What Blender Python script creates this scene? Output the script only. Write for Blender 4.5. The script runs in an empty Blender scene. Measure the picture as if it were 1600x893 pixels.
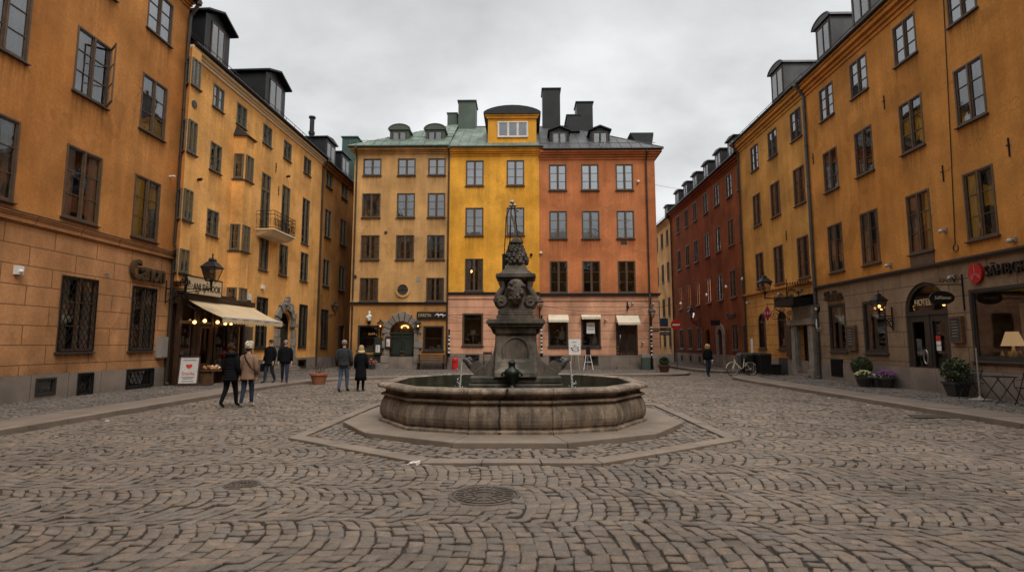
import bpy, bmesh, math, random
import numpy as np
from mathutils import Vector, Matrix
random.seed(7); np.random.seed(7)
PI = math.pi; R = math.radians
scn = bpy.context.scene
col = scn.collection
sin, cos = math.sin, math.cos

# ------------------------------------------------------------------ materials
MATS = {}
class NT:
    def __init__(s, m):
        m.use_nodes = True; s.t = m.node_tree; s.t.nodes.clear()
    def n(s, typ, **kw):
        d = s.t.nodes.new(typ)
        for k, v in kw.items():
            if k[0] == 'i' and k[1:].isdigit(): d.inputs[int(k[1:])].default_value = v
            else: setattr(d, k, v)
        return d
    def l(s, a, b): s.t.links.new(a, b)
    def math(s, op, a, b=None, clamp=False):
        d = s.n('ShaderNodeMath', operation=op, use_clamp=clamp)
        for i, x in enumerate((a, b)):
            if x is None: continue
            if isinstance(x, (int, float)): d.inputs[i].default_value = x
            else: s.l(x, d.inputs[i])
        return d.outputs[0]
    def noise(s, vec, scale, detail=4, rough=.6):
        d = s.n('ShaderNodeTexNoise'); d.inputs['Scale'].default_value = scale
        d.inputs['Detail'].default_value = detail; d.inputs['Roughness'].default_value = rough
        s.l(vec, d.inputs['Vector']); return d.outputs['Fac']
    def ramp(s, fac, a, b, x0=0., x1=1.):
        d = s.n('ShaderNodeMapRange'); d.inputs[1].default_value = x0; d.inputs[2].default_value = x1
        d.inputs[3].default_value = a; d.inputs[4].default_value = b; s.l(fac, d.inputs[0]); return d.outputs[0]
    def mixc(s, fac, a, b, mode='MIX'):
        d = s.n('ShaderNodeMix', data_type='RGBA', blend_type=mode)
        for i, x in ((0, fac), (6, a), (7, b)):
            if isinstance(x, (int, float)): d.inputs[i].default_value = x
            elif isinstance(x, tuple): d.inputs[i].default_value = (*x[:3], 1)
            else: s.l(x, d.inputs[i])
        return d.outputs[2]
    def scale(s, vec, v):
        d = s.n('ShaderNodeVectorMath', operation='MULTIPLY'); s.l(vec, d.inputs[0]); d.inputs[1].default_value = v
        return d.outputs[0]

def mat(name, c, rough=.8, var=.18, vs=.7, fine=.12, fs=18., bump=.25, bs=40., metal=0., spec=.5,
        stain=None, joints=None, streak=0., rnd=0., c2=None, dirt=0., dirt_z=2.5, run=0., sts=.9, sf=1.6):
    """one procedural surface: large mottling + fine grain + vertical rain streaks + joints cut in bump"""
    if name in MATS: return MATS[name]
    m = bpy.data.materials.new(name); MATS[name] = m; t = NT(m)
    out = t.n('ShaderNodeOutputMaterial'); p = t.n('ShaderNodeBsdfPrincipled')
    t.l(p.outputs[0], out.inputs[0])
    geo = t.n('ShaderNodeNewGeometry').outputs['Position']
    base = t.mixc(1., tuple(c), tuple(c), 'MIX')
    if c2 is not None:
        base = t.mixc(t.ramp(t.noise(geo, vs * .6, 5), 0, 1, .38, .62), tuple(c), tuple(c2))
    k = t.ramp(t.noise(geo, vs, 5), 1 - var, 1 + var, .3, .7)
    k = t.math('MULTIPLY', k, t.ramp(t.noise(geo, fs, 3), 1 - fine, 1 + fine, .3, .7))
    if streak:
        sv = t.scale(geo, (sf, sf, sf * .1))
        sn = t.ramp(t.noise(sv, 1.3, 5), 1 - streak, 1 + streak * .5, .32, .68)
        k = t.math('MULTIPLY', k, sn)
    if rnd:
        at = t.n('ShaderNodeAttribute', attribute_name='rnd')
        k = t.math('MULTIPLY', k, t.ramp(at.outputs['Fac'], 1 - rnd, 1 + rnd))
    if run:      # grime washed down from the sills (corner attribute set where a wall cell hangs below an opening)
        ra = t.n('ShaderNodeAttribute', attribute_name='run').outputs['Fac']
        rs = t.ramp(t.noise(t.scale(geo, (9., 9., .3)), 1.2, 4), 0, 1, .36, .62)
        k = t.math('MULTIPLY', k, t.math('SUBTRACT', 1., t.math('MULTIPLY', t.math('MULTIPLY', t.math('POWER', ra, 1.8), rs), run)))
        # old repairs: faint patches with an edge of their own, and hairline cracks
        pn = t.ramp(t.noise(geo, .42, 4, .55), 0, 1, .60, .615)
        k = t.math('MULTIPLY', k, t.math('SUBTRACT', 1., t.math('MULTIPLY', pn, .15)))
        vo = t.n('ShaderNodeTexVoronoi', feature='DISTANCE_TO_EDGE'); vo.inputs['Scale'].default_value = .33
        wv = t.n('ShaderNodeVectorMath', operation='ADD'); nz = t.n('ShaderNodeTexNoise'); nz.inputs['Scale'].default_value = 1.6; nz.inputs['Detail'].default_value = 5; t.l(geo, nz.inputs['Vector'])
        t.l(geo, wv.inputs[0]); t.l(t.scale(nz.outputs['Color'], (1.1, 1.1, 1.1)), wv.inputs[1]); t.l(wv.outputs[0], vo.inputs['Vector'])
        ck = t.math('MULTIPLY', t.ramp(vo.outputs['Distance'], 1, 0, .0, .0045), t.ramp(t.noise(geo, .3, 3), 0, 1, .53, .58))
        k = t.math('MULTIPLY', k, t.math('SUBTRACT', 1., t.math('MULTIPLY', ck, .5)))
    if dirt:
        sep = t.n('ShaderNodeSeparateXYZ'); t.l(geo, sep.inputs[0])
        low = t.math('SUBTRACT', 1., t.math('DIVIDE', sep.outputs[2], dirt_z), True)
        low = t.math('MULTIPLY', t.math('POWER', low, 1.5), t.ramp(t.noise(geo, 1.8, 5), .15, 1.2, .35, .65))
        k = t.math('MULTIPLY', k, t.math('SUBTRACT', 1., t.math('MULTIPLY', low, dirt)))
    kc = t.n('ShaderNodeCombineColor')
    for i in range(3): t.l(k, kc.inputs[i])
    colr = t.mixc(1., base, kc.outputs[0], 'MULTIPLY')
    if stain is not None:
        sc, amt, lo, hi = stain
        sm = t.ramp(t.noise(t.scale(geo, (1, 1, .55)), sts, 7, .7), 0, amt, lo, hi)
        colr = t.mixc(sm, colr, tuple(sc))
    h = t.noise(geo, bs, 4)
    hb = t.noise(geo, bs * .12, 3)
    h = t.math('ADD', t.math('MULTIPLY', h, .45), t.math('MULTIPLY', hb, .9))
    if joints is not None:
        w, hh, off, jw = joints
        tc = t.n('ShaderNodeTexCoord').outputs['Object']
        sp = t.n('ShaderNodeSeparateXYZ'); t.l(tc, sp.inputs[0])
        cb = t.n('ShaderNodeCombineXYZ'); t.l(sp.outputs[0], cb.inputs[0]); t.l(sp.outputs[2], cb.inputs[1])
        br = t.n('ShaderNodeTexBrick', offset=off, squash=1.)
        br.inputs['Scale'].default_value = 1.; br.inputs['Brick Width'].default_value = w
        br.inputs['Row Height'].default_value = hh; br.inputs['Mortar Size'].default_value = jw
        br.inputs['Mortar Smooth'].default_value = .3
        t.l(cb.outputs[0], br.inputs['Vector'])
        jf = br.outputs['Fac']
        colr = t.mixc(t.math('MULTIPLY', jf, .72), colr, (c[0] * .25, c[1] * .22, c[2] * .22))
        h = t.math('SUBTRACT', h, t.math('MULTIPLY', jf, 2.))
    b = t.n('ShaderNodeBump'); b.inputs['Strength'].default_value = bump; b.inputs['Distance'].default_value = .02
    t.l(h, b.inputs['Height']); t.l(b.outputs[0], p.inputs['Normal'])
    t.l(colr, p.inputs['Base Color'])
    p.inputs['Roughness'].default_value = rough; p.inputs['Metallic'].default_value = metal
    p.inputs['Specular IOR Level'].default_value = spec
    return m

def emit(name, c, strength, base=(.8, .7, .5)):
    if name in MATS: return MATS[name]
    m = bpy.data.materials.new(name); MATS[name] = m; t = NT(m)
    out = t.n('ShaderNodeOutputMaterial'); p = t.n('ShaderNodeBsdfPrincipled'); t.l(p.outputs[0], out.inputs[0])
    p.inputs['Base Color'].default_value = (*base, 1); p.inputs['Emission Color'].default_value = (*c, 1)
    p.inputs['Emission Strength'].default_value = strength
    return m

def glass(name, ior=2.6, tint=(.62, .64, .62), wob=.25, rough=.02):
    """window glass: reflection by Fresnel, the rest lets the room show through"""
    if name in MATS: return MATS[name]
    m = bpy.data.materials.new(name); MATS[name] = m; t = NT(m)
    out = t.n('ShaderNodeOutputMaterial'); mix = t.n('ShaderNodeMixShader')
    gl = t.n('ShaderNodeBsdfGlossy'); gl.inputs['Roughness'].default_value = rough
    gl.inputs['Color'].default_value = (.93, .96, 1., 1)
    tr = t.n('ShaderNodeBsdfTransparent'); tr.inputs[0].default_value = (*tint, 1)
    fr = t.n('ShaderNodeFresnel'); fr.inputs[0].default_value = ior
    geo = t.n('ShaderNodeNewGeometry').outputs['Position']
    b = t.n('ShaderNodeBump'); b.inputs['Strength'].default_value = wob; b.inputs['Distance'].default_value = .012
    t.l(t.noise(geo, 1.7, 2), b.inputs['Height']); t.l(b.outputs[0], gl.inputs['Normal'])
    t.l(fr.outputs[0], mix.inputs[0]); t.l(tr.outputs[0], mix.inputs[1]); t.l(gl.outputs[0], mix.inputs[2])
    t.l(mix.outputs[0], out.inputs[0])
    return m

# ------------------------------------------------------------------ mesh builder
class MB:
    def __init__(s): s.v = []; s.f = []; s.m = []
    def add(s, vs, fs, mi=0):
        o = len(s.v); s.v += [tuple(v) for v in vs]
        for f in fs: s.f.append(tuple(o + i for i in f)); s.m.append(mi)
    def quad(s, *p, mi=0): s.add(p, [tuple(range(len(p)))], mi)
    def box(s, x0, x1, y0, y1, z0, z1, mi=0):
        s.add([(x0, y0, z0), (x1, y0, z0), (x1, y1, z0), (x0, y1, z0), (x0, y0, z1), (x1, y0, z1), (x1, y1, z1), (x0, y1, z1)],
              [(3, 2, 1, 0), (4, 5, 6, 7), (0, 1, 5, 4), (1, 2, 6, 5), (2, 3, 7, 6), (3, 0, 4, 7)], mi)
    def bar(s, a, b, w, h=None, mi=0):
        """square bar between two points"""
        s.tube([a, b], w * .7071, 4, mi, h=h)
    def tube(s, pts, r, n=6, mi=0, h=None, cap=True):
        pts = [Vector(p) for p in pts]; rs = r if isinstance(r, (list, tuple)) else [r] * len(pts)
        rings = []; base = len(s.v); up0 = None
        for i, p in enumerate(pts):
            d = (pts[min(i + 1, len(pts) - 1)] - pts[max(i - 1, 0)])
            d = d.normalized() if d.length > 1e-9 else Vector((0, 0, 1))
            if up0 is None:
                up0 = Vector((0, 0, 1)) if abs(d.z) < .9 else Vector((0, 1, 0))
            a = d.cross(up0)
            if a.length < 1e-4: a = d.cross(Vector((1, 0, 0)))
            a.normalize(); b = a.cross(d).normalized(); up0 = b
            hh = 1. if h is None else h / (rs[i] * 1.4142)
            ph = PI / 4 if n == 4 else 0
            for k in range(n):
                t = 2 * PI * k / n + ph
                s.v.append(tuple(p + a * (cos(t) * rs[i]) + b * (sin(t) * rs[i] * hh)))
        for i in range(len(pts) - 1):
            for k in range(n):
                q = base + i * n; k2 = (k + 1) % n
                s.f.append((q + k, q + k2, q + n + k2, q + n + k)); s.m.append(mi)
        if cap:
            s.f.append(tuple(base + k for k in reversed(range(n)))); s.m.append(mi)
            e = base + (len(pts) - 1) * n
            s.f.append(tuple(e + k for k in range(n))); s.m.append(mi)
    def lathe(s, prof, c=(0, 0, 0), n=16, mi=0, rot=0., sx=1., sy=1.):
        base = len(s.v)
        for r, z in prof:
            for k in range(n):
                t = 2 * PI * k / n + rot
                s.v.append((c[0] + cos(t) * r * sx, c[1] + sin(t) * r * sy, c[2] + z))
        for i in range(len(prof) - 1):
            for k in range(n):
                q = base + i * n; k2 = (k + 1) % n
                s.f.append((q + k, q + k2, q + n + k2, q + n + k)); s.m.append(mi)
        s.f.append(tuple(base + k for k in reversed(range(n)))); s.m.append(mi)
        e = base + (len(prof) - 1) * n
        s.f.append(tuple(e + k for k in range(n))); s.m.append(mi)
    def ball(s, c, r, n=10, mi=0, sz=1.):
        s.lathe([(max(r * sin(PI * i / n), 1e-4), -r * cos(PI * i / n) * sz) for i in range(n + 1)], c, n, mi)
    def prism(s, poly, y0, y1, mi=0):
        """polygon in (x,z), extruded along y; poly counter-clockwise seen from -y"""
        n = len(poly)
        s.add([(x, y0, z) for x, z in poly] + [(x, y1, z) for x, z in poly],
              [tuple(range(n)), tuple(range(2 * n - 1, n - 1, -1))] + [(i, i + n, (i + 1) % n + n, (i + 1) % n) for i in range(n)], mi)
    def slab(s, poly, z0, z1, mi=0):
        """polygon in (x,y), counter-clockwise from above"""
        n = len(poly)
        s.add([(x, y, z0) for x, y in poly] + [(x, y, z1) for x, y in poly],
              [tuple(range(n - 1, -1, -1)), tuple(range(n, 2 * n))] + [(i, (i + 1) % n, (i + 1) % n + n, i + n) for i in range(n)], mi)
    def xform(s, i0, M):
        for i in range(i0, len(s.v)): s.v[i] = tuple(M @ Vector(s.v[i]))
    def mesh(s, name, mats, smooth=False):
        me = bpy.data.meshes.new(name); me.from_pydata(s.v, [], s.f)
        for m in (mats if isinstance(mats, (list, tuple)) else [mats]): me.materials.append(m)
        me.polygons.foreach_set('material_index', s.m)
        if smooth: me.polygons.foreach_set('use_smooth', [True] * len(s.f))
        me.validate(); me.update(); return me
    def build(s, name, mats, parent=None, smooth=False, bevel=0, loc=None, label=None):
        return link(name, s.mesh(name, mats, smooth), parent, bevel, loc, label)

def link(name, me, parent=None, bevel=0, loc=None, label=None):
    o = bpy.data.objects.new(name, me); col.objects.link(o)
    if parent is not None: o.parent = parent
    if loc is not None: o.location = loc
    if bevel:
        b = o.modifiers.new('Bevel', 'BEVEL'); b.width = bevel; b.segments = 2; b.limit_method = 'ANGLE'
    if label: o['label'] = label
    return o

def tag(o, label, cat, group=None):
    o['label'] = label; o['category'] = cat
    if group: o['group'] = group
    return o
def thing(name, label, cat, loc=(0, 0, 0), rz=0., group=None):
    o = bpy.data.objects.new(name, None); col.objects.link(o); o.empty_display_size = .2
    o.location = loc; o.rotation_euler = (0, 0, rz)
    return tag(o, label, cat, group)
def struct(o): o['kind'] = 'structure'; return o
def dup(root, loc, rz, label, group=None):
    r = root.copy(); col.objects.link(r); r.location = loc; r.rotation_euler = (0, 0, rz); r['label'] = label
    if group: r['group'] = group
    for ch in list(root.children):
        c = ch.copy(); col.objects.link(c); c.parent = r
        for g in list(ch.children):
            d = g.copy(); col.objects.link(d); d.parent = c
    return r
def text(body, size, m, parent, loc, name='lettering', ext=.02, align='LEFT', sx=1., shear=0., rx=PI / 2, rz=0., spacing=1., off=0.):
    cu = bpy.data.curves.new(name, 'FONT'); cu.body = body; cu.size = size; cu.extrude = ext
    cu.align_x = align; cu.align_y = 'CENTER'; cu.shear = shear; cu.space_character = spacing; cu.offset = off; cu.resolution_u = 3
    o = bpy.data.objects.new(name, cu); col.objects.link(o)
    me = bpy.data.meshes.new_from_object(o.evaluated_get(bpy.context.evaluated_depsgraph_get()))
    bpy.data.objects.remove(o); bpy.data.curves.remove(cu); me.materials.clear(); me.materials.append(m); me.name = name
    t = link(name, me, parent, loc=loc); t.rotation_euler = (rx, 0, rz); t.scale = (sx, 1, 1)
    return t
SKY_LO, SKY_HI, SUN_E, EXPO = 10., 17., 1.5, 0.0
# ------------------------------------------------------------------ camera model (photo pixel -> point on a known wall or on the ground)
FPX = 850.; TILT = math.atan(91.5 / FPX); YAW = math.atan(15 / FPX * cos(TILT)); EYE = 1.7
def ray(px, py):
    u = (px - 800) / FPX; v = (446.5 - py) / FPX
    cy, sy, ct, st = cos(YAW), sin(YAW), cos(TILT), sin(TILT)
    return Vector((cy * u - sy * ct + sy * st * v, sy * u + cy * ct - cy * st * v, st + ct * v))
def gnd(px, py, z=0.):
    d = ray(px, py); t = (z - EYE) / d.z; return d.x * t, d.y * t
def atY(px, py, Y):
    d = ray(px, py); t = Y / d.y; return d.x * t, EYE + d.z * t
def atX(px, py, X):
    d = ray(px, py); t = X / d.x; return d.y * t, EYE + d.z * t

# ------------------------------------------------------------------ palette
PL = dict(var=.27, vs=.5, fine=.11, fs=11, bump=.4, bs=26, rough=.92, spec=.15, streak=.16, run=.5)
m_orange = mat('plaster_burnt_orange', (.47, .185, .05), c2=(.54, .235, .07), stain=((.25, .11, .035), .6, .55, .78), dirt=.2, dirt_z=6, **PL)
m_orange_gf = mat('plaster_salmon_blocks', (.47, .225, .095), c2=(.52, .26, .115), joints=(1.62, .56, .5, .017), stain=((.22, .12, .06), .6, .56, .8), dirt=.45, dirt_z=1.9, **PL)
m_yellow = mat('plaster_golden_yellow', (.78, .39, .115), c2=(.83, .44, .15), stain=((.45, .22, .06), .55, .56, .8), **PL)
m_brown = mat('plaster_brown_ochre', (.42, .20, .055), c2=(.37, .165, .045), stain=((.2, .1, .04), .7, .5, .75), **PL)
m_ochre = mat('plaster_sand_ochre', (.56, .315, .12), c2=(.6, .35, .145), stain=((.36, .2, .07), .55, .55, .8), dirt=.3, dirt_z=4.5, **PL)
m_ochre_gf = mat('plaster_dark_ochre', (.46, .235, .08), c2=(.51, .27, .095), stain=((.25, .13, .05), .6, .52, .78), dirt=.4, dirt_z=2.2, **PL)
m_gold = mat('plaster_bright_yellow', (.79, .365, .042), c2=(.84, .415, .06), stain=((.5, .24, .03), .5, .56, .8), **PL)
m_pink = mat('plaster_pink_blocks', (.66, .345, .215), c2=(.7, .38, .24), joints=(40., .52, 0., .02), stain=((.36, .18, .11), .5, .55, .8), dirt=.3, dirt_z=2., **PL)
m_terra = mat('plaster_terracotta', (.53, .182, .07), c2=(.57, .208, .085), stain=((.42, .15, .05), .5, .56, .8), **PL)
m_ryellow = mat('plaster_amber', (.52, .25, .06), c2=(.56, .285, .075), stain=((.36, .19, .05), .6, .55, .8), **PL)
m_ryellow_gf = mat('plaster_amber_blocks', (.52, .255, .065), c2=(.56, .285, .08), joints=(1.5, .56, .5, .018), stain=((.28, .15, .05), .6, .55, .8), dirt=.4, dirt_z=1.8, **PL)
m_ramber = mat('plaster_deep_amber', (.5, .21, .048), c2=(.55, .245, .062), stain=((.34, .16, .04), .6, .55, .8), **PL)
m_taupe = mat('plaster_taupe_blocks', (.26, .18, .115), c2=(.3, .205, .13), joints=(1.9, .54, .5, .016), stain=((.14, .1, .07), .6, .55, .8), dirt=.4, dirt_z=1.5, **PL)
m_red = mat('plaster_brick_red', (.21, .06, .02), c2=(.245, .072, .025), stain=((.17, .05, .02), .6, .5, .75), dirt=.45, dirt_z=5., **PL)
m_cream = mat('plaster_cream_cornice', (.72, .58, .38), rough=.85, var=.1)
m_gran = mat('granite_plinth', (.20, .165, .135), c2=(.26, .2, .16), var=.2, vs=1.2, fine=.35, fs=70, bump=.5, bs=60, rough=.85, dirt=.3, dirt_z=1., joints=(1.3, .9, .5, .012))
m_stone = mat('portal_sandstone', (.27, .235, .195), c2=(.2, .175, .15), var=.25, vs=2.5, fine=.3, fs=60, bump=.8, bs=40, rough=.9)
m_frame = mat('window_frame_brown', (.1, .06, .034), rough=.55, var=.25, vs=4, fine=.2, bump=.1)
m_frame_ol = mat('window_frame_olive', (.13, .108, .072), rough=.55, var=.2, vs=4, bump=.1)
m_frame_dk = mat('window_frame_black', (.03, .026, .022), rough=.5, var=.2, vs=4, bump=.1)
m_frame_wh = mat('window_frame_white', (.7, .66, .6), rough=.5, var=.1)
m_sill = mat('sill_sheet_metal', (.05, .048, .046), rough=.45, metal=.3, var=.2)
m_pane = glass('window_glass', ior=2.75, tint=(.88, .89, .88))
m_pane_hi = glass('window_glass_upper', ior=3.7, tint=(.9, .9, .9), wob=.3)
m_pane_lo = glass('window_glass_plain', ior=1.95, tint=(.85, .86, .85), wob=.3)
m_shop = glass('shop_glass', ior=1.65, tint=(.8, .8, .78), wob=.06)
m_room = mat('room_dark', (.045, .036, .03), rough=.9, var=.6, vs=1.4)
m_shoproom = mat('shop_room_wall', (.2, .15, .105), rough=.9, var=.5, vs=1.3)
m_cloth = mat('curtain_cloth', (.68, .64, .57), rough=.95, var=.15, vs=3)
m_cloth2 = mat('curtain_linen', (.74, .74, .73), rough=.95, var=.1, vs=3)
m_cop = mat('copper_verdigris', (.115, .155, .12), c2=(.175, .225, .172), rough=.65, var=.35, vs=.9, fine=.2, fs=8, bump=.12, stain=((.07, .075, .055), .85, .5, .72), streak=.2)
m_copdk = mat('copper_dark_green', (.06, .085, .062), rough=.6, var=.25, bump=.1, streak=.2)
m_slate = mat('sheet_roof_dark', (.05, .05, .053), c2=(.085, .083, .082), rough=.5, metal=.35, var=.35, vs=.8, bump=.12, streak=.3)
m_black = mat('sheet_metal_black', (.018, .018, .019), rough=.45, metal=.4, var=.3, vs=1.5, bump=.1)
m_pipe = mat('downpipe_brown', (.05, .034, .024), rough=.5, metal=.3, var=.25)
m_pipe_gr = mat('downpipe_grey', (.085, .083, .08), rough=.45, metal=.4, var=.3, vs=2)
m_iron = mat('wrought_iron', (.012, .012, .012), rough=.5, metal=.5, var=.2)
m_dwood = mat('dark_wood', (.055, .026, .014), rough=.5, var=.35, vs=3, streak=.3)
m_bwood = mat('brown_wood', (.13, .065, .03), rough=.6, var=.3, vs=4, streak=.3)
m_gdoor = mat('green_door_paint', (.022, .032, .022), rough=.42, var=.25, vs=3, bump=.1)
m_white = mat('white_paint', (.75, .73, .69), rough=.5, var=.08)
m_paper = mat('paper', (.72, .7, .66), rough=.8, var=.06)
m_canvas = mat('awning_canvas', (.56, .42, .25), rough=.95, var=.1, vs=2, fine=.06)
m_canvas_in = mat('awning_underside', (.2, .1, .045), rough=.9, var=.15)
m_brass = mat('brass', (.5, .36, .13), rough=.3, metal=.9, var=.15)
m_steel = mat('steel', (.4, .4, .39), rough=.35, metal=.85, var=.15)
m_grey = mat('grey_box_paint', (.27, .25, .22), rough=.55, var=.15)
m_redp = mat('red_paint', (.5, .02, .018), rough=.4, var=.15)
m_ink = mat('black_lettering', (.012, .011, .01), rough=.4, var=.1)
m_bronze = mat('bronze_lettering', (.1, .072, .045), rough=.42, metal=.5, var=.2)
m_warm = emit('lamp_bulb_warm', (1., .5, .16), 4.)
m_warm2 = emit('lamp_glow_soft', (1., .5, .16), 4.)
m_lglass = glass('lantern_glass', ior=1.6, tint=(.9, .86, .8), wob=.3, rough=.12)
m_frost = mat('lantern_milk_glass', (.55, .42, .34), rough=.3, var=.1, spec=.6)
m_terra_pot = mat('terracotta_pot', (.33, .125, .06), rough=.85, var=.2, vs=5)
m_bulb = mat('unlit_white_globe', (.8, .78, .72), rough=.25)

# ------------------------------------------------------------------ windows
WC = {}; WR = random.Random(11)
m_leaf0 = mat('sill_plant_green', (.04, .07, .025), rough=.7, var=.4, vs=9)
def win_frame(w, h, cols, rows, fm, pm, cas=.055, transom=None, y=0.):
    """frame mesh (0) and glass mesh of a casement window; x centred, z from 0, y inward"""
    key = ('f', round(w, 2), round(h, 2), cols, rows, fm.name, pm.name, transom, cas)
    if key in WC: return WC[key]
    b = MB(); g = MB(); a = w / 2
    b.box(-a, -a + cas, -.018, .1, 0, h); b.box(a - cas, a, -.018, .1, 0, h)
    b.box(-a + cas, a - cas, -.018, .1, h - cas, h); b.box(-a + cas, a - cas, -.018, .1, 0, cas)
    xs0, xs1 = -a + cas, a - cas; cw = (xs1 - xs0) / cols
    parts = [(cas, h - cas)] if transom is None else [(cas, transom - .04), (transom + .04, h - cas)]
    if transom is not None: b.box(xs0, xs1, -.02, .1, transom - .04, transom + .04)
    for pi_, (z0, z1) in enumerate(parts):
        nr = rows if pi_ == 0 else 1
        for c in range(cols):
            x0, x1 = xs0 + c * cw, xs0 + (c + 1) * cw
            if c: b.box(x0 - .03, x0 + .03, -.024, .08, z0, z1)
            l = .042
            i0, i1 = x0 + (.03 if c else 0), x1 - (.03 if c < cols - 1 else 0)
            b.box(i0, i0 + l, .012, .07, z0, z1); b.box(i1 - l, i1, .012, .07, z0, z1)
            b.box(i0 + l, i1 - l, .012, .07, z0, z0 + l); b.box(i0 + l, i1 - l, .012, .07, z1 - l, z1)
            for r in range(1, nr):
                zz = z0 + (z1 - z0) * r / nr
                b.box(i0 + l, i1 - l, .016, .06, zz - .013, zz + .013)
            g.quad((i0 + l, .045, z0 + l), (i1 - l, .045, z0 + l), (i1 - l, .045, z1 - l), (i0 + l, .045, z1 - l))
    WC[key] = (b.mesh('window', fm), g.mesh('pane', pm)); return WC[key]
def sill_mesh(w, m=None):
    key = ('s', round(w, 2))
    if key not in WC:
        b = MB(); a = w / 2 + .05
        b.add([(-a, .0, .012), (a, 0, .012), (a, -.095, -.018), (-a, -.095, -.018), (-a, 0, -.05), (a, 0, -.05), (a, -.095, -.05), (-a, -.095, -.05)],
              [(0, 3, 2, 1), (3, 7, 6, 2), (4, 5, 6, 7), (0, 4, 7, 3), (1, 2, 6, 5)])
        WC[key] = b.mesh('sill', m_sill)
    return WC[key]
def curtain_mesh(w, h, kind, m):
    key = ('c', round(w, 2), round(h, 2), kind, m.name)
    if key not in WC:
        b = MB(); a = w / 2 - .04
        def strip(x0, x1, z0, z1):
            n = max(4, int((x1 - x0) / .045)); n0 = len(b.v)
            for i in range(n + 1):
                x = x0 + (x1 - x0) * i / n; yy = (.12 if kind in (1, 4, 5) else .1) + .024 * (1 if i % 2 else -1) + .012 * sin(i * 2.1)
                b.v += [(x, yy, z0), (x, yy, z1)]
            for i in range(n): b.f.append((n0 + 2 * i, n0 + 2 * i + 2, n0 + 2 * i + 3, n0 + 2 * i + 1)); b.m.append(0)
        if kind == 1: strip(-a, -a * .42, .05, h - .05); strip(a * .42, a, .05, h - .05)
        if kind == 2: strip(-a, a, .05, h - .05)
        if kind == 3: strip(-a, a, h * .45, h - .05)
        if kind == 4: strip(-a, -a * .2, .05, h - .05)
        if kind == 5: strip(-a, -a * .55, .05, h - .05); strip(a * .55, a, .05, h - .05); strip(-a * .54, a * .54, h * .72, h - .05)
        WC[key] = b.mesh('curtain', m)
    return WC[key]
def lattice_mesh(w, h, step=.2, r=.008):
    key = ('g', round(w, 2), round(h, 2), step)
    if key not in WC:
        b = MB(); a = w / 2 - .03; z0, z1 = .03, h - .03
        k = -h
        while k < w + h:
            # clip two diagonal families
            for sg in (1, -1):
                pts = []
                for t in (0, 1):
                    pass
                # line x = x0 + sg*slope*z
                sl = .62
                x_at = lambda z: (-a + k) + sl * (z - z0) if sg == 1 else (a - k) - sl * (z - z0)
                zs = [z0, z1] + [z0 + ((xx - ((-a + k) if sg == 1 else (a - k))) / (sl * sg)) for xx in (-a, a)]
                ok = sorted(z for z in zs if z0 - 1e-6 <= z <= z1 + 1e-6 and -a - 1e-6 <= x_at(z) <= a + 1e-6)
                if len(ok) >= 2 and ok[-1] - ok[0] > .03:
                    b.tube([(x_at(ok[0]), -.045 - .004 * sg, ok[0]), (x_at(ok[-1]), -.045 - .004 * sg, ok[-1])], r, 4)
            k += step
        for x in (-a, a): b.box(x - .012, x + .012, -.06, -.03, z0, z1)
        for z in (z0, z1): b.box(-a, a, -.06, -.03, z - .012, z + .012)
        WC[key] = b.mesh('grille', m_iron)
    return WC[key]

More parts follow.
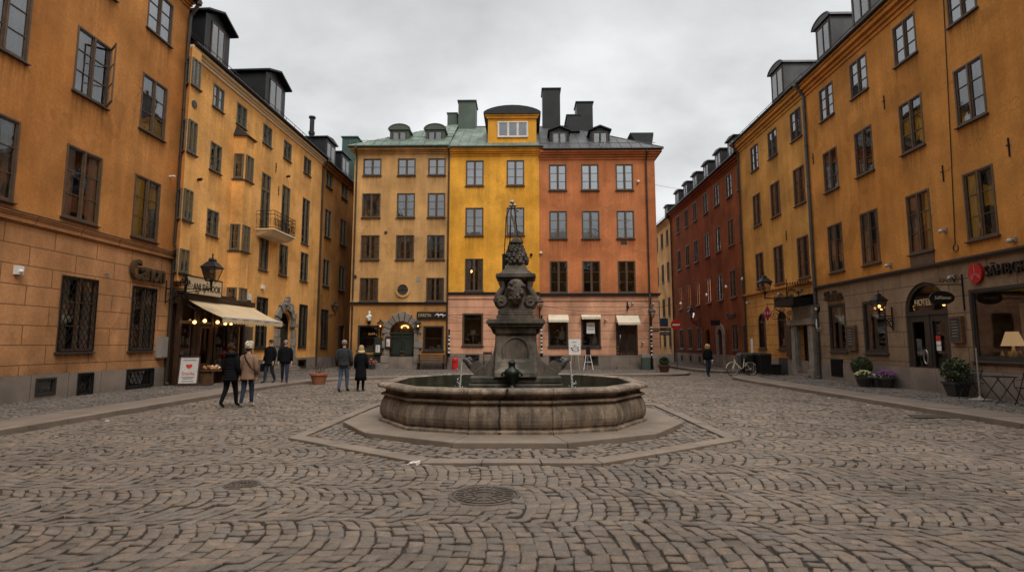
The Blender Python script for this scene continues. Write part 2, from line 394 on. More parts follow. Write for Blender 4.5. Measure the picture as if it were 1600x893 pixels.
# ------------------------------------------------------------------ facades: local x along the wall (to the right seen from the square), y inward, z up
class Fac:
    def __init__(s, name, label, O, deg, cat='building', group=None):
        s.O = Vector((O[0], O[1], 0)); s.a = R(deg)
        s.U = Vector((cos(s.a), sin(s.a), 0)); s.I = Vector((-sin(s.a), cos(s.a), 0))
        s.root = thing(name, label, cat, (O[0], O[1], 0), s.a, group)
        s.holes = []; s.walls = []
    def pix(s, px, py, y=0.):
        d = ray(px, py); o = Vector((0, 0, EYE)); t = (s.O + s.I * y - o).dot(s.I) / d.dot(s.I)
        p = o + d * t - s.O; return p.dot(s.U), p.z
    def world(s, x, z, y=0.): return s.O + s.U * x + s.I * y + Vector((0, 0, z))
    def loc(s, P):
        p = Vector(P) - s.O; return p.dot(s.U), p.dot(s.I), p.z
    def wall(s, name, x0, x1, z0, z1, m, y=0., room=None): s.walls.append((name, x0, x1, z0, z1, m, y, room or m_room))
    def hole(s, x0, x1, z0, z1, arch=False, depth=.55): s.holes.append((x0, x1, z0, z1, arch, depth))
    def win(s, x0, x1, z0, z1, rows=3, cols=2, fm=None, pm=None, cur=None, cm=None, sill=True, grille=0, transom=None, depth=.55, y=0., name='window', cas=.055, par=None):
        if x0 > x1: x0, x1 = x1, x0
        w, h = x1 - x0, z1 - z0
        s.hole(x0, x1, z0, z1, depth=depth)
        f, g = win_frame(w, h, cols, rows, fm or m_frame, pm or (m_pane_hi if z0 > 11 else m_pane if z0 > 8 else m_pane_lo), transom=transom, cas=cas)
        o = link(name, f, par or s.root, loc=((x0 + x1) / 2, y, z0))
        link('pane', g, o)
        if sill: link('sill', sill_mesh(w), o)
        if cur: link('curtain', curtain_mesh(w, h, cur, cm or m_cloth), o)
        if grille: link('grille', lattice_mesh(w, h, grille), o)
        if pm is None and z0 > 1.6 and WR.random() < .4:     # things standing on the inner sill
            k = WR.randrange(4)
            if ('o', k) not in WC:
                q = MB(); q.lathe([(.05, 0), (.075, .1), (.06, .13), (.001, .13)], (-.16, .15, .06), 9)
                if k < 2: [q.ball((-.16 + WR.gauss(0, .05), .15 + WR.gauss(0, .03), .27 + WR.gauss(0, .06)), .055, 6, mi=1) for _ in range(8)]
                else: q.lathe([(.012, .1), (.012, .3), (.11, .31), (.07, .47)], (-.16, .15, .06), 10, mi=2); q.box(.14, .24, .14, .17, .06, .25, mi=2)
                WC[('o', k)] = q.mesh('sill_object', [m_terra_pot if k % 2 else m_white, m_leaf0, m_cloth2])
            link('sill_object', WC[('o', k)], o)
        return o
    def part(s, mb, name, m, **k): return mb.build(name, m, s.root, **k)
    def finish(s):
        for name, x0, x1, z0, z1, m, y, room in s.walls:
            hs = [h for h in s.holes if x0 - .01 <= (h[0] + h[1]) / 2 <= x1 + .01 and z0 - .01 <= (h[2] + h[3]) / 2 <= z1 + .01]
            cl = lambda v, a, b: min(max(v, a), b)
            hs = [(cl(h[0], x0, x1), cl(h[1], x0, x1), cl(h[2], z0, z1), cl(h[3], z0, z1), h[4], h[5]) for h in hs]
            xs = sorted({x0, x1, *[round(v, 4) for h in hs for v in h[:2]]}); zs = sorted({z0, z1, *[round(v, 4) for h in hs for v in h[2:4]]})
            b = MB(); idx = {}; runs = []
            def vid(i, j):
                if (i, j) not in idx: idx[(i, j)] = len(b.v); b.v.append((xs[i], y, zs[j]))
                return idx[(i, j)]
            for i in range(len(xs) - 1):
                for j in range(len(zs) - 1):
                    cx, cz = (xs[i] + xs[i + 1]) / 2, (zs[j] + zs[j + 1]) / 2
                    if any(h[0] < cx < h[1] and h[2] < cz < h[3] for h in hs): continue
                    b.f.append((vid(i, j), vid(i + 1, j), vid(i + 1, j + 1), vid(i, j + 1))); b.m.append(0)
                    if any(h[0] - .01 < cx < h[1] + .01 and abs(h[2] - zs[j + 1]) < .01 for h in hs): runs.append((len(b.f) - 1, zs[j + 1] - zs[j]))
            for a0, a1, c0, c1, arch, dp in hs:
                rv = .16; q = b.quad
                if arch:
                    r = (a1 - a0) / 2; cx = (a0 + a1) / 2; sp = c1 - r; n = 10
                    arc = [(cx - r * cos(PI * k / (2 * n)), sp + r * sin(PI * k / (2 * n))) for k in range(2 * n + 1)]
                    for k in range(2 * n):
                        p0, p1 = arc[k], arc[k + 1]; tx = a0 if k < n else a1
                        q((tx, y, c1), (p0[0], y, p0[1]), (p1[0], y, p1[1]))
                        q((p0[0], y, p0[1]), (p0[0], y + rv, p0[1]), (p1[0], y + rv, p1[1]), (p1[0], y, p1[1]))
                        q((tx, y + rv, c1), (p1[0], y + rv, p1[1]), (p0[0], y + rv, p0[1]))
                        if k == n - 1: q((a0, y, c1), (p1[0], y, p1[1]), (cx, y, c1))
                    zt = sp
                else:
                    zt = c1; q((a0, y, c1), (a0, y + rv, c1), (a1, y + rv, c1), (a1, y, c1))
                q((a0, y, c0), (a0, y + rv, c0), (a0, y + rv, zt), (a0, y, zt)); q((a1, y, c0), (a1, y, zt), (a1, y + rv, zt), (a1, y + rv, c0))
                q((a0, y, c0), (a1, y, c0), (a1, y + rv, c0), (a0, y + rv, c0))
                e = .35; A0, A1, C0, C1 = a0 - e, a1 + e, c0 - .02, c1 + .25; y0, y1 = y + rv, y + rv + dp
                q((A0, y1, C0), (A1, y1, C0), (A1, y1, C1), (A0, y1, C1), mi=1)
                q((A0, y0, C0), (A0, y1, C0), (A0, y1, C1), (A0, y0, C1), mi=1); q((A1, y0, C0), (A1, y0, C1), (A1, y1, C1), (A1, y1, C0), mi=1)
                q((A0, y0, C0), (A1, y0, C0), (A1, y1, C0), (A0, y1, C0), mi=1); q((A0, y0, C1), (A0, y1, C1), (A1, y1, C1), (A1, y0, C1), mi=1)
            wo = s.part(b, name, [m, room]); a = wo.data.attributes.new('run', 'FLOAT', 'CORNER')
            for fi, hh in runs:
                ls = wo.data.polygons[fi].loop_start; a.data[ls + 2].value = 1.; a.data[ls + 3].value = 1.
    def strip(s, name, m, x0, x1, z0, z1, out, y=0.): 
        b = MB(); b.box(x0, x1, y - out, y - .0, z0, z1); return s.part(b, name, m)
    def cornice(s, x0, x1, z0, m, steps=((.06, .12), (.12, .1), (.2, .14), (.3, .1)), name='cornice', e0=0., e1=0.):
        b = MB(); z = z0
        for o, h in steps:
            b.box(x0 - (o if e0 else 0), x1 + (o if e1 else 0), -o, 0.02, z, z + h); z += h
        s.part(b, name, m, bevel=.008); return z
    def gutter(s, x0, x1, z, out=.42, m=None):
        b = MB(); b.tube([(x0, -out, z), (x1, -out, z)], .075, 8)
        b.box(x0, x1, -out + .02, .0, z + .05, z + .075)
        s.part(b, 'gutter', m or m_pipe)
    def pipe(s, x, ztop, zbot, m=None, r=.055, eave=.42, kink=None):
        b = MB(); y = -.1
        pts = [(x, -eave, ztop), (x, -eave + .02, ztop - .18), (x, y - .02, ztop - .62), (x, y, ztop - .8)]
        if kink: pts += [(x, y, kink + .2), (x + .02, y - .12, kink + .02), (x + .02, y - .12, kink - .3), (x, y, kink - .5)]
        pts += [(x, y, zbot + .15), (x, y - .1, zbot + .04)]
        b.tube(pts, r, 8); b.tube([(x, -eave, ztop + .04), (x, -eave, ztop - .16)], r * 1.8, 8)
        z = zbot + 1.2
        while z < ztop - 1: b.tube([(x, y, z), (x, y, z + .05)], r * 1.25, 8); z += 2.
        s.part(b, 'downpipe', m or m_pipe, smooth=False)
    def anchors(s, pts, h=.55):
        for x, z in pts:
            b = MB(); b.box(x - .018, x + .018, -.03, 0, z - h / 2, z + h / 2); b.box(x - .07, x + .07, -.045, -.03, z + h * .08, z + h * .08 + .035)
            s.part(b, 'wall_anchor', m_iron)
# ================================================================== BUILDINGS
rnd = random.Random(3)
def roof_slope(B, x0, x1, ze, m, out=.42, depth=4.2, rise=4.4, seam=.62, name='roof', back=True, y0=None):
    b = MB(); y0 = -out if y0 is None else y0
    b.quad((x0, y0, ze), (x1, y0, ze), (x1, depth, ze + rise), (x0, depth, ze + rise))
    if back: b.quad((x0, depth, ze + rise), (x1, depth, ze + rise), (x1, depth * 2, ze), (x0, depth * 2, ze))
    n = int((x1 - x0) / seam); sl = rise / (depth - y0)
    for i in range(n + 1):
        x = x0 + (x1 - x0) * i / n
        b.tube([(x, y0, ze + .02), (x, depth, ze + rise + .02)], .022, 4)
    for f in (0.0,):
        pass
    # snow rail
    if name == 'roof':
        yr = y0 + .35; zr = ze + sl * .35
        b.tube([(x0, yr, zr + .22), (x1, yr, zr + .22)], .018, 5)
        k = x0
        while k < x1: b.tube([(k, yr, zr), (k, yr, zr + .22)], .015, 4); k += 1.1
    return s_part(B, b, name, m)
def s_part(B, b, name, m, **k): return b.build(name, m, B.root, **k)
def shell(B, x0, x1, z0, z1, depth, m, front=False, left=True, right=True):
    """side and rear walls of a house"""
    b = MB()
    if left: b.quad((x0, 0, z0), (x0, 0, z1), (x0, depth, z1), (x0, depth, z0))
    if right: b.quad((x1, 0, z0), (x1, depth, z0), (x1, depth, z1), (x1, 0, z1))
    b.quad((x0, depth, z0), (x0, depth, z1), (x1, depth, z1), (x1, depth, z0))
    return s_part(B, b, 'rear_wall', m)
def dormer(B, x0, x1, z0, z1, y, kind, m, fm=None, win=None, wcols=2, wrows=2, back=2.2, rise=.45, over=.15, face=None, roofm=None):
    """dormer box rising out of the roof; its window is a sub-part"""
    b = MB(); b.box(x0, x1, y, y + back, z0, z1)
    d = s_part(B, b, 'dormer', face or m)
    r = MB(); w = (x1 - x0) / 2; cx = (x0 + x1) / 2
    if kind == 'gable':
        pr = [(x0 - over, z1 - .02), (cx, z1 + rise), (x1 + over, z1 - .02), (x1 + over, z1 + .07), (cx, z1 + rise + .09), (x0 - over, z1 + .07)]
        r.prism([pr[0], pr[1], pr[4], pr[5]], y - over * 1.4, y + back); r.prism([pr[1], pr[2], pr[3], pr[4]], y - over * 1.4, y + back)
        r.prism([(x0 + .02, z1 - .03), (x1 - .02, z1 - .03), (cx, z1 + rise - .02)], y + .03, y + .1)
    elif kind == 'arch':
        n = 12; arc = [(cx - (w + over) * cos(PI * k / n), z1 + rise * sin(PI * k / n)) for k in range(n + 1)]
        r.prism([(x0 - over, z1 - .05)] [:0] + [(p[0], p[1]) for p in reversed(arc)], y - over, y + back)
        r.tube([(p[0], y - over, p[1]) for p in arc], .04, 5)
    else:
        r.prism([(x0 - over, z1), (x1 + over, z1), (x1 + over, z1 + .08), (cx, z1 + .08 + rise), (x0 - over, z1 + .08)], y - over, y + back)
    r.build('dormer_roof', roofm or m, d)
    if win:
        a0, a1, c0, c1 = win
        f, g = win_frame(a1 - a0, c1 - c0, wcols, wrows, fm or m_frame, m_pane)
        o = link('window', f, d, loc=((a0 + a1) / 2, y - .02, c0))
        # glass and room behind it are welded into the dormer window
        q = MB(); q.quad((-(a1 - a0) / 2, .04, 0), ((a1 - a0) / 2, .04, 0), ((a1 - a0) / 2, .04, c1 - c0), (-(a1 - a0) / 2, .04, c1 - c0))
        me = f.copy(); bm = bmesh.new(); bm.from_mesh(f); n0 = len(bm.faces)
        bm.from_mesh(g)
        bm.faces.ensure_lookup_table()
        for i, fc in enumerate(bm.faces): fc.material_index = 1 if i >= n0 else 0
        n1 = len(bm.faces)
        qm = q.mesh('tmp', m_cloth2); bm.from_mesh(qm)
        bm.faces.ensure_lookup_table()
        for i, fc in enumerate(bm.faces):
            if i >= n1:
                fc.material_index = 2
                for v in fc.verts: v.co.y = .012
            elif i >= n0:
                for v in fc.verts: v.co.y = .004
        me.materials.clear()
        for mm in (fm or m_frame, m_pane, m_cloth2): me.materials.append(mm)
        bm.to_mesh(me); bm.free()
        o.data = me
    return d
def pick(seq): return rnd.choice(seq)

# ---------------- left, near: burnt orange house with blocked ground floor
Y0 = -6.
B = Fac('corner_house', 'burnt orange plaster house with salmon block ground floor and barred windows on the left edge', (-14, Y0), 90)
LX = 21.35 - Y0; c = lambda Y: Y - Y0
B.wall('upper_wall', 0, LX, 5.34, 16.0, m_orange); B.wall('ground_floor_wall', 0, LX, .84, 5.1, m_orange_gf); B.wall('plinth', 0, LX, -.1, .84, m_gran, y=-.03)
cols1 = [(-2.4, -1.), (.7, 2.1), (3.8, 5.2), (6.9, 8.3), (9.95, 11.35), (13.0, 14.4), (15.98, 17.4), (18.95, 20.35)]
for i, (a, b_) in enumerate(cols1):
    for j, (z0, z1) in enumerate([(5.58, 7.88), (9.6, 11.75), (13.5, 15.25)]):
        if i == 6 and j == 1: continue
        B.win(c(a), c(b_), z0, z1, 3, 2, cur=[1, 2, 2][j] if not (i == 6 and j == 0) else 1, cm=m_cloth if j == 0 else m_cloth2, fm=m_frame)
# the casement standing open
o = B.win(c(15.98), c(17.4), 9.6, 11.75, 3, 2, cur=4, cm=m_cloth2)
b = MB()
for z in (0, 1.98): b.box(0, .6, -.02, .02, z, z + .06)
for x in (0, .55): b.box(x, x + .05, -.02, .02, 0, 2.04)
for z in (.68, 1.36): b.box(.05, .55, -.012, .012, z - .012, z + .012)
lf = b.build('open_casement', m_frame, o, loc=(.66, -.03, .06)); lf.rotation_euler = (0, 0, R(180 + 50))
for i, (a, b_) in enumerate([(12.85, 14.22)]):   # side door cut by the frame edge
    B.hole(c(a), c(b_), .2, 3.95)
    d = MB(); w = b_ - a; d.box(0, w, .03, .1, 0, 3.75)
    for z0 in (.2, 1.3): d.box(.12, w - .12, .0, .03, z0, z0 + .95)
    d.box(.12, w - .12, .0, .03, 2.4, 3.6)
    dd = d.build('door', m_gdoor, B.root, loc=(c(a), 0, .2)); h = MB(); h.tube([(w - .12, -.06, 1.05), (w - .25, -.06, 1.05)], .012, 6); h.tube([(w - .12, -.06, 1.05), (w - .12, .0, 1.05)], .012, 6); h.build('door_handle', m_brass, dd)
for a, b_ in [(.7, 2.1), (3.8, 5.2), (6.9, 8.3), (9.9, 11.3), (16.2, 17.62), (19.22, 20.52)]:
    B.win(c(a), c(b_), 1.47, 3.82, 3, 2, fm=m_frame, grille=.19, cur=1, pm=m_shop, depth=1.2)
for a, b_, z0, z1, gr in [(15.6, 16.3, .22, .73, 0), (17.08, 17.7, .08, .81, .16), (19.2, 20.62, .14, .83, .2)]:
    B.win(c(a), c(b_), z0, z1, 1, 1, fm=m_frame_dk, y=-.03, sill=False, grille=gr, name='cellar_window')
b = MB(); b.box(0, LX, -.1, 0, 5.1, 5.24); b.box(0, LX, -.14, 0, 5.24, 5.3); b.box(0, LX, -.18, 0, 5.3, 5.345); B.part(b, 'string_course', m_orange_gf)
b = MB(); b.add([(0, -.2, 5.35), (LX, -.2, 5.35), (LX, 0, 5.42), (0, 0, 5.42)], [(0, 1, 2, 3)]); b.box(0, LX, -.2, 0, 5.347, 5.352); B.part(b, 'ledge_flashing', m_sill)
zt = B.cornice(0, LX, 15.75, m_orange, steps=((.06, .1), (.14, .1), (.24, .12)))
B.gutter(0, LX + .1, zt + .02, m=m_pipe); roof_slope(B, 0, LX, zt + .08, m_slate)
shell(B, 0, LX, 0, 16, 8.4, m_orange)
B.pipe(LX - .06, zt, .1, m_pipe, r=.07, kink=5.5)
b = MB(); b.box(c(20.72), c(21.12), -.2, 0, 1.2, 2.0); b.box(c(20.72) + .03, c(21.12) - .03, -.215, -.2, 1.24, 1.96); B.part(b, 'meter_cabinet', m_grey)
x_, z_ = B.pix(26, 422); b = MB(); b.box(x_ - .1, x_ + .1, -.12, 0, z_ - .12, z_ + .12); b.ball((x_, -.13, z_ - .03), .06, 8); B.part(b, 'intercom_box', m_white)
x_, z_ = B.pix(165, 428); b = MB(); b.tube([(x_, 0, z_), (x_, -.12, z_ + .02), (x_, -.12, z_ - .14)], .025, 6); B.part(b, 'spout_bracket', m_steel)
x_, z_ = B.pix(265, 276); b = MB(); b.tube([(x_, 0, z_), (x_ - .02, -.22, z_ + .02)], .04, 6); B.part(b, 'spotlight', m_white)
B.finish(); B1 = B
sg = thing('shop_lettering', 'bronze block letters reading Canon above the barred ground floor windows on the left', 'sign', B.world(c(18.82), 4.12), B.a)
x0, z0 = B.pix(194, 416); x1, z1 = B.pix(258, 424)
sg.location = B.world((x0 + x1) / 2, 4.36)
text('Canon', .98, m_bronze, sg, (0, -.11, 0), ext=.07, align='CENTER', sx=.74, spacing=.92, off=.018)

# ---------------- left, middle: golden yellow house with oriels, slightly turned
MLT = .0333; ALT = 90 - math.degrees(math.atan(MLT))
def kf(Y): return (14 + 21.5 * MLT) / (14 + Y * MLT)
B = Fac('yellow_house', 'golden yellow house with bay windows, balcony and white cornice beside the awning shop', (-14, 21.35), ALT)
def L2(Y, z=0):
    k = kf(Y); P = Vector((-14 * k, Y * k, 0)); return (P - B.O).dot(B.U)
X1 = L2(36.9)
B.wall('wall', 0, X1, 4.5, 13.9, m_yellow); B.wall('ground_floor_wall', 0, X1, .9, 4.5, m_yellow, room=m_shoproom); B.wall('plinth', L2(29.9), X1, -.1, .9, m_gran, y=-.04); B.wall('base_wall', 0, L2(29.9), -.1, .9, m_gran)
ol = dict(fm=m_frame_ol)
for k_, (a, b_) in enumerate([(23.4, 24.3), (25.47, 26.42), (28.2, 29.22), (30.75, 31.82), (33.72, 34.9)]):
    B.win(L2(a), L2(b_), 12.42, 13.5, 2, 2, cur=2, cm=m_cloth2, **ol)
B.win(L2(23.46), L2(24.36), 9.5, 10.8, 2, 2, cur=1, **ol); B.win(L2(23.5), L2(24.42), 6.55, 7.72, 2, 2, cur=1, **ol); B.win(L2(23.85), L2(24.45), 4.35, 5.55, 2, 2, **ol)
B.win(L2(28.32), L2(29.34), 7.75, 10.85, 4, 2, cur=1, sill=False, transom=2.2, name='balcony_door', **ol)
B.win(L2(30.82), L2(31.9), 7.95, 10.85, 3, 2, cur=1, **ol); B.win(L2(33.8), L2(34.95), 7.95, 10.85, 3, 2, cur=1, **ol)
for a, b_ in [(28.42, 29.45), (30.82, 31.94), (33.85, 35.05)]: B.win(L2(a), L2(b_), 5.62, 7.42, 3, 2, cur=1, **ol)
B.win(L2(28.42), L2(29.62), 1.5, 4.2, 3, 2, grille=.2, **ol); B.win(L2(33.95), L2(35.2), 1.55, 4.18, 3, 2, grille=.2, cur=1, **ol)
B.win(L2(34.0), L2(35.3), .28, .8, 1, 1, y=-.04, sill=False, fm=m_frame_dk, name='cellar_window')
# oriels
def oriel(P, z0, z1, wins, cap=None, foot=True):
    b = MB(); n = len(P)
    for i in range(n - 1):
        (xa, ya), (xb, yb) = P[i], P[i + 1]
        b.quad((xa, ya, z0), (xb, yb, z0), (xb, yb, z1), (xa, ya, z1))
    b.add([(x, y, z1) for x, y in P], [tuple(range(n))]); b.add([(x, y, z0) for x, y in P], [tuple(reversed(range(n)))])
    o = B.part(b, 'oriel', m_yellow)
    for (za, zb) in wins:
        for i in range(min(2, n - 1)):
            p0, p1 = Vector((*P[i], 0)), Vector((*P[i + 1], 0)); d = p1 - p0; L = d.length
            if L < .4: continue
            mg = .08 if i else .12
            f, g = win_frame(L - mg, zb - za, 2 if i or L > .7 else 1, 3 if zb - za > 1 else 2, m_frame_ol, m_pane)
            me = f.copy(); bm = bmesh.new(); bm.from_mesh(f); nf = len(bm.faces); bm.from_mesh(g); bm.faces.ensure_lookup_table()
            for q, fc in enumerate(bm.faces):
                if q >= nf:
                    fc.material_index = 1
                    for v in fc.verts: v.co.y = .02
            w2 = (L - mg) / 2; vs = [bm.verts.new(v) for v in [(-w2, .03, 0), (w2, .03, 0), (w2, .03, zb - za), (-w2, .03, zb - za)]]; fc = bm.faces.new(vs); fc.material_index = 2
            me.materials.clear()
            for mm in (m_frame_ol, m_pane, m_room): me.materials.append(mm)
            bm.to_mesh(me); bm.free()
            mid = (p0 + p1) / 2; nrm = Vector((d.y, -d.x, 0)).normalized()
            w = link('window', me, o, loc=mid + nrm * .045 + Vector((0, 0, za))); w.rotation_euler = (0, 0, math.atan2(d.y, d.x))
        s = MB()
        Q = [(P[0][0] - .06, P[0][1]), (P[1][0] - .03, P[1][1] - .1), (P[2][0] + .06, P[2][1] - .1), (P[3][0] + .06, P[3][1])]
        s.slab(Q, za - .07, za - .02); s.build('ledge', m_sill, o)
    if cap:
        s = MB(); Q = [(P[0][0] - .1, 0), (P[1][0] - .08, P[1][1] - .14), (P[2][0] + .1, P[2][1] - .14), (P[3][0] + .1, 0)]
        top = [(P[0][0] + .15, 0), (P[3][0] - .2, 0)]
        vs = [(x, y, z1 + .0) for x, y in Q] + [(x, y, z1 + cap) for x, y in top]
        s.add(vs, [(0, 1, 4), (1, 2, 5, 4), (2, 3, 5), (0, 3, 2, 1)]); s.build('oriel_roof', m_black, o)
    return o
oa, ob, oc_ = B.pix(363.5, 260)[0], B.pix(383, 260, -.55)[0], B.pix(395.5, 260, -.55)[0]
oriel([(oa, 0), (ob, -.55), (oc_, -.55), (oc_ + .4, 0)], 3.55, 11.75, [(9.62, 10.85), (6.15, 7.4), (3.7, 4.38)], cap=.55)
oa, ob = B.pix(292.5, 200, -.45)[0], B.pix(308, 200, -.45)[0]
oriel([(.05, 0), (oa, -.45), (ob, -.45), (ob + .35, 0)], 4.2, 13.95, [(12.35, 13.5), (9.5, 10.85), (6.7, 7.95), (4.55, 5.5)])
b = MB(); x_, z_ = B.pix(304, 163, -.47); b.lathe([(.0001, -.02), (.16, -.02), (.16, .02), (.0001, .02)], (0, 0, 0), 14); b.xform(0, Matrix.Translation((x_, -.465, z_)) @ Matrix.Rotation(PI / 2, 4, 'X')); B.part(b, 'oval_vent', m_sill)
# cornice: pale
b = MB(); x0c = .0
for o_, z0, z1 in ((.08, 13.85, 13.98), (.16, 13.98, 14.08), (.3, 14.08, 14.2)): b.box(x0c, X1, -o_, 0, z0, z1)
B.part(b, 'cornice', m_cream, bevel=.01)
B.gutter(0, X1 + .05, 14.26, out=.4, m=m_black); roof_slope(B, 0, X1, 14.3, m_black, rise=4.0, depth=4.6)
shell(B, 0, X1, 0, 14.2, 9, m_yellow)
for q0, q1 in (((328, 85), (352, 25)), ((420, 165), (441, 115))):
    xa, za = B.pix(q0[0], q0[1], .3); xb, zb = B.pix(q1[0], q1[1] + 12, .3); zb = za + 1.65
    dormer(B, xa - .45, xb + .45, za - .9, zb + .12, .3, 'gable', m_black, fm=m_frame, win=(xa, xb, za, zb), wcols=2, wrows=3, back=2.6, rise=.5, over=.22)
xa, za = B.pix(487, 208, 1.6); b = MB(); b.tube([(xa, 1.6, za - 1), (xa, 1.6, za + 1.2)], .16, 10); b.tube([(xa, 1.6, za + 1.1), (xa, 1.6, za + 1.22)], .24, 10); b.tube([(xa, 1.6, za - .1), (xa, 1.6, za + .1)], .22, 10); B.part(b, 'flue_pipe', m_black)
B.pipe(X1 + .02, 14.2, .1, m_pipe)
B.anchors([B.pix(431, 262), B.pix(435, 298), B.pix(451, 364)])
for px, py in ((391, 223), (309, 281), (448, 276)):
    x_, z_ = B.pix(px, py); b = MB(); b.tube([(x_, 0, z_), (x_ - .05, -.2, z_ + .02), (x_ - .16, -.22, z_ - .05)], .06, 6); B.part(b, 'floodlight', m_iron)
# balcony
bx0, bx1, bz = L2(27.95), L2(30.6), 7.62; bd = .95
b = MB(); b.add([(bx0, -bd, bz), (bx1, -bd, bz), (bx1, 0, bz), (bx0, 0, bz), (bx0 + .2, -bd + .25, bz - .26), (bx1 - .2, -bd + .25, bz - .26), (bx1 - .1, 0, bz - .3), (bx0 + .1, 0, bz - .3)],
      [(0, 1, 2, 3), (7, 6, 5, 4), (0, 4, 5, 1), (1, 5, 6, 2), (0, 3, 7, 4)]); b.box(bx0 - .04, bx1 + .04, -bd - .05, 0, bz, bz + .07)
bal = B.part(b, 'balcony', m_cream)
b = MB(); zr = bz + 1.02
for (p, q) in (((bx0, -bd), (bx1, -bd)), ((bx0, 0), (bx0, -bd)), ((bx1, 0), (bx1, -bd))):
    for z in (bz + .14, zr - .2, zr): b.tube([(*p, z), (*q, z)], .018, 4)
    L = math.hypot(q[0] - p[0], q[1] - p[1]); n = max(4, int(L / .16))
    for i in range(n + 1):
        f = i / n; x, y = p[0] + (q[0] - p[0]) * f, p[1] + (q[1] - p[1]) * f
        b.tube([(x, y, bz + .1), (x, y, zr)], .01, 4)
        if i < n:   # scrolls between the bars
            dx, dy = (q[0] - p[0]) / L, (q[1] - p[1]) / L
            pts = [(x + dx * (.08 + .055 * cos(t)), y + dy * (.08 + .055 * cos(t)), bz + .45 + .2 * sin(t) + .05 * sin(2 * t)) for t in [k * PI / 5 for k in range(11)]]
            b.tube(pts, .008, 4)
b.build('railing', m_iron, bal)
# stone portal
pa, pb = L2(30.62), L2(33.3); b = MB(); pc = (pa + pb) / 2; wo = (pb - pa) / 2; wi = wo - .42; sp = 2.75
B.hole(pc - wi, pc + wi, .05, sp + wi, arch=True)
for sg_ in (-1, 1):
    for i in range(5):
        z0 = .1 + i * .5; e = .03 * (i % 2)
        b.box(pc + sg_ * wi if sg_ > 0 else pc - wo - e, pc + wo + e if sg_ > 0 else pc - wi, -.16 - e, 0, z0, z0 + .48)
    xx = pc + sg_ * (wo - .27); b.box(xx - .32, xx + .32, -.24, 0, sp - .02, sp + .16)
n = 11
for k in range(n):
    t0, t1 = PI * k / n + .012, PI * (k + 1) / n - .012; ro = wo + (.1 if k % 2 else .02); 
    P = [(pc + wi * cos(t0), sp + .16 + wi * sin(t0)), (pc + ro * cos(t0), sp + .16 + ro * sin(t0)), (pc + ro * cos(t1), sp + .16 + ro * sin(t1)), (pc + wi * cos(t1), sp + .16 + wi * sin(t1))]
    b.prism(P, -.13 - .04 * (k % 2), 0)
for k in range(34):
    hh = rnd.random() ** 1.3; b.ball((pc + rnd.uniform(-.32, .32) * (1 - hh * .6), -.1 - rnd.uniform(0, .06), sp + wi + .34 + hh * .6), rnd.uniform(.05, .095), 6)
po = B.part(b, 'stone_portal', m_stone, bevel=.02)
b = MB(); b.box(pc - wi, pc + wi, .3, .36, .1, sp); b.box(pc - .03, pc + .03, .26, .3, .1, sp); b.box(pc - wi, pc + wi, .24, .36, sp, sp + .14)
for sg_ in (-1, 1):
    for z in (.3, 1.2, 2.0): b.box(pc + sg_ * .12 if sg_ > 0 else pc - wi + .12, pc + wi - .12 if sg_ > 0 else pc - .12, .27, .3, z, z + .65)
b.build('door', m_frame_dk, po)
b = MB()
for i in range(3): b.box(pa - .3 - .0 * i, pb + .3, -.75 + i * .22, 0, .0 + i * .14, .14 + i * .14)
B.part(b, 'doorstep', m_gran)
b = MB(); x_, z_ = B.pix(409, 448); b.box(x_ - .09, x_ + .09, -.14, 0, z_ - .1, z_ + .1); B.part(b, 'alarm_box', m_white)
b = MB(); x_, z_ = B.pix(387, 464); b.box(x_ - .15, x_ + .15, -.12, 0, z_ - .17, z_ + .17); B.part(b, 'switch_box', m_white)
B2 = B
# shopfront of dark wood with glazed openings
sx0, sx1, so, sz = .15, L2(26.75), -.35, 3.45
b = MB(); q = b.box
q(sx0, sx1, so, 0, sz - .1, sz + .32); q(sx0 - .05, sx1 + .1, so - .15, 0, sz + .32, sz + .42)
posts = [sx0, sx0 + .95, sx0 + 1.15, sx0 + 2.15, sx0 + 2.4, sx0 + 3.45, sx1 - .22]
for x in posts: q(x, x + .16, so, so + .16, .1, sz - .1)
q(sx0, sx0 + 1.0, so + .01, so + .12, .1, .75); q(sx0 + 2.4, sx1 - .1, so + .01, so + .12, .1, .75)
q(sx0, sx1, so + .02, so + .14, 2.55, 2.68)
q(sx0, sx1, -.02, .0, .1, sz)
sf = B.part(b, 'shopfront', m_dwood, bevel=.006)
g = MB(); g.quad((sx0, so + .07, .7), (sx1, so + .07, .7), (sx1, so + .07, sz - .1), (sx0, so + .07, sz - .1)); g.build('shop_pane', m_shop, sf)
shl = MB()
for k_, x in enumerate((sx0 + .2, sx0 + 2.62, sx0 + 3.7)):
    for z in (.8, 1.25, 1.7, 2.15): shl.box(x, x + .72, -.22, -.03, z, z + .025)
shl.build('display_shelf', m_bwood, sf)
goods = MB()
for x in (sx0 + .2, sx0 + 2.62, sx0 + 3.7):
    for z in (.825, 1.275, 1.725, 2.175):
        k = x + .03
        while k < x + .66:
            w = rnd.uniform(.05, .12); hh = rnd.uniform(.1, .34)
            if rnd.random() < .8: goods.box(k, k + w, -.2, -.08, z, z + hh, mi=rnd.choice([0, 0, 1, 2, 3]))
            k += w + rnd.uniform(.01, .05)
gd = goods.build('shop_goods', [m_paper, m_cloth, m_bwood, m_terra_pot], sf); gd['kind'] = 'stuff'
b = MB(); d0 = sx0 + 1.3
b.box(d0, d0 + .86, so + .0, so + .08, .1, .9); b.box(d0, d0 + .1, so, so + .08, .9, 2.5); b.box(d0 + .76, d0 + .86, so, so + .08, .9, 2.5); b.box(d0, d0 + .86, so, so + .08, 2.4, 2.5)
b.build('door', m_bwood, sf)
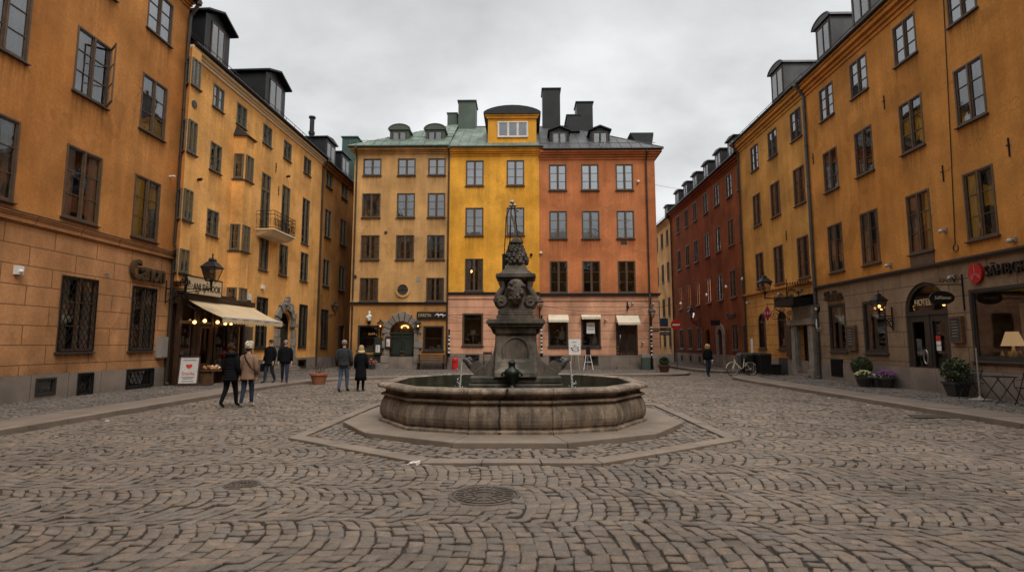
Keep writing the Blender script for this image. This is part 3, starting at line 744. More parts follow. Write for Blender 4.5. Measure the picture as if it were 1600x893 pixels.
xsd, _ = B.pix(378, 540); b = MB(); b.box(xsd - .02, L2(28.1), -.05, .0, .1, 2.6); b.box(xsd + .1, L2(28.0) - .05, -.06, -.05, .3, 2.4); B.part(b, 'side_shutter', m_frame_ol)
B.finish()
for i, (px, py) in enumerate([(304, 503), (320, 501), (340, 503), (352, 505), (361, 505)]):
    yy = -.75 if i < 5 else 0
    x_, z_ = B.pix(px, py, -.6)
    L = thing('globe_lamp', ['lit round globe lamp nearest the drainpipe under the shop awning', 'lit round globe lamp second from the drainpipe under the awning', 'lit round globe lamp in the middle of the row under the awning', 'lit round globe lamp fourth along under the awning valance', 'lit round globe lamp farthest from the drainpipe under the awning'][i], 'lamp', B.world(x_, z_, -.6), B.a, 'globe lamps under the awning')
    b = MB(); b.ball((0, 0, 0), .075, 10); b.build('globe', m_warm, L, smooth=True)
    b = MB(); b.tube([(0, 0, .09), (0, 0, .45)], .012, 5); b.tube([(0, 0, .08), (0, 0, .13)], .04, 8); b.build('stem', m_brass, L)
# awning
aw = thing('shop_awning', 'long cream canvas awning with scalloped valance over the dark wood shopfront', 'awning', B.world(0, 0), B.a)
a0, a1 = .25, L2(26.95); yr_, zr_, yf_, zf_ = -.5, 3.55, -2.05, 2.78
b = MB(); n = 14
for i in range(n):
    xa, xb = a0 + (a1 - a0) * i / n, a0 + (a1 - a0) * (i + 1) / n
    def pt(x, f): return (x, yr_ + (yf_ - yr_) * f, zr_ + (zf_ - zr_) * f - .05 * sin(PI * f))
    for k in range(4): b.quad(pt(xa, k / 4), pt(xa, (k + 1) / 4), pt(xb, (k + 1) / 4), pt(xb, k / 4))
b.build('canvas', m_canvas, aw, smooth=True)
b = MB(); n = 110
def scallop(x): return .17 + .075 * abs(sin((x - a0) * PI / .2))
for i in range(n):
    xa, xb = a0 + (a1 - a0) * i / n, a0 + (a1 - a0) * (i + 1) / n
    ya = yf_ - .015 + .01 * sin(xa * 7); yb = yf_ - .015 + .01 * sin(xb * 7)
    b.quad((xa, ya, zf_), (xa, ya - .01, zf_ - scallop(xa)), (xb, yb - .01, zf_ - scallop(xb)), (xb, yb, zf_))
b.build('valance', m_canvas, aw)
b = MB(); b.box(a0, a1, yf_ - .03, yf_ + .03, zf_ - .02, zf_ + .05); b.build('front_bar', m_white, aw, bevel=.01)
b = MB(); b.box(a0 - .05, a1 + .1, yr_ - .12, yr_ + .12, zr_ - .02, zr_ + .2)
for x in (a0 + .08, (a0 + a1) / 2, a1 - .15): b.tube([(x, yr_, zr_ - .25), (x + .3, (yr_ + yf_) / 2, zr_ - .75), (x, yf_, zf_ - .03)], .025, 6)
b.build('arm_frame', m_pipe, aw)
# ---------------- left, far: brown house in the alley
P0 = B2.world(X1, 0)
B = Fac('alley_house', 'shadowed brown ochre house along the narrow alley on the left', (P0.x, P0.y), ALT)
def L3(Y):
    k = kf(Y); P = Vector((-14 * k, Y * k, 0)); return (P - B.O).dot(B.U)
XL = L3(54)
B.wall('wall', .05, XL, .9, 14.0, m_brown); B.wall('plinth', .05, XL, -.2, .9, m_gran, y=-.03)
for a, b_ in [(37.75, 39.05), (41.05, 42.5), (44.5, 46), (48., 49.5)]:
    B.win(L3(a), L3(b_), 12.65, 13.85, 2, 2, cur=2, cm=m_cloth2, fm=m_frame_ol); B.win(L3(a), L3(b_), 9.1, 11.05, 3, 2, cur=1, fm=m_frame_ol); B.win(L3(a), L3(b_), 5.7, 7.55, 3, 2, cur=1, fm=m_frame_ol)
    if a > 40: continue
    B.win(L3(a), L3(b_), 1.55, 4.1, 3, 2, grille=.22)
B.hole(L3(41.4), L3(42.9), .1, 3.1); b = MB(); b.box(L3(41.4), L3(42.9), .1, .16, .1, 3.1); B.part(b, 'door', m_dwood)
b = MB(); b.box(0, XL, -.12, 0, 13.75, 13.95); b.box(0, XL, -.26, 0, 13.95, 14.12); B.part(b, 'cornice', m_brown)
B.gutter(0, XL, 14.16, out=.36, m=m_black); roof_slope(B, 0, XL, 14.2, m_black, rise=4, depth=4.6); shell(B, .05, XL, 0, 14, 9, m_brown)
for px, y in ((514, 215), (538, 225)):
    xa, za = B.pix(px - 4, 240 if px < 530 else 258, .4); xb, zb = B.pix(px + 7, 216, .4)
    dormer(B, xa - .25, xa + 1.55, 14.4, 16.3, .35, 'flat', m_black, win=(xa - .1, xa + 1.4, 14.85, 16.1), back=2.6, rise=.18, wcols=2, wrows=2)
B.finish(); B3 = B

# ---------------- centre: three houses in a row
YC = 36.
ROOF_E = 15.2; RID = 19.3; RD = 5.2
def cx(X): return X - B.O.x
# ochre
B = Fac('ochre_house', 'sand coloured plaster house with round stone arched green door and green copper roof', (-11.42, YC), 0)
W = cx(-4.9)
B.wall('upper_wall', 0, W, 4.5, 14.75, m_ochre); B.wall('ground_floor_wall', 0, W, .9, 4.36, m_ochre_gf, room=m_shoproom); B.wall('plinth', 0, W, -.2, .9, m_gran, y=-.04)
CO = [(-10.82, -9.57), (-8.45, -7.22), (-6.36, -5.16)]
for i, (a, b_) in enumerate(CO):
    B.win(cx(a), cx(b_), 13.17, 14.37, 2, 2, cur=[1, 2, 2][i], cm=m_cloth2)
    B.win(cx(a), cx(b_), 10.25, 11.93, 3, 2, cur=[5, 1, 2][i], cm=m_cloth2); B.win(cx(a), cx(b_), 7.36, 9.04, 3, 2, cur=[1, 5, 1][i])
    if i != 1: B.win(cx(a), cx(b_), 4.55, 6.14, 3, 2, cur=1)
b = MB(); ocx, ocz = cx(-7.92), 5.33; n = 24
for k in range(n):
    t0, t1 = 2 * PI * k / n, 2 * PI * (k + 1) / n
    b.prism([(ocx + r_ * cos(t), ocz + r_ * sin(t)) for r_, t in ((.36, t0), (.52, t0), (.52, t1), (.36, t1))], -.07, 0)
oc = B.part(b, 'oculus_window', m_ochre)
b = MB(); b.lathe([(.0001, 0), (.37, 0), (.37, .01), (.0001, .01)], (0, 0, 0), 20); b.xform(0, Matrix.Translation((ocx, -.015, ocz)) @ Matrix.Rotation(PI / 2, 4, 'X')); b.build('pane', m_room, oc)
b = MB()
for t in (0, PI / 2): b.box(ocx - (.36 if t == 0 else .02), ocx + (.36 if t == 0 else .02), -.05, -.02, ocz - (.02 if t == 0 else .36), ocz + (.02 if t == 0 else .36))
b.build('glazing_bar', m_frame_dk, oc)
b = MB(); b.box(-.02, W, -.09, 0, 4.36, 4.46); b.box(-.02, W, -.16, 0, 4.46, 4.5); B.part(b, 'string_course', m_sill)
# arched portal
dc, dw, sp = cx(-7.91), .82, 2.42
B.hole(dc - dw, dc + dw, .12, sp + dw, arch=True)
b = MB(); n = 9
for k in range(n):
    t0, t1 = PI * k / n + .02, PI * (k + 1) / n - .02; ro = 1.3 + (.1 if k % 2 else 0) + (.16 if k == 4 else 0)
    b.prism([(dc + r_ * cos(t), sp + r_ * sin(t)) for r_, t in ((dw, t0), (ro, t0), (ro, t1), (dw, t1))], -.13 - .03 * (k % 2) - (.1 if k == 4 else 0), 0)
for sg_ in (-1, 1):
    for i in range(5):
        e = .2 * (i % 2); z0 = .04 + i * .476
        xa, xb = (dc + dw, dc + dw + .34 + e) if sg_ > 0 else (dc - dw - .34 - e, dc - dw)
        if i == 0: xa, xb = (xa, xb + .3) if sg_ > 0 else (xa - .9, xb)
        b.box(xa, xb, -.15 - .02 * (i % 2), 0, z0, z0 + .455)
B.part(b, 'stone_arch', m_stone, bevel=.025)
b = MB(); b.box(dc - dw, dc + dw, .18, .24, .12, sp); 
for sg_ in (-1, 1):
    xa, xb = (dc + .08, dc + dw - .1) if sg_ > 0 else (dc - dw + .1, dc - .08)
    b.box(xa, xb, .15, .18, .25, .65); b.box(xa, xb, .15, .18, .72, .95)
    for x in (xa, xb - .07): b.box(x, x + .07, .14, .18, 1.05, 2.2)
    for z in (1.05, 2.13): b.box(xa, xb, .14, .18, z, z + .07)
b.box(dc - .035, dc + .035, .13, .18, .12, sp); b.box(dc - dw, dc + dw, .1, .24, sp - .02, sp + .1)
dr = B.part(b, 'door', m_gdoor)
g = MB(); n = 14; g.add([(dc, .2, sp + .1)] + [(dc + dw * cos(PI * k / n), .2, sp + .1 + (dw - .1) * sin(PI * k / n)) for k in range(n + 1)], [(0, k + 1, k + 2) for k in range(n)]); g.build('fanlight', m_shop, dr)
h = MB()
for z in (1.0, 1.25): h.ball((dc - .08, .1, z), .035, 6); h.ball((dc + .08, .1, z), .035, 6)
h.build('door_handle', m_brass, dr)
h = MB()
for t in range(6):
    a = PI * t / 5; h.ball((dc + .05 + .22 * cos(a), .6, 2.85 + .12 * sin(a)), .055, 6)
h.build('chandelier', m_warm, dr)
b = MB(); b.box(dc - 1.1, dc + 1.0, -.5, 0, .0, .13); b.box(dc - .95, dc + .9, -.3, .05, .13, .2); B.part(b, 'doorstep', m_gran)
for a, b_, z0, z1 in ((-10.85, -9.47, 1.36, 2.98), (-6.5, -5.14, 1.3, 2.93)):
    B.win(cx(a), cx(b_), z0, z1, 2, 1, fm=m_frame_dk, pm=m_shop, depth=1.6, cas=.09)
    b = MB()
    for k in range(9):
        x = cx(a) + .15 + k * .125; w = rnd.uniform(.05, .12); b.box(x, x + w, .3, .38, z0 + .05, z0 + rnd.uniform(.15, .4), mi=rnd.choice([0, 1, 2]))
    o = B.part(b, 'window_display', [m_paper, m_cloth, m_redp]); o['kind'] = 'stuff'
b = MB(); b.box(cx(-10.5), cx(-9.25), -.06, 0, .05, 1.05); b.box(cx(-10.45), cx(-9.88), -.085, -.06, .1, 1.0); b.box(cx(-9.86), cx(-9.3), -.085, -.06, .1, 1.0); B.part(b, 'cellar_hatch', m_gdoor)
zt = B.cornice(0, W, 14.68, m_ochre, steps=((.06, .12), (.16, .1), (.3, .16)), e0=1)
B.gutter(-.4, W, zt + .06, out=.4, m=m_copdk); B.pipe(W - .02, zt, .1, m_pipe); B.pipe(.18, zt, .1, m_pipe, kink=4.5)
b = MB()
e = zt + .1; xr = cx(-5.0)
b.quad((-.45, -.45, e), (W, -.45, e), (W, RD, RID - 1.2 + 1.2 * 0 + .9), (xr, RD, RID - .3))
b.quad((-.45, -.45, e), (xr, RD, RID - .3), (xr, RD * 2, e), (-.45, RD * 2, e))
sl = (RID - .3 - e) / (RD + .45)
for i in range(1, 12):
    x = -.45 + (W + .45) * i / 12; f = min(1, (x + .45) / (xr + .45)); y = -.45 + (RD + .45) * f
    b.tube([(x, -.45, e + .02), (x, y, e + sl * (y + .45) + .02)], .02, 4)
for f in (.33, .62):
    y = -.45 + (RD + .45) * f; b.tube([(-.45 + (xr + .45) * f, y, e + sl * (y + .45) + .015), (W, y, e + sl * (y + .45) + .015)], .014, 4)
b.tube([(-.3, -.2, e + .42), (W, -.2, e + .42)], .02, 5)
for i in range(9): x = -.3 + (W + .3) * i / 8; b.tube([(x, -.2, e + .1), (x, -.2, e + .42)], .015, 4)
B.part(b, 'roof', m_cop)
b = MB(); b.quad((0, 0, -.2), (0, 0, 14.8), (0, 12, 14.8), (0, 12, -.2)); b.quad((0, 12, -.2), (0, 12, 14.8), (W, 12, 14.8), (W, 12, -.2)); B.part(b, 'rear_wall', m_brown)
for (x0, x1) in ((-9.27, -7.93), (-6.75, -5.4)):
    dormer(B, cx(x0), cx(x1), 15.3, 16.75, .9, 'arch', m_copdk, win=(cx(x0) + .16, cx(x1) - .16, 15.75, 16.65), back=2.2, rise=.42, over=.1)
b = MB()
(xa, za), (xb, zb) = atY(716, 188, 40.6), atY(743, 158, 40.6); b.box(cx(xa), cx(xb), 4.6, 6.2, za - 1.5, zb); b.box(cx(xa) - .08, cx(xb) + .08, 4.5, 6.3, zb, zb + .07)
B.part(b, 'chimney', m_copdk)
(xa, za), (xb, zb) = atY(699, 190, 41), atY(714, 177, 41); b = MB(); b.box(cx(xa), cx(xb), 5, 6, za - 1.5, zb); b.box(cx(xa) - .06, cx(xb) + .06, 4.95, 6.05, zb, zb + .06); B.part(b, 'chimney', m_copdk)
(xa, za), (xb, zb) = atY(534, 240, 43), atY(560, 213, 43); b = MB(); b.box(cx(xa), cx(xb) - .1, 7, 9, za - 3, zb - .1); b.box(cx(xa) - .08, cx(xb), 6.9, 9.1, zb - .1, zb); B.part(b, 'chimney', mat('copper_teal', (.03, .075, .06), rough=.6, var=.2))
for px, py, r_ in ((603, 363, .1), (555, 432, .12)):
    x_, z_ = B.pix(px, py); b = MB(); b.lathe([(r_, 0), (r_, .05), (.001, .06)], (0, 0, 0), 12); b.xform(0, Matrix.Translation((x_, -.0, z_)) @ Matrix.Rotation(PI / 2, 4, 'X')); B.part(b, 'wall_vent', m_sill)
x_, z_ = B.pix(654, 436); b = MB(); b.box(x_ - .13, x_ + .13, -.02, 0, z_ - .15, z_ + .15); B.part(b, 'vent_grille', m_grey)
B.finish(); BO = B

# yellow
B = Fac('golden_house', 'bright yellow house with large roof gable above a pink ground floor', (-4.9, YC), 0)
W = cx(1.2)
B.wall('upper_wall', 0, W, 5.16, 14.6, m_gold); B.wall('ground_floor_wall', 0, W, 1.12, 5.0, m_pink, room=m_shoproom); B.wall('plinth', 0, W, -.2, 1.12, m_gran, y=-.03)
for i, (a, b_) in enumerate([(-3.78, -2.56), (-1.0, .2)]):
    B.win(cx(a), cx(b_), 12.42, 14.2, 3, 2, cur=2, cm=m_cloth2); B.win(cx(a), cx(b_), 8.98, 10.9, 3, 2, cur=[2, 4][i], cm=m_cloth2); B.win(cx(a), cx(b_), 5.22, 7.42, 3, 2, cur=1)
x_, z_ = -3.4, 6.6; lamp = MB(); lamp.ball((cx(-3.42), .42, 6.62), .11, 8); B.part(lamp, 'room_lamp', m_warm2)
for a, b_ in [(-3.92, -2.54), (-.95, .35)]:
    B.win(cx(a), cx(b_), 1.62, 3.76, 1, 1, fm=m_frame, pm=m_shop, depth=1.3, cas=.08)
    b = MB()
    for k in range(16):
        b.ball((cx(a) + rnd.uniform(.25, 1.15), rnd.uniform(.35, .8), 1.62 + rnd.uniform(.1, .95) ** 1.2), rnd.uniform(.07, .17), 7, mi=rnd.choice([0, 1, 2, 3]))
    b.lathe([(.04, 0), (.06, .7), (.24, .72), (.16, 1.05)], (cx(a) + .68, .5, 1.62), 10, mi=0)
    o = B.part(b, 'window_display', [m_cloth, m_terra_pot, m_bwood, m_brass]); o['kind'] = 'stuff'
for a, b_ in [(-3.7, -2.77), (-.8, .1)]: B.win(cx(a), cx(b_), .4, 1.05, 1, 1, fm=m_frame_dk, y=-.03, sill=False, name='cellar_window')
b = MB(); b.box(0, W, -.08, 0, 5.0, 5.1); b.box(0, W, -.15, 0, 5.1, 5.16); B.part(b, 'string_course', m_sill); b = MB(); b.box(0, W, -.05, 0, 4.72, 4.8); B.part(b, 'moulding', m_pink)
zt = B.cornice(0, W, 14.5, m_gold, steps=((.06, .14), (.16, .12), (.28, .12), (.36, .1)), e1=1)
B.gutter(0, W + .3, zt + .06, out=.42, m=m_copdk); e = zt + .1
b = MB(); RZ = 18.7; b.quad((0, -.45, e), (W, -.45, e), (W, RD, RZ), (0, RD, RZ)); b.quad((0, RD, RZ), (W, RD, RZ), (W, RD * 2, e), (0, RD * 2, e)); sl = (RZ - e) / (RD + .45)
for i in range(11): x = W * i / 10; b.tube([(x, -.45, e + .02), (x, RD, RZ + .02)], .02, 4)
b.tube([(0, RD, RZ + .03), (W, RD, RZ + .03)], .06, 6); B.part(b, 'roof', m_cop)
b = MB(); b.quad((W, 0, 0), (W, 12, 0), (W, 12, 14), (W, 0, 14)); b.quad((0, 12, 0), (0, 12, 14.6), (W, 12, 14.6), (W, 12, 0)); B.part(b, 'rear_wall', m_gold)
x0, x1 = cx(-2.3), cx(1.05); b = MB(); b.box(x0, x1, .25, 4.5, 15.2, 17.45); d = B.part(b, 'dormer', m_gold)
b = MB(); n = 12; xa, xb = x0 - .3, x1 + .3; cxm = (xa + xb) / 2; hw = (xb - xa) / 2
arc = [(cxm + hw * cos(PI * k / n), 17.62 + .5 * (sin(PI * k / n) ** 1.4)) for k in range(n + 1)]
b.prism([(xb, 17.5)] + arc + [(xa, 17.5)], -.05, 4.5); b.build('dormer_roof', m_black, d)
b = MB(); b.box(x0 - .1, x1 + .1, .12, .25, 17.25, 17.5); b.box(x0 - .2, x1 + .2, .04, .25, 17.4, 17.5); b.build('dormer_cornice', m_gold, d)
f, g = win_frame(2.1, 1.12, 3, 1, m_frame_wh, m_pane, cas=.07); me = f.copy(); me.materials.append(m_pane); me.materials.append(m_cloth2)
bm = bmesh.new(); bm.from_mesh(f); n0 = len(bm.faces); bm.from_mesh(g); bm.faces.ensure_lookup_table()
for i, fc in enumerate(bm.faces):
    if i >= n0: fc.material_index = 1
vs = [bm.verts.new(v) for v in [(-1.03, .07, .02), (1.03, .07, .02), (1.03, .07, 1.1), (-1.03, .07, 1.1)]]; bm.faces.new(vs).material_index = 2
bm.to_mesh(me); bm.free(); link('window', me, d, loc=(cx(-.58), .17, 15.9))
B.finish(); BY = B

# orange
B = Fac('terracotta_house', 'terracotta orange house with dark sheet roof, two shop windows and brown door', (1.2, YC), 0)
W = cx(9.05)
B.wall('upper_wall', .0, W, 5.08, 14.3, m_terra); B.wall('ground_floor_wall', .0, W, 1.0, 4.9, m_pink, room=m_shoproom); B.wall('plinth', .0, W, -.2, 1.0, m_gran, y=-.03)
for i, (a, b_) in enumerate([(1.88, 3.07), (4.06, 5.25), (6.4, 7.58)]):
    B.win(cx(a), cx(b_), 12.07, 13.88, 3, 2, cur=2, cm=m_cloth2); B.win(cx(a), cx(b_), 8.75, 10.65, 3, 2, cur=[2, 4, 1][i], cm=m_cloth2 if i < 2 else m_cloth); B.win(cx(a), cx(b_), 5.1, 7.24, 3, 2, cur=None)
for k, (a, b_) in enumerate([(1.76, 3.06), (3.93, 5.2)]):
    B.win(cx(a), cx(b_), 1.55, 3.64, 1, 1, fm=m_frame_dk, pm=m_shop, depth=1.3, cas=.08)
    b = MB(); c0 = cx(a) + .65
    b.lathe([(.12, 0), (.03, .1), (.03, .55), (.2, .58), (.2, .62), (.02, .63)], (c0, .4, 1.6), 10, mi=0)
    for q in range(9): b.ball((c0 + rnd.uniform(-.5, .5), rnd.uniform(.3, .6), 1.62 + rnd.uniform(.05, 1.1)), rnd.uniform(.035, .08), 6, mi=0)
    b.lathe([(.16, 0), (.24, .1), (.22, .5), (.08, .62), (.1, .8), (.06, .95)], (c0 + .3, .6, 2.0 if k == 0 else 1.6), 10, mi=1)
    o = B.part(b, 'window_display', [m_white, m_cloth]); o['kind'] = 'stuff'
for a, b_ in [(1.8, 2.76), (4.08, 5.02)]: B.win(cx(a), cx(b_), .38, .98, 1, 1, fm=m_frame_dk, y=-.03, sill=False, name='cellar_window')
B.hole(cx(6.2), cx(7.62), .3, 3.6)
b = MB(); xa, xb = cx(6.2), cx(7.62); b.box(xa, xa + .13, -.02, .16, .3, 3.6); b.box(xb - .13, xb, -.02, .16, .3, 3.6); b.box(xa, xb, -.02, .16, 3.45, 3.6); b.box(xa + .13, xb - .13, .08, .14, .3, 3.45)
for q in (0, 1):
    c0 = xa + .17 + q * .56; b.box(c0 + .06, c0 + .48, .055, .08, .45, .75); b.box(c0 + .06, c0 + .48, .055, .08, .85, 1.15)
    for z in (1.25, 2.35): b.box(c0 + .04, c0 + .5, .05, .08, z, z + .05)
    for x in (c0 + .04, c0 + .45): b.box(x, x + .05, .05, .08, 1.25, 2.4)
b.box(xa + .13, xb - .13, .05, .12, 2.75, 2.85)
dr = B.part(b, 'door', m_dwood); g = MB()
for q in (0, 1): c0 = xa + .17 + q * .56; g.quad((c0 + .09, .07, 1.3), (c0 + .45, .07, 1.3), (c0 + .45, .07, 2.35), (c0 + .09, .07, 2.35))
g.quad((xa + .16, .06, 2.87), (xb - .16, .06, 2.87), (xb - .16, .06, 3.42), (xa + .16, .06, 3.42)); g.build('pane', m_pane, dr)
h = MB()
for z in (1.15, 1.35, 1.55): h.ball((xa + .1, -.06, z), .035, 6)
h.build('door_handle', m_brass, dr)
b = MB(); b.box(xa - .05, xb + .05, -.5, 0, 0, .15); b.box(xa, xb, -.28, 0, .15, .3); B.part(b, 'doorstep', m_gran)
b = MB(); b.box(0, W + .1, -.1, 0, 4.9, 5.02); b.box(0, W + .16, -.17, 0, 5.02, 5.08); B.part(b, 'string_course', m_sill); b = MB(); b.box(0, W, -.05, 0, 4.58, 4.66); B.part(b, 'moulding', m_pink)
b = MB(); b.box(xa - 0, xa + 1.42, -.03, 0, 3.6, 3.66); B.part(b, 'lintel', m_dwood)
zt = B.cornice(.05, W, 14.2, m_terra, steps=((.06, .16), (.16, .14), (.3, .12), (.42, .12)), e1=1)
B.gutter(.3, W + .5, zt + .07, out=.48, m=m_black); B.pipe(cx(8.45), zt, .1, m_pipe, kink=4.8); e = zt + .12
b = MB(); xr = cx(3.2); RZ = 18.75
b.quad((.02, -.5, e), (W + .5, -.5, e), (xr, RD, RZ), (.02, RD, RZ)); b.quad((W + .5, -.5, e), (W + .5, RD * 2, e), (xr, RD, RZ)); b.quad((.02, RD, RZ), (xr, RD, RZ), (W + .5, RD * 2, e), (.02, RD * 2, e))
sl = (RZ - e) / (RD + .5)
for i in range(13):
    x = .02 + (W + .48) * i / 12; f = 1 if x < xr else (W + .5 - x) / (W + .5 - xr); y = -.5 + (RD + .5) * f
    if f > .05: b.tube([(x, -.5, e + .02), (x, y, e + sl * (y + .5) + .02)], .022, 4)
b.tube([(W + .5, -.5, e), (xr, RD, RZ)], .05, 5); b.tube([(0, -.3, e + .4), (W, -.3, e + .4)], .02, 5); B.part(b, 'roof', m_slate)
b = MB(); b.quad((W, 0, -.2), (W, 16, -.2), (W, 16, 14.3), (W, 0, 14.3)); b.quad((0, 16, 0), (0, 16, 14.3), (W, 16, 14.3), (W, 16, 0)); b.quad((.0, 0, 14), (.0, 10, 14), (.0, 10, 15.5), (0, 0, 15)); B.part(b, 'rear_wall', m_terra)
b = MB(); b.box(W, W + .42, -.4, 12, 14.2 + .42, zt); b.box(W, W + .16, 0, 12, 14.3, 14.62); B.part(b, 'side_cornice', m_terra)
for x0, x1 in ((2.0, 3.35), (4.85, 6.2)):
    dormer(B, cx(x0), cx(x1), 15.3, 16.6, .9, 'gable', m_black, win=(cx(x0) + .16, cx(x1) - .16, 15.6, 16.5), back=2.0, rise=.3, over=.12)
for q0, q1, y in (((848, 184), (875, 139), 40.5), ((901, 187), (926, 160), 41.5)):
    (xa, za), (xb, zb) = atY(*q0, y), atY(*q1, y); b = MB(); b.box(cx(xa), cx(xb), y - 36, y - 34.6, za - 2, zb); b.box(cx(xa) - .08, cx(xb) + .08, y - 36.08, y - 34.5, zb, zb + .08); B.part(b, 'chimney', m_black)
(xa, za), (xb, zb) = atY(886, 193, 39), atY(906, 180, 39); b = MB(); b.box(cx(xa), cx(xb), 3, 5, za - .6, zb); b.box(cx(xa) - .06, cx(xb) + .06, 2.95, 5, zb, zb + .06); B.part(b, 'roof_hatch', m_black)
(xa, za), (xb, zb) = atY(985, 224, 38), atY(1021, 207, 38); b = MB(); b.add([(cx(xa), 2, zb), (cx(xb), 2, zb), (cx(xb), 2, zb - .16), (cx(xb) - .25, 2, 15.2), (cx(xa) + .9, 2, 15.2), (cx(xa), 5, zb), (cx(xb), 5, zb), (cx(xb) - .25, 5, 15.2)], [(0, 4, 3, 2, 1), (0, 1, 6, 5), (1, 2, 3, 7, 6)]); B.part(b, 'dormer', m_black)
for px, py, k_ in ((845, 395, 1), (830, 398, 0), (997, 284, 1)):
    x_, z_ = B.pix(px, py); b = MB(); b.ball((x_, -.08, z_), .1, 8); b.tube([(x_, 0, z_), (x_, -.08, z_)], .05, 6); B.part(b, 'wall_lamp' if k_ else 'wall_vent', m_bulb if k_ else m_iron)
x_, z_ = B.pix(975, 379); b = MB(); b.box(x_ - .2, x_ + .2, -.015, 0, z_ - .12, z_ + .12); B.part(b, 'vent_grille', m_sill)
B.finish(); BR = B

# ---------------- right side
B = Fac('amber_house', 'large deep amber house with taupe shop ground floor and arched glass door at right', (14, 25.95), -90)
f = lambda Y: 25.95 - Y; XE = f(-6.)
B.wall('upper_wall', 0, XE, 4.42, 13.9, m_ramber); B.wall('ground_floor_wall', 0, XE, .9, 4.3, m_taupe, room=m_shoproom); B.wall('plinth', 0, XE, -.2, .9, m_gran, y=-.03)
CB = [(24.72, 23.6), (22.33, 21.2), (19.62, 18.47), (17.05, 15.93), (14.5, 13.35), (11.9, 10.75), (9.2, 8.05), (6.5, 5.35), (3.6, 2.45), (.8, -.35)]
for i, (a, b_) in enumerate(CB):
    B.win(f(a), f(b_), 11.98, 13.52, 3, 2, cur=2, cm=m_cloth2); B.win(f(a), f(b_), 8.6, 10.48, 3, 2, cur=[1, 5, 1, 1][i % 4]); B.win(f(a), f(b_), 4.9, 7.05, 3, 2, cur=1)
b = MB(); b.box(f(19.6), f(18.48), -.03, 0, 4.46, 4.88); B.part(b, 'apron_panel', m_frame)
for a, b_, z0, z1, w in [(25.05, 23.75, 1.4, 3.5, 0), (22.55, 21.15, 1.36, 3.44, 0), (17.2, 14.3, 1.2, 3.4, 1), (12.6, 10.2, 1.2, 3.4, 1)]:
    B.win(f(a), f(b_), z0, z1, 1, 1, fm=m_frame_dk, pm=m_shop, depth=1.8, cas=.1)
    b = MB(); c0, c1 = f(a), f(b_)
    b.box(c0 + .1, c1 - .1, .3, .9, z0 - .02, z0 + .06, mi=2)
    for q in range(int(14 + 12 * w)):
        x = c0 + rnd.uniform(.2, c1 - c0 - .2); b.lathe([(.02, 0), (rnd.uniform(.04, .09), rnd.uniform(.05, .12)), (.03, .2), (.01, .26)], (x, rnd.uniform(.32, .8), z0 + .06), 7, mi=rnd.choice([0, 0, 1, 3]))
    if w == 0:
        for q in range(30): b.ball((c0 + .75 + rnd.gauss(0, .25), .45, z0 + .35 + abs(rnd.gauss(0, .28))), rnd.uniform(.03, .07), 6, mi=rnd.choice([0, 1]))
        b.box(c0 + .1, c0 + .3, .35, .4, z0, z1, mi=1)
    else: b.box(c0 + .35, c0 + .95, 1.2, 1.3, z0, z1 - .45, mi=1)
    o = B.part(b, 'window_display', [m_white, m_cloth, m_bwood, m_brass]); o['kind'] = 'stuff'
b = MB(); b.box(f(25.05), f(24.15), -.05, 0, .3, 1.06)
for q in range(7): b.box(f(25.0) + q * .12, f(25.0) + q * .12 + .05, -.07, -.05, .34, 1.02)
B.part(b, 'cellar_grating', m_iron)
dl, drr, spz = f(20.1), f(18.1), 2.86; dc, dw = (dl + drr) / 2, (drr - dl) / 2
B.hole(dl, drr, .15, spz + dw, arch=True, depth=2.2)
b = MB(); n = 14
for k in range(n):
    t0, t1 = PI * k / n, PI * (k + 1) / n
    b.prism([(dc + r_ * cos(t), spz + r_ * sin(t)) for r_, t in ((dw - .12, t0), (dw, t0), (dw, t1), (dw - .12, t1))], .05, .2)
b.box(dl, dl + .14, .05, .2, .15, spz); b.box(drr - .14, drr, .05, .2, .15, spz); b.box(dl, drr, .02, .2, spz - .14, spz)
b.box(dc - .09, dc + .09, .04, .2, .15, spz - .14); 
for xa, xb in ((dl + .14, dc - .09), (dc + .09, drr - .14)):
    b.box(xa, xb, .06, .16, .15, .42); b.box(xa, xb, .06, .16, 2.5, spz - .14); b.box(xa, xa + .1, .06, .16, .42, 2.5); b.box(xb - .1, xb, .06, .16, .42, 2.5)
dd = B.part(b, 'arched_door', m_frame_dk)
g = MB(); g.quad((dl, .11, .15), (drr, .11, .15), (drr, .11, spz), (dl, .11, spz)); g.add([(dc, .12, spz)] + [(dc + dw * cos(PI * k / n), .12, spz + dw * sin(PI * k / n)) for k in range(n + 1)], [(0, k + 1, k + 2) for k in range(n)]); g.build('pane', m_shop, dd)
h = MB(); pts = [(dc - .05 + .1 * cos(t), -.06, 1.28 + .24 * sin(t)) for t in [k * PI / 8 for k in range(17)]]; h.tube(pts, .02, 6); h.build('door_handle', m_steel, dd)
h = MB(); h.box(dc + .32, dc + .52, .05, .058, 1.5, 1.66, mi=1); h.box(dc + .32, dc + .52, .05, .058, 1.68, 1.82, mi=1); h.box(dc + .32, dc + .52, .045, .052, 1.84, 2.0, mi=0); h.build('door_sticker', [m_redp, m_paper], dd)
text('HOTEL', .32, m_canvas, dd, (dc - .22, .1, spz + .3), name='fanlight_lettering', align='CENTER', sx=.8)
h = MB(); h.ball((dc + .2, .5, spz + .2), .045, 6); h.build('room_lamp', m_warm, dd)
b = MB(); b.box(0, XE, -.1, 0, 4.3, 4.36); b.box(0, XE, -.16, 0, 4.36, 4.425); B.part(b, 'string_course', m_sill)
zt = B.cornice(0, XE, 13.82, m_ramber, steps=((.06, .16), (.15, .16), (.28, .18), (.36, .1)))
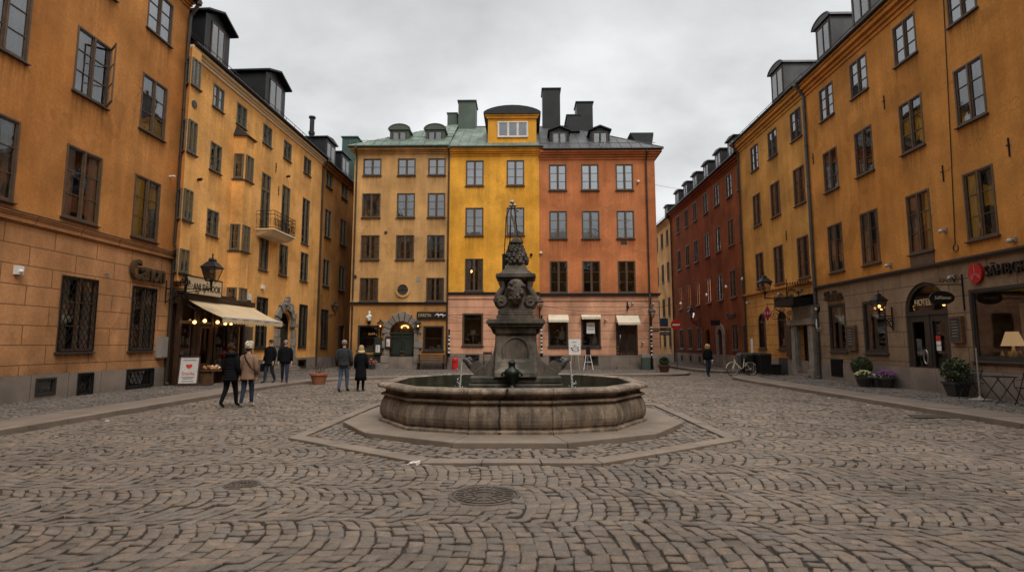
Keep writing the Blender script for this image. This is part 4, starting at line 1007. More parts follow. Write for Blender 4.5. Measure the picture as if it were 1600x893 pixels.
B.gutter(0, XE, zt + .05, out=.42, m=m_black); roof_slope(B, 0, XE, zt + .1, m_slate, rise=3.6, depth=4.4); shell(B, 0, XE, 0, 14, 9, m_ramber)
B.pipe(.02, zt + .1, .1, m_pipe_gr, r=.075)
for Yd in (25.75, 22.85, 19.7, 16.4):
    dormer(B, f(Yd), f(Yd - 1.3), 14.9, 17.15, .6, 'arch', m_slate, win=(f(Yd) + .1, f(Yd - 1.3) - .1, 15.55, 17.05), back=2.8, rise=.34, over=.12)
B.anchors([B.pix(1382, 160), B.pix(1271, 248), B.pix(1474, 271), B.pix(1577, 230)])
b = MB(); pts = [B.pix(x, y) for x, y in ((1475, 0), (1480, 100), (1486, 220), (1490, 310), (1493, 375))]
b.tube([(x, -.02, z) for x, z in pts] + [(pts[-1][0] + .1 * cos(t), -.02, pts[-1][1] - .25 + .12 * sin(t)) for t in [PI / 2 + k * .5 for k in range(12)]], .012, 4); B.part(b, 'wall_cable', m_iron)
B.finish(); BB = B

B = Fac('narrow_amber_house', 'narrow amber yellow house with arched shop windows and ironwork door canopy', (14, 34.15), -90)
f = lambda Y: 34.15 - Y; XE = f(25.95)
B.wall('upper_wall', 0, XE, 4.78, 13.95, m_ryellow); B.wall('ground_floor_wall', 0, XE, .9, 4.66, m_ryellow_gf, room=m_shoproom); B.wall('plinth', 0, XE, -.3, .9, m_gran, y=-.03)
for i, (a, b_) in enumerate([(32.42, 31.38), (30.08, 29.0), (27.5, 26.4)]):
    B.win(f(a), f(b_), 12.07, 13.6, 3, 2, cur=[1, 2, 2][i], cm=m_cloth2); B.win(f(a), f(b_), 8.7, 10.6, 3, 2, cur=1); B.win(f(a), f(b_), 4.97, 7.06, 3, 2, cur=1)
for a, b_ in [(32.5, 31.5), (30.05, 29.05)]:
    x0, x1 = f(a), f(b_); B.hole(x0, x1, 1.46, 3.52, arch=True, depth=1.2); cxm, w = (x0 + x1) / 2, (x1 - x0) / 2; spz = 3.52 - w; n = 10
    b = MB(); b.box(x0, x0 + .08, 0, .12, 1.46, spz); b.box(x1 - .08, x1, 0, .12, 1.46, spz); b.box(x0, x1, 0, .12, 1.46, 1.56); b.box(x0, x1, .02, .1, spz - .04, spz + .04)
    for k in range(n):
        t0, t1 = PI * k / n, PI * (k + 1) / n; b.prism([(cxm + r_ * cos(t), spz + r_ * sin(t)) for r_, t in ((w - .09, t0), (w, t0), (w, t1), (w - .09, t1))], 0, .12)
    wn = B.part(b, 'arched_window', m_frame_dk); g = MB(); g.quad((x0, .06, 1.46), (x1, .06, 1.46), (x1, .06, spz), (x0, .06, spz)); g.add([(cxm, .06, spz)] + [(cxm + w * cos(PI * k / n), .06, spz + w * sin(PI * k / n)) for k in range(n + 1)], [(0, k + 1, k + 2) for k in range(n)]); g.build('pane', m_shop, wn)
    g = MB(); g.box(x0 - .06, x1 + .06, -.1, 0, 1.4, 1.46); g.build('sill', m_sill, wn)
    g = MB(); g.box(x0 + .06, x0 + .5, .3, .34, 1.5, 3.0); g.build('display_panel', m_cloth, wn)
b = MB(); b.box(f(29.0), f(28.45), -.12, 0, 1.05, 2.75); B.part(b, 'shutter', m_dwood)
b = MB(); b.box(f(30.05), f(29.1), -.05, 0, .1, 1.0); B.part(b, 'cellar_hatch', m_frame_dk)
# portal
p0, p1 = f(28.15), f(26.15); b = MB(); B.hole(p0 + .5, p1 - .42, .12, 2.7, depth=1.5)
b.box(p0, p0 + .5, -.22, 0, .1, 2.65); b.box(p0 + .06, p0 + .44, -.28, -.22, .5, 2.5); b.box(p1 - .42, p1, -.22, 0, .1, 2.65); b.box(p0 - .1, p1 + .1, -.32, 0, 2.65, 2.95); b.box(p0 - .05, p0 + .55, -.28, 0, .1, .5); b.box(p1 - .46, p1 + .03, -.28, 0, .1, .5); b.box(p0, p1, -.16, 0, 2.95, 3.6)
pt_ = B.part(b, 'stone_portal', m_stone, bevel=.02)
b = MB(); b.box(p0 + .5, p1 - .42, .3, .36, .1, 2.7); b.box(p0 + .62, p1 - .54, .26, .3, .3, 1.1); b.box(p0 + .62, p1 - .54, .26, .3, 1.3, 2.5); b.build('door', m_dwood, pt_)
b = MB(); b.box(p0 - .1, p1, -.7, 0, 0, .14); b.box(p0 + .3, p1 - .2, -.42, 0, .14, .27); B.part(b, 'doorstep', m_gran)
b = MB(); c0, c1 = f(28.1), f(26.15); b.box(c0, c1, -1.0, 0, 3.62, 3.68); b.box(c0, c1, -1.03, -1.0, 3.6, 3.95); b.box(c0 - .03, c0, -1.0, 0, 3.6, 3.95); b.box(c1, c1 + .03, -1.0, 0, 3.6, 3.95); b.quad((c0, -1.0, 3.95), (c1, -1.0, 3.95), (c1, 0, 4.15), (c0, 0, 4.15))
k = c0
while k < c1: b.tube([(k, -1.02, 3.95), (k, -1.02, 4.12 + .1 * abs(sin(k * 3)))], [.025, .006], 5); b.ball((k, -1.02, 4.02), .035, 5); k += .13
for k in range(6): b.tube([(c0 - .02, -.16 * k - .1, 3.95), (c0 - .02, -.16 * k - .1, 4.12)], [.025, .006], 5)
cn = B.part(b, 'door_canopy', m_iron)
b = MB()
def scroll(b, x, y, z, r, tx, tz, turns=1.6, w=.014, n=18, ph=0.):
    pts = [(x + tx * r * (1 - .75 * k / n) * cos(ph + turns * 2 * PI * k / n), y + (0 if tx else 1) * r * (1 - .75 * k / n) * cos(ph + turns * 2 * PI * k / n), z + tz * r * (1 - .75 * k / n) * sin(ph + turns * 2 * PI * k / n)) for k in range(n + 1)]
    b.tube(pts, w, 5)
for k in range(7):
    x = c0 + .3 + k * .25; scroll(b, x, -.5, 4.3 + .12 * sin(k), .12, 1, 1)
b.tube([(c0 + .5, -.6, 3.95), (c0 + .5, -.6, 5.0)], .02, 5); b.tube([(c0 + .5, -.6, 4.62), (c1 - .1, -.2, 4.62)], .014, 4)
for k in range(9): scroll(b, c0 + .62 + k * .15, -.6 + k * .05, 4.72, .075, 1, 1)
b.build('scrollwork', m_iron, cn)
b = MB()
for r_, yy, zz in ((.3, -.95, 3.2), (.24, -.45, 3.0), (.17, -.6, 3.42), (.14, -.2, 3.3)): b.tube([(c0 - .12, yy + r_ * (1 - .8 * k / 20) * cos(k * .6), zz + r_ * (1 - .8 * k / 20) * sin(k * .6)) for k in range(21)], .016, 5)
b.tube([(c0 - .12, -1.0, 3.6), (c0 - .12, -.6, 3.3), (c0 - .12, 0, 2.75)], .02, 5)
b.build('canopy_bracket', m_iron, cn)
b = MB(); b.box(0, XE, -.1, 0, 4.66, 4.72); b.box(0, XE, -.15, 0, 4.72, 4.785); B.part(b, 'string_course', m_ryellow_gf)
zt = B.cornice(0, XE, 13.9, m_ryellow, steps=((.06, .16), (.15, .16), (.28, .18), (.36, .1)), e0=1)
B.gutter(-.3, XE, zt + .05, out=.42, m=m_black); roof_slope(B, -.2, XE, zt + .1, m_slate, rise=3.4, depth=4.4); shell(B, 0, XE, -.3, 14, 9, m_ryellow)
B.pipe(.1, zt, .1, m_pipe)
dormer(B, f(30.6), f(29.1), 14.9, 17.3, .6, 'arch', m_slate, win=(f(30.6) + .1, f(29.1) - .1, 15.65, 17.2), back=2.8, rise=.34, over=.12)
B.anchors([B.pix(1229, 368)])
B.finish(); BN = B

B = Fac('red_house', 'brick red plaster house with a row of dark dormers along the right street', (14.06, 50.4), -90)
f = lambda Y: 50.4 - Y; XE = f(34.2)
B.wall('wall', 0, XE, 1.0, 13.6, m_red); B.wall('plinth', 0, XE, -.4, 1.0, m_gran, y=-.03)
m_reflglow = emit('reflection_glow', (1., .3, .07), .42, (.5, .3, .15))  # curtain glow added in place of the orange reflection in the panes
CR = [(48.75, 47.7), (46.25, 45.25), (43.95, 42.95), (41.4, 40.4), (39.05, 38.03), (36.68, 35.65), (34.75, 34.22)]
for i, (a, b_) in enumerate(CR):
    B.win(f(a), f(b_), 11.62, 13.18, 3, 2, cur=2, cm=m_cloth2); B.win(f(a), f(b_), 8.28, 10.08, 3, 2, cur=1); B.win(f(a), f(b_), 4.8, 6.64, 3, 2, cur=2 if i < 4 else 1, cm=m_reflglow if i < 4 else m_cloth)
    if i in (0, 1, 2, 5): B.win(f(a), f(b_), 1.33, 3.07, 3, 2, cur=5)
    if i in (0, 1, 2): B.win(f(a) + .2, f(b_) - .2, .25, .85, 1, 1, y=-.03, fm=m_frame_dk, sill=False, name='cellar_window')
B.win(f(34.9), f(34.25), 1.1, 3.0, 3, 1, cur=None)
for a, b_, st in ((39.5, 38.0, 1), (42.0, 41.0, 0)):
    x0, x1 = f(a), f(b_); cxm, w = (x0 + x1) / 2, (x1 - x0) / 2; w2 = w - .28 if st else w; spz = 2.35
    B.hole(cxm - w2, cxm + w2, .05, spz + w2, arch=True, depth=1); b = MB(); n = 8
    b.box(cxm - w2, cxm + w2, .2, .26, .05, spz + w2 - .02); dd = B.part(b, 'door', m_frame_dk)
    if st:
        b = MB()
        for k in range(n):
            t0, t1 = PI * k / n, PI * (k + 1) / n; b.prism([(cxm + r_ * cos(t), spz + r_ * sin(t)) for r_, t in ((w2, t0), (w + .05, t0), (w + .05, t1), (w2, t1))], -.12, 0)
        b.box(cxm - w, cxm - w2, -.12, 0, .0, spz); b.box(cxm + w2, cxm + w, -.12, 0, 0, spz); B.part(b, 'stone_arch', m_stone)
zt = B.cornice(0, XE, 13.42, m_red, steps=((.06, .14), (.16, .14), (.3, .16)), e1=0)
B.gutter(-.1, XE, zt + .05, out=.4, m=m_black); roof_slope(B, 0, XE, zt + .1, m_black, rise=3.4, depth=4.4); shell(B, 0, XE, -.3, 13.6, 9, m_red)
for a in (49.9, 47.3, 44.7, 42., 39.4, 36.9, 35.0)[:6]:
    dormer(B, f(a), f(a - 1.3), 14.0, 15.65, .3, 'flat', m_black, win=(f(a) + .12, f(a - 1.3) - .12, 14.3, 15.55), back=2.6, rise=.12, over=.14, wcols=2, wrows=2)
B.pipe(.1, zt, -.1, m_pipe); B.finish(); BRD = B

B = Fac('far_yellow_house', 'pale ochre house at the far end of the right street', (14.0, 66.), -90)
f = lambda Y: 66. - Y; XE = f(50.45)
B.wall('wall', 0, XE, .8, 13.2, m_ochre); B.wall('plinth', 0, XE, -.4, .8, m_gran, y=-.03)
for a, b_ in [(52.1, 51.3), (54.1, 53.2), (56.2, 55.3), (58.3, 57.4), (60.4, 59.5)]:
    for z0, z1 in ((11.2, 12.68), (7.75, 9.57), (4.38, 6.17), (1.4, 3.0)): B.win(f(a), f(b_), z0, z1, 3, 2, cur=1)
zt = B.cornice(0, XE, 13.1, m_ochre, steps=((.06, .14), (.16, .14), (.28, .14))); B.gutter(0, XE, zt + .05, out=.38, m=m_black); roof_slope(B, 0, XE, zt + .1, m_black, rise=3.4, depth=4.4); shell(B, 0, XE, -.3, 13.6, 9, m_ochre)
dormer(B, f(53.4), f(52.2), 13.75, 15.2, .3, 'flat', m_black, win=(f(53.4) + .12, f(52.2) - .12, 14.0, 15.1), back=2.4, rise=.12, over=.12)
B.finish(); BFY = B

# house on the near side of the square, behind the viewer: it shades the square and shows in the window panes
B = Fac('rear_house', 'brown house closing the near side of the square, seen only mirrored in window panes', (13.9, -6.2), 180)
B.wall('wall', 0, 27.8, -.1, 15.5, m_brown)
for i in range(9):
    for z0 in (1.4, 5.2, 8.9, 12.4): B.win(1 + i * 2.8, 2.2 + i * 2.8, z0, z0 + 1.7, 3, 2)
roof_slope(B, 0, 27.8, 15.5, m_slate, rise=3.5, depth=4.4); shell(B, 0, 27.8, 0, 15.5, 9, m_brown); B.finish()
# ================================================================== GROUND
FC = (-.2, 12.8)                                     # centre of the fountain
def smooth(P, it=2):
    for _ in range(it):
        Q = [P[0]]
        for a, b in zip(P[:-1], P[1:]):
            Q += [(a[0] * .75 + b[0] * .25, a[1] * .75 + b[1] * .25), (a[0] * .25 + b[0] * .75, a[1] * .25 + b[1] * .75)]
        P = Q + [P[-1]]
    return P
K1 = [(-9.75, 0)] + smooth([(-9.75, 20.5), (-9.5, 23.8), (-8.2, 26.2), (-6, 27.3), (0, 28.4), (5.5, 29.4), (8.4, 29.9), (9.45, 30.8), (9.75, 32.5)], 2) + [(9.75, 60)]
PV1 = K1 + [(8.9, 60), (8.9, 36.2), (-11.5, 36.2), (-11.5, 56), (-13.1, 56), (-14.2, 21), (-14.2, 0)]
K2 = [(14.2, 31.2)] + smooth([(13.2, 30.9), (11.6, 29.8), (10.6, 28.2), (10.2, 26.4), (10.15, 24)], 2) + [(10.15, 0)]
PV2 = [(14.2, 0), (14.2, 31.2)] + K2[1:]
K3 = [(14.2, 33.2)] + smooth([(12.2, 33.3), (11.2, 34), (11., 36)], 2)[::1] + [(11., 60)]
PV3 = [(14.2, 60), (11., 60)] + K3[::-1][1:]
def inpoly(P, poly):
    x, y = P[:, 0], P[:, 1]; r = np.zeros(len(P), bool); n = len(poly)
    for i in range(n):
        (x0, y0), (x1, y1) = poly[i], poly[(i + 1) % n]
        c = (y0 > y) != (y1 > y)
        with np.errstate(divide='ignore', invalid='ignore'): xi = (x1 - x0) * (y - y0) / (y1 - y0 if y1 != y0 else 1e-9) + x0
        r ^= c & (x < xi)
    return r
def area(P): return sum(P[i][0] * P[(i + 1) % len(P)][1] - P[(i + 1) % len(P)][0] * P[i][1] for i in range(len(P))) / 2
def offset(P, d):
    """offset an open polyline to its left by d"""
    out = []
    for i, p in enumerate(P):
        a = Vector(P[max(i - 1, 0)]); b = Vector(P[min(i + 1, len(P) - 1)]); t = (b - a).normalized(); out.append((p[0] - t.y * d, p[1] + t.x * d))
    return out
RING = [(1.29, -4.86), (4.08, -2.8), (4.08, 2.8), (1.29, 4.86), (-1.29, 4.86), (-4.08, 2.8), (-4.08, -2.8), (-1.29, -4.86)]
RING = [(x + FC[0] + .05, y + FC[1]) for x, y in RING]
STEP = [(.96, -3.6), (2.68, -2.62), (3.55, -1.2), (3.55, 1.2), (2.68, 2.62), (.96, 3.6), (-.96, 3.6), (-2.68, 2.62), (-3.55, 1.2), (-3.55, -1.2), (-2.68, -2.62), (-.96, -3.6)]
STEP = [(x + FC[0], y + FC[1]) for x, y in STEP]
def scalep(P, s, c=FC): return [(c[0] + (x - c[0]) * s, c[1] + (y - c[1]) * s) for x, y in P]
MAN = [gnd(757, 772), gnd(378, 755.5)]; MANR = [.41, .215]

def setts(name, C, Z, m, drop=.05, inset=.0085, gap=.0034, kind='structure', tilt=.004):
    """C: (N,4,2) corner loops counter-clockwise, Z: (N,) height of each stone's top"""
    N = len(C); cen = C.mean(1, keepdims=True); C = C + np.random.normal(0, .0075, C.shape)
    d = C - cen; L = np.linalg.norm(d, axis=2, keepdims=True) + 1e-9
    outer = cen + d * np.clip(1 - gap * 1.4 / L, .3, 1); mid = cen + d * np.clip(1 - (gap + inset * .35) * 1.4 / L, .3, 1); inner = cen + d * np.clip(1 - (gap + inset * 1.25) * 1.4 / L, .2, 1)
    V = np.zeros((N, 12, 3)); V[:, :4, :2] = outer; V[:, 4:8, :2] = mid; V[:, 8:, :2] = inner
    tl = np.random.normal(0, tilt, (N, 2)); V[:, :4, 2] = Z[:, None] - drop
    for o in (4, 8):
        V[:, o:o + 4, 2] = Z[:, None] + ((V[:, o:o + 4, :2] - cen) * (tl[:, None, :] / .07)).sum(2) - (.009 if o == 4 else 0)
    F = [[8, 9, 10, 11]] + [[o + k, o + (k + 1) % 4, o + 4 + (k + 1) % 4, o + 4 + k] for o in (0, 4) for k in range(4)]
    F = (np.array(F)[None] + (np.arange(N) * 12)[:, None, None]).reshape(-1)
    nf = N * 9
    me = bpy.data.meshes.new(name); me.vertices.add(N * 12); me.vertices.foreach_set('co', V.reshape(-1))
    me.loops.add(nf * 4); me.loops.foreach_set('vertex_index', F.astype(np.int32)); me.polygons.add(nf)
    me.polygons.foreach_set('loop_start', (np.arange(nf) * 4).astype(np.int32)); me.polygons.foreach_set('loop_total', np.full(nf, 4, np.int32))
    me.update(calc_edges=True)
    a = me.attributes.new('rnd', 'FLOAT', 'FACE'); a.data.foreach_set('value', np.repeat(np.random.rand(N), 9).astype(np.float32))
    fl = np.zeros((N, 9)); fl[:, 1:5] = 1.; fl[:, 5:] = .35; a = me.attributes.new('flank', 'FLOAT', 'FACE'); a.data.foreach_set('value', fl.reshape(-1).astype(np.float32))
    me.materials.append(m); o = bpy.data.objects.new(name, me); col.objects.link(o); o['kind'] = kind; return o

def sett_mat(name, dark, mid, pink, grey, bump=.55, rough=.72):
    m = bpy.data.materials.new(name); t = NT(m); out = t.n('ShaderNodeOutputMaterial'); p = t.n('ShaderNodeBsdfPrincipled'); t.l(p.outputs[0], out.inputs[0])
    geo = t.n('ShaderNodeNewGeometry').outputs['Position']; at = t.n('ShaderNodeAttribute', attribute_name='rnd').outputs['Fac']
    cr = t.n('ShaderNodeValToRGB'); t.l(at, cr.inputs[0]); e = cr.color_ramp.elements; e[0].position = 0; e[0].color = (*dark, 1); e[1].position = 1; e[1].color = (*mid, 1)
    for pos, c in ((.12, grey), (.3, mid), (.55, tuple(x * .86 for x in mid)), (.72, tuple(x * 1.14 for x in mid)), (.86, pink), (.93, tuple(x * 1.2 for x in mid))):
        q = e.new(pos); q.color = (*c, 1)
    k = t.math('MULTIPLY', t.ramp(t.noise(geo, 110, 3), .55, 1.4, .3, .7), t.ramp(t.noise(geo, .5, 4), .8, 1.18, .35, .65))
    k = t.math('MULTIPLY', k, t.ramp(t.noise(geo, 14, 3), .82, 1.15, .3, .7))
    k = t.math('MULTIPLY', k, t.math('SUBTRACT', 1., t.math('MULTIPLY', t.n('ShaderNodeAttribute', attribute_name='flank').outputs['Fac'], .55)))   # soil caught on the flanks of each stone
    kc = t.n('ShaderNodeCombineColor'); [t.l(k, kc.inputs[i]) for i in range(3)]
    t.l(t.mixc(1., cr.outputs[0], kc.outputs[0], 'MULTIPLY'), p.inputs['Base Color'])
    b = t.n('ShaderNodeBump'); b.inputs['Strength'].default_value = bump; b.inputs['Distance'].default_value = .008
    t.l(t.math('ADD', t.noise(geo, 60, 4), t.math('MULTIPLY', t.noise(geo, 18, 2), .8)), b.inputs['Height']); t.l(b.outputs[0], p.inputs['Normal'])
    t.l(t.ramp(t.noise(geo, 25, 3), rough - .14, rough + .14, .3, .7), p.inputs['Roughness']); p.inputs['Specular IOR Level'].default_value = .5
    return m
m_sett = sett_mat('granite_setts', (.132, .098, .072), (.184, .14, .105), (.205, .147, .103), (.158, .132, .11))
m_sett2 = sett_mat('pavement_setts', (.09, .073, .06), (.15, .12, .098), (.16, .124, .098), (.12, .11, .1))
m_joint = mat('joint_soil', (.042, .031, .022), rough=.95, var=.4, vs=2, fine=.3, fs=40, bump=.4)
m_flag = mat('granite_flagstone', (.19, .146, .11), c2=(.155, .122, .096), rough=.75, var=.2, vs=.8, fine=.28, fs=90, bump=.35, bs=70)
m_kerb = mat('granite_kerb', (.215, .165, .124), c2=(.175, .135, .104), rough=.75, var=.2, vs=1.5, fine=.28, fs=90, bump=.4, bs=60)

b = MB(); b.quad((-400, -400, -.022), (400, -400, -.022), (400, 500, -.022), (-400, 500, -.022)); g = b.build('ground', m_joint); g['kind'] = 'structure'

# carriageway: segmental arcs in lanes running across the square
W_, H_, RA = 1.25, .152, .94
LANE0 = 1.0
C = []
th = math.asin(W_ / 2 / RA); NC = 9
for lane in range(0, 50):
    yc = LANE0 + lane * W_
    far = yc > 31.5
    x0, x1 = (-min(10.2, yc * 1.0 + 2), min(11.5, yc * 1.0 + 2)) if not far else (9.4, 11.5)
    js = np.arange(int(x0 / H_) - 6, int(x1 / H_) + 2)
    ph = random.uniform(0, H_)
    n = NC
    for j in js:
        w = np.random.uniform(.78, 1.22, n); w /= w.sum(); e = np.concatenate([[0], np.cumsum(w)]) * 2 * th - th; e[0] = -th; e[-1] = th
        jj = np.random.normal(0, .008)
        ra = RA + jj
        p0 = np.stack([ph + j * H_ + ra * (np.cos(e) - cos(th)) * (1 - .6 * math.exp(-((j * H_ - .6) / 1.7) ** 2) * (yc < 9)), yc + W_ / 2 * np.sin(e) / sin(th)], 1); p1 = p0 + [H_, 0]
        q = np.stack([p0[:-1], p1[:-1], p1[1:], p0[1:]], 1); q[:, :, 0] += np.random.normal(0, .006, (n, 1)); q[:, 1:3, 0] += np.random.normal(0, .003, (n, 1)); C.append(q)
C = np.concatenate(C)
# slow wander so that the lanes are not ruler-straight
def wander(C):
    x, y = C[..., 0].copy(), C[..., 1].copy()
    C[..., 1] += .13 * np.sin(x * .37 + 1.3 * np.sin(y * .21)) + .05 * np.sin(x * 1.7 + y)
    C[..., 0] += .12 * np.sin(y * .6 + .8 * np.sin(x * .33)) + .04 * np.sin(y * 2.3)
    return C
C = wander(C); cen = C.mean(1)
ok = ~inpoly(cen, offset(K1, .04) + [(8.9, 60), (8.9, 36.2), (-11.5, 36.2), (-14.2, 21), (-14.2, 0)])
ok &= ~inpoly(cen, PV2) & ~inpoly(cen, PV3) & ~inpoly(cen, RING) & (cen[:, 1] > 1.8) & (cen[:, 0] < 14) & (cen[:, 0] > -9.75)
for (mx, my), r in zip(MAN, MANR): ok &= np.hypot(cen[:, 0] - mx, cen[:, 1] - my) > r + .03
C = C[ok]
setts('cobblestone_paving', C, np.random.normal(0, .0045, len(C)), m_sett)
# flush area between the two right-hand pavements is carried by the same lanes
C = []
for yy in np.arange(30.4, 34.2, .13):
    xs = np.arange(11.4, 14.1, .16) + (yy * 7 % .16)
    for x in xs: C.append([(x, yy), (x + .16, yy), (x + .16, yy + .13), (x, yy + .13)])
C = np.array(C); cen = C.mean(1); ok = ~inpoly(cen, PV2) & ~inpoly(cen, PV3); setts('cobblestone_crossing', C[ok], np.zeros(ok.sum()), m_sett)
# between granite strip and fountain step: rows laid parallel to each side
C = []
ring_in = scalep(RING, .935)
for i in range(8):
    a, b_ = Vector(ring_in[i]), Vector(ring_in[(i + 1) % 8]); t = (b_ - a).normalized(); nrm = Vector((-t.y, t.x)); L = (b_ - a).length
    for r in range(14):
        k = -1.5 + random.uniform(0, .1); y = r * .15
        while k < L + 1.5:
            w = random.uniform(.15, .25); C.append([a + t * k + nrm * y, a + t * (k + w) + nrm * y, a + t * (k + w) + nrm * (y + .15), a + t * k + nrm * (y + .15)]); C[-1] = [tuple(v) for v in C[-1]] + []
            k += w
        # keep only the wedge of this side
    C = C
C = np.array(C); cen = C.mean(1)
per = 0
rel = cen - np.array(FC)
side = np.zeros(len(cen), int); best = np.full(len(cen), -1e9)
for i in range(8):
    a, b_ = Vector(ring_in[i]), Vector(ring_in[(i + 1) % 8]); t = (b_ - a).normalized(); nrm = np.array((t.y, -t.x)); dd = ((cen - np.array(a)) * nrm).sum(1)
    side = np.where(dd > best, i, side); best = np.maximum(best, dd)
dirs = C[:, 1] - C[:, 0]
keep = np.zeros(len(C), bool)
for i in range(8):
    a, b_ = Vector(ring_in[i]), Vector(ring_in[(i + 1) % 8]); t = np.array((b_ - a).normalized()); par = (dirs * t).sum(1) / np.linalg.norm(dirs, axis=1)
    keep |= (side == i) & (par > .99)
keep &= inpoly(cen, ring_in) & ~inpoly(cen, scalep(STEP, 1.0))
C = C[keep]; setts('fountain_apron_setts', C, np.random.normal(.012, .004, len(C)), m_sett, inset=.014, gap=.0095)
# granite strip, one stone per run
b = MB(); ro = RING; ri = scalep(RING, .94)
for i in range(8):
    n = 3 if i % 2 else 3
    for k in range(n):
        f0, f1 = k / n + .003, (k + 1) / n - .003
        L = lambda P, f: (P[i][0] + (P[(i + 1) % 8][0] - P[i][0]) * f, P[i][1] + (P[(i + 1) % 8][1] - P[i][1]) * f)
        b.slab([L(ro, f0), L(ro, f1), L(ri, f1), L(ri, f0)], -.04, .035 + random.uniform(-.004, .004))
o = b.build('granite_strip', m_kerb, bevel=.008); o['kind'] = 'structure'

def pavement(poly, kerb, side, flagw, names):
    """raised pavement: kerb stones, a strip of flags behind them, setts up to the wall"""
    P = poly if area(poly) > 0 else poly[::-1]
    b = MB(); n = len(P); b.add([(x, y, .075) for x, y in P], [tuple(range(n))]); o = b.build('pavement_bed', m_joint); o['kind'] = 'structure'
    # kerb stones cut to length along the kerb line
    def runs(a, c, z0, z1, step, name, m, gap=.004, bev=.012):
        b = MB(); A, Cc = offset(kerb, a * side), offset(kerb, c * side)
        acc = 0; start = 0; LK = [0]
        for p, q in zip(kerb[:-1], kerb[1:]): LK.append(LK[-1] + math.hypot(q[0] - p[0], q[1] - p[1]))
        def at(P, s):
            for i in range(len(LK) - 1):
                if s <= LK[i + 1] + 1e-9:
                    f = (s - LK[i]) / max(LK[i + 1] - LK[i], 1e-9); return (P[i][0] + (P[i + 1][0] - P[i][0]) * f, P[i][1] + (P[i + 1][1] - P[i][1]) * f)
            return P[-1]
        s = .01
        while s < LK[-1] - .1:
            e = min(s + step * random.uniform(.8, 1.25), LK[-1]); q = [at(A, s + gap), at(A, e - gap), at(Cc, e - gap), at(Cc, s + gap)]
            if area(q) < 0: q = q[::-1]
            b.slab(q, z0, z1 + random.uniform(-.004, .004)); s = e
        o = b.build(name, m, bevel=bev); o['kind'] = 'structure'
    runs(0, .28, -.1, .12, 1.05, 'kerb', m_kerb); runs(.284, .284 + flagw, .03, .118, .75, 'flagstones', m_flag, gap=.003, bev=.004)
    return P
pavement(PV1, K1, 1, .95, '')
pavement(PV2, K2, 1, .95, '')
pavement(PV3, K3[::-1] if False else K3, -1, .9, '')
C = []
for (xa, xb, ya, yb) in ((-14.3, -8., 1.5, 36.1), (-8., 9.9, 27, 36.1), (10., 14.2, 1.5, 31.3), (11, 14.2, 33, 58), (8.9, 9.8, 36.1, 58), (-14.2, -11.4, 36.1, 50)):
    wy = .12 if xb - xa < 8 else .12
    y = ya
    while y < yb:
        x = xa + random.uniform(0, .12)
        while x < xb:
            w = random.uniform(.11, .17); C.append([(x, y), (x + w, y), (x + w, y + wy), (x, y + wy)]); x += w
        y += wy
C = wander(np.array(C) * 1.0) ; cen = C.mean(1)
near = lambda K, s: (K + [(p[0], p[1]) for p in offset(K, 1.26 * s)[::-1]])
ok = (inpoly(cen, PV1) & ~inpoly(cen, near(K1, 1))) | (inpoly(cen, PV2) & ~inpoly(cen, near(K2, 1))) | (inpoly(cen, PV3) & ~inpoly(cen, near(K3, -1)))
ok &= (np.abs(cen[:, 0]) < cen[:, 1] * 1.05 + 2.5)
C = C[ok]; setts('pavement_setts', C, np.random.normal(.108, .006, len(C)), m_sett2, inset=.016, gap=.007)

# manhole covers
m_mort = mat('mortar_bed', (.15, .12, .096), rough=.9, var=.3, vs=7, fine=.35, fs=60, bump=.7)
for i, ((mx, my), r, lab) in enumerate(zip(MAN, MANR, ('large round cast iron manhole cover with radial ribs in front of the fountain', 'small worn round manhole cover in the cobbles left of the fountain'))):
    t = thing('manhole_cover', lab, 'manhole cover', (mx, my, -.02), random.uniform(0, 1))
    m_ci = mat('cast_iron', (.1, .078, .062), c2=(.14, .11, .088), rough=.6, metal=.35, var=.25, vs=6, fine=.3, bump=.5)
    b = MB(); b.lathe([(r, -.04), (r, .018), (r * .9, .02), (r * .9, .0), (.001, 0.)], n=40); b.build('frame', m_ci, t)
    b = MB(); b.lathe([(r + .17, -.04), (r + .17, .008), (r + .002, .01), (r + .002, -.035)], n=30); b.build('surround', m_mort, t)
    b = MB(); b.lathe([(r * .885, -.02), (r * .885, .014), (.001, .014)], n=36)
    for k in range(24):
        a = 2 * PI * k / 24; q0, q1 = r * (.3 if k % 2 else .5), r * .84
        b.bar((q0 * cos(a), q0 * sin(a), .016), (q1 * cos(a), q1 * sin(a), .016), .018)
    for q in (.28, .55, .82):
        b.tube([(r * q * cos(k * PI / 16), r * q * sin(k * PI / 16), .016) for k in range(33)], .011, 4)
    b.build('lid', m_ci, t)
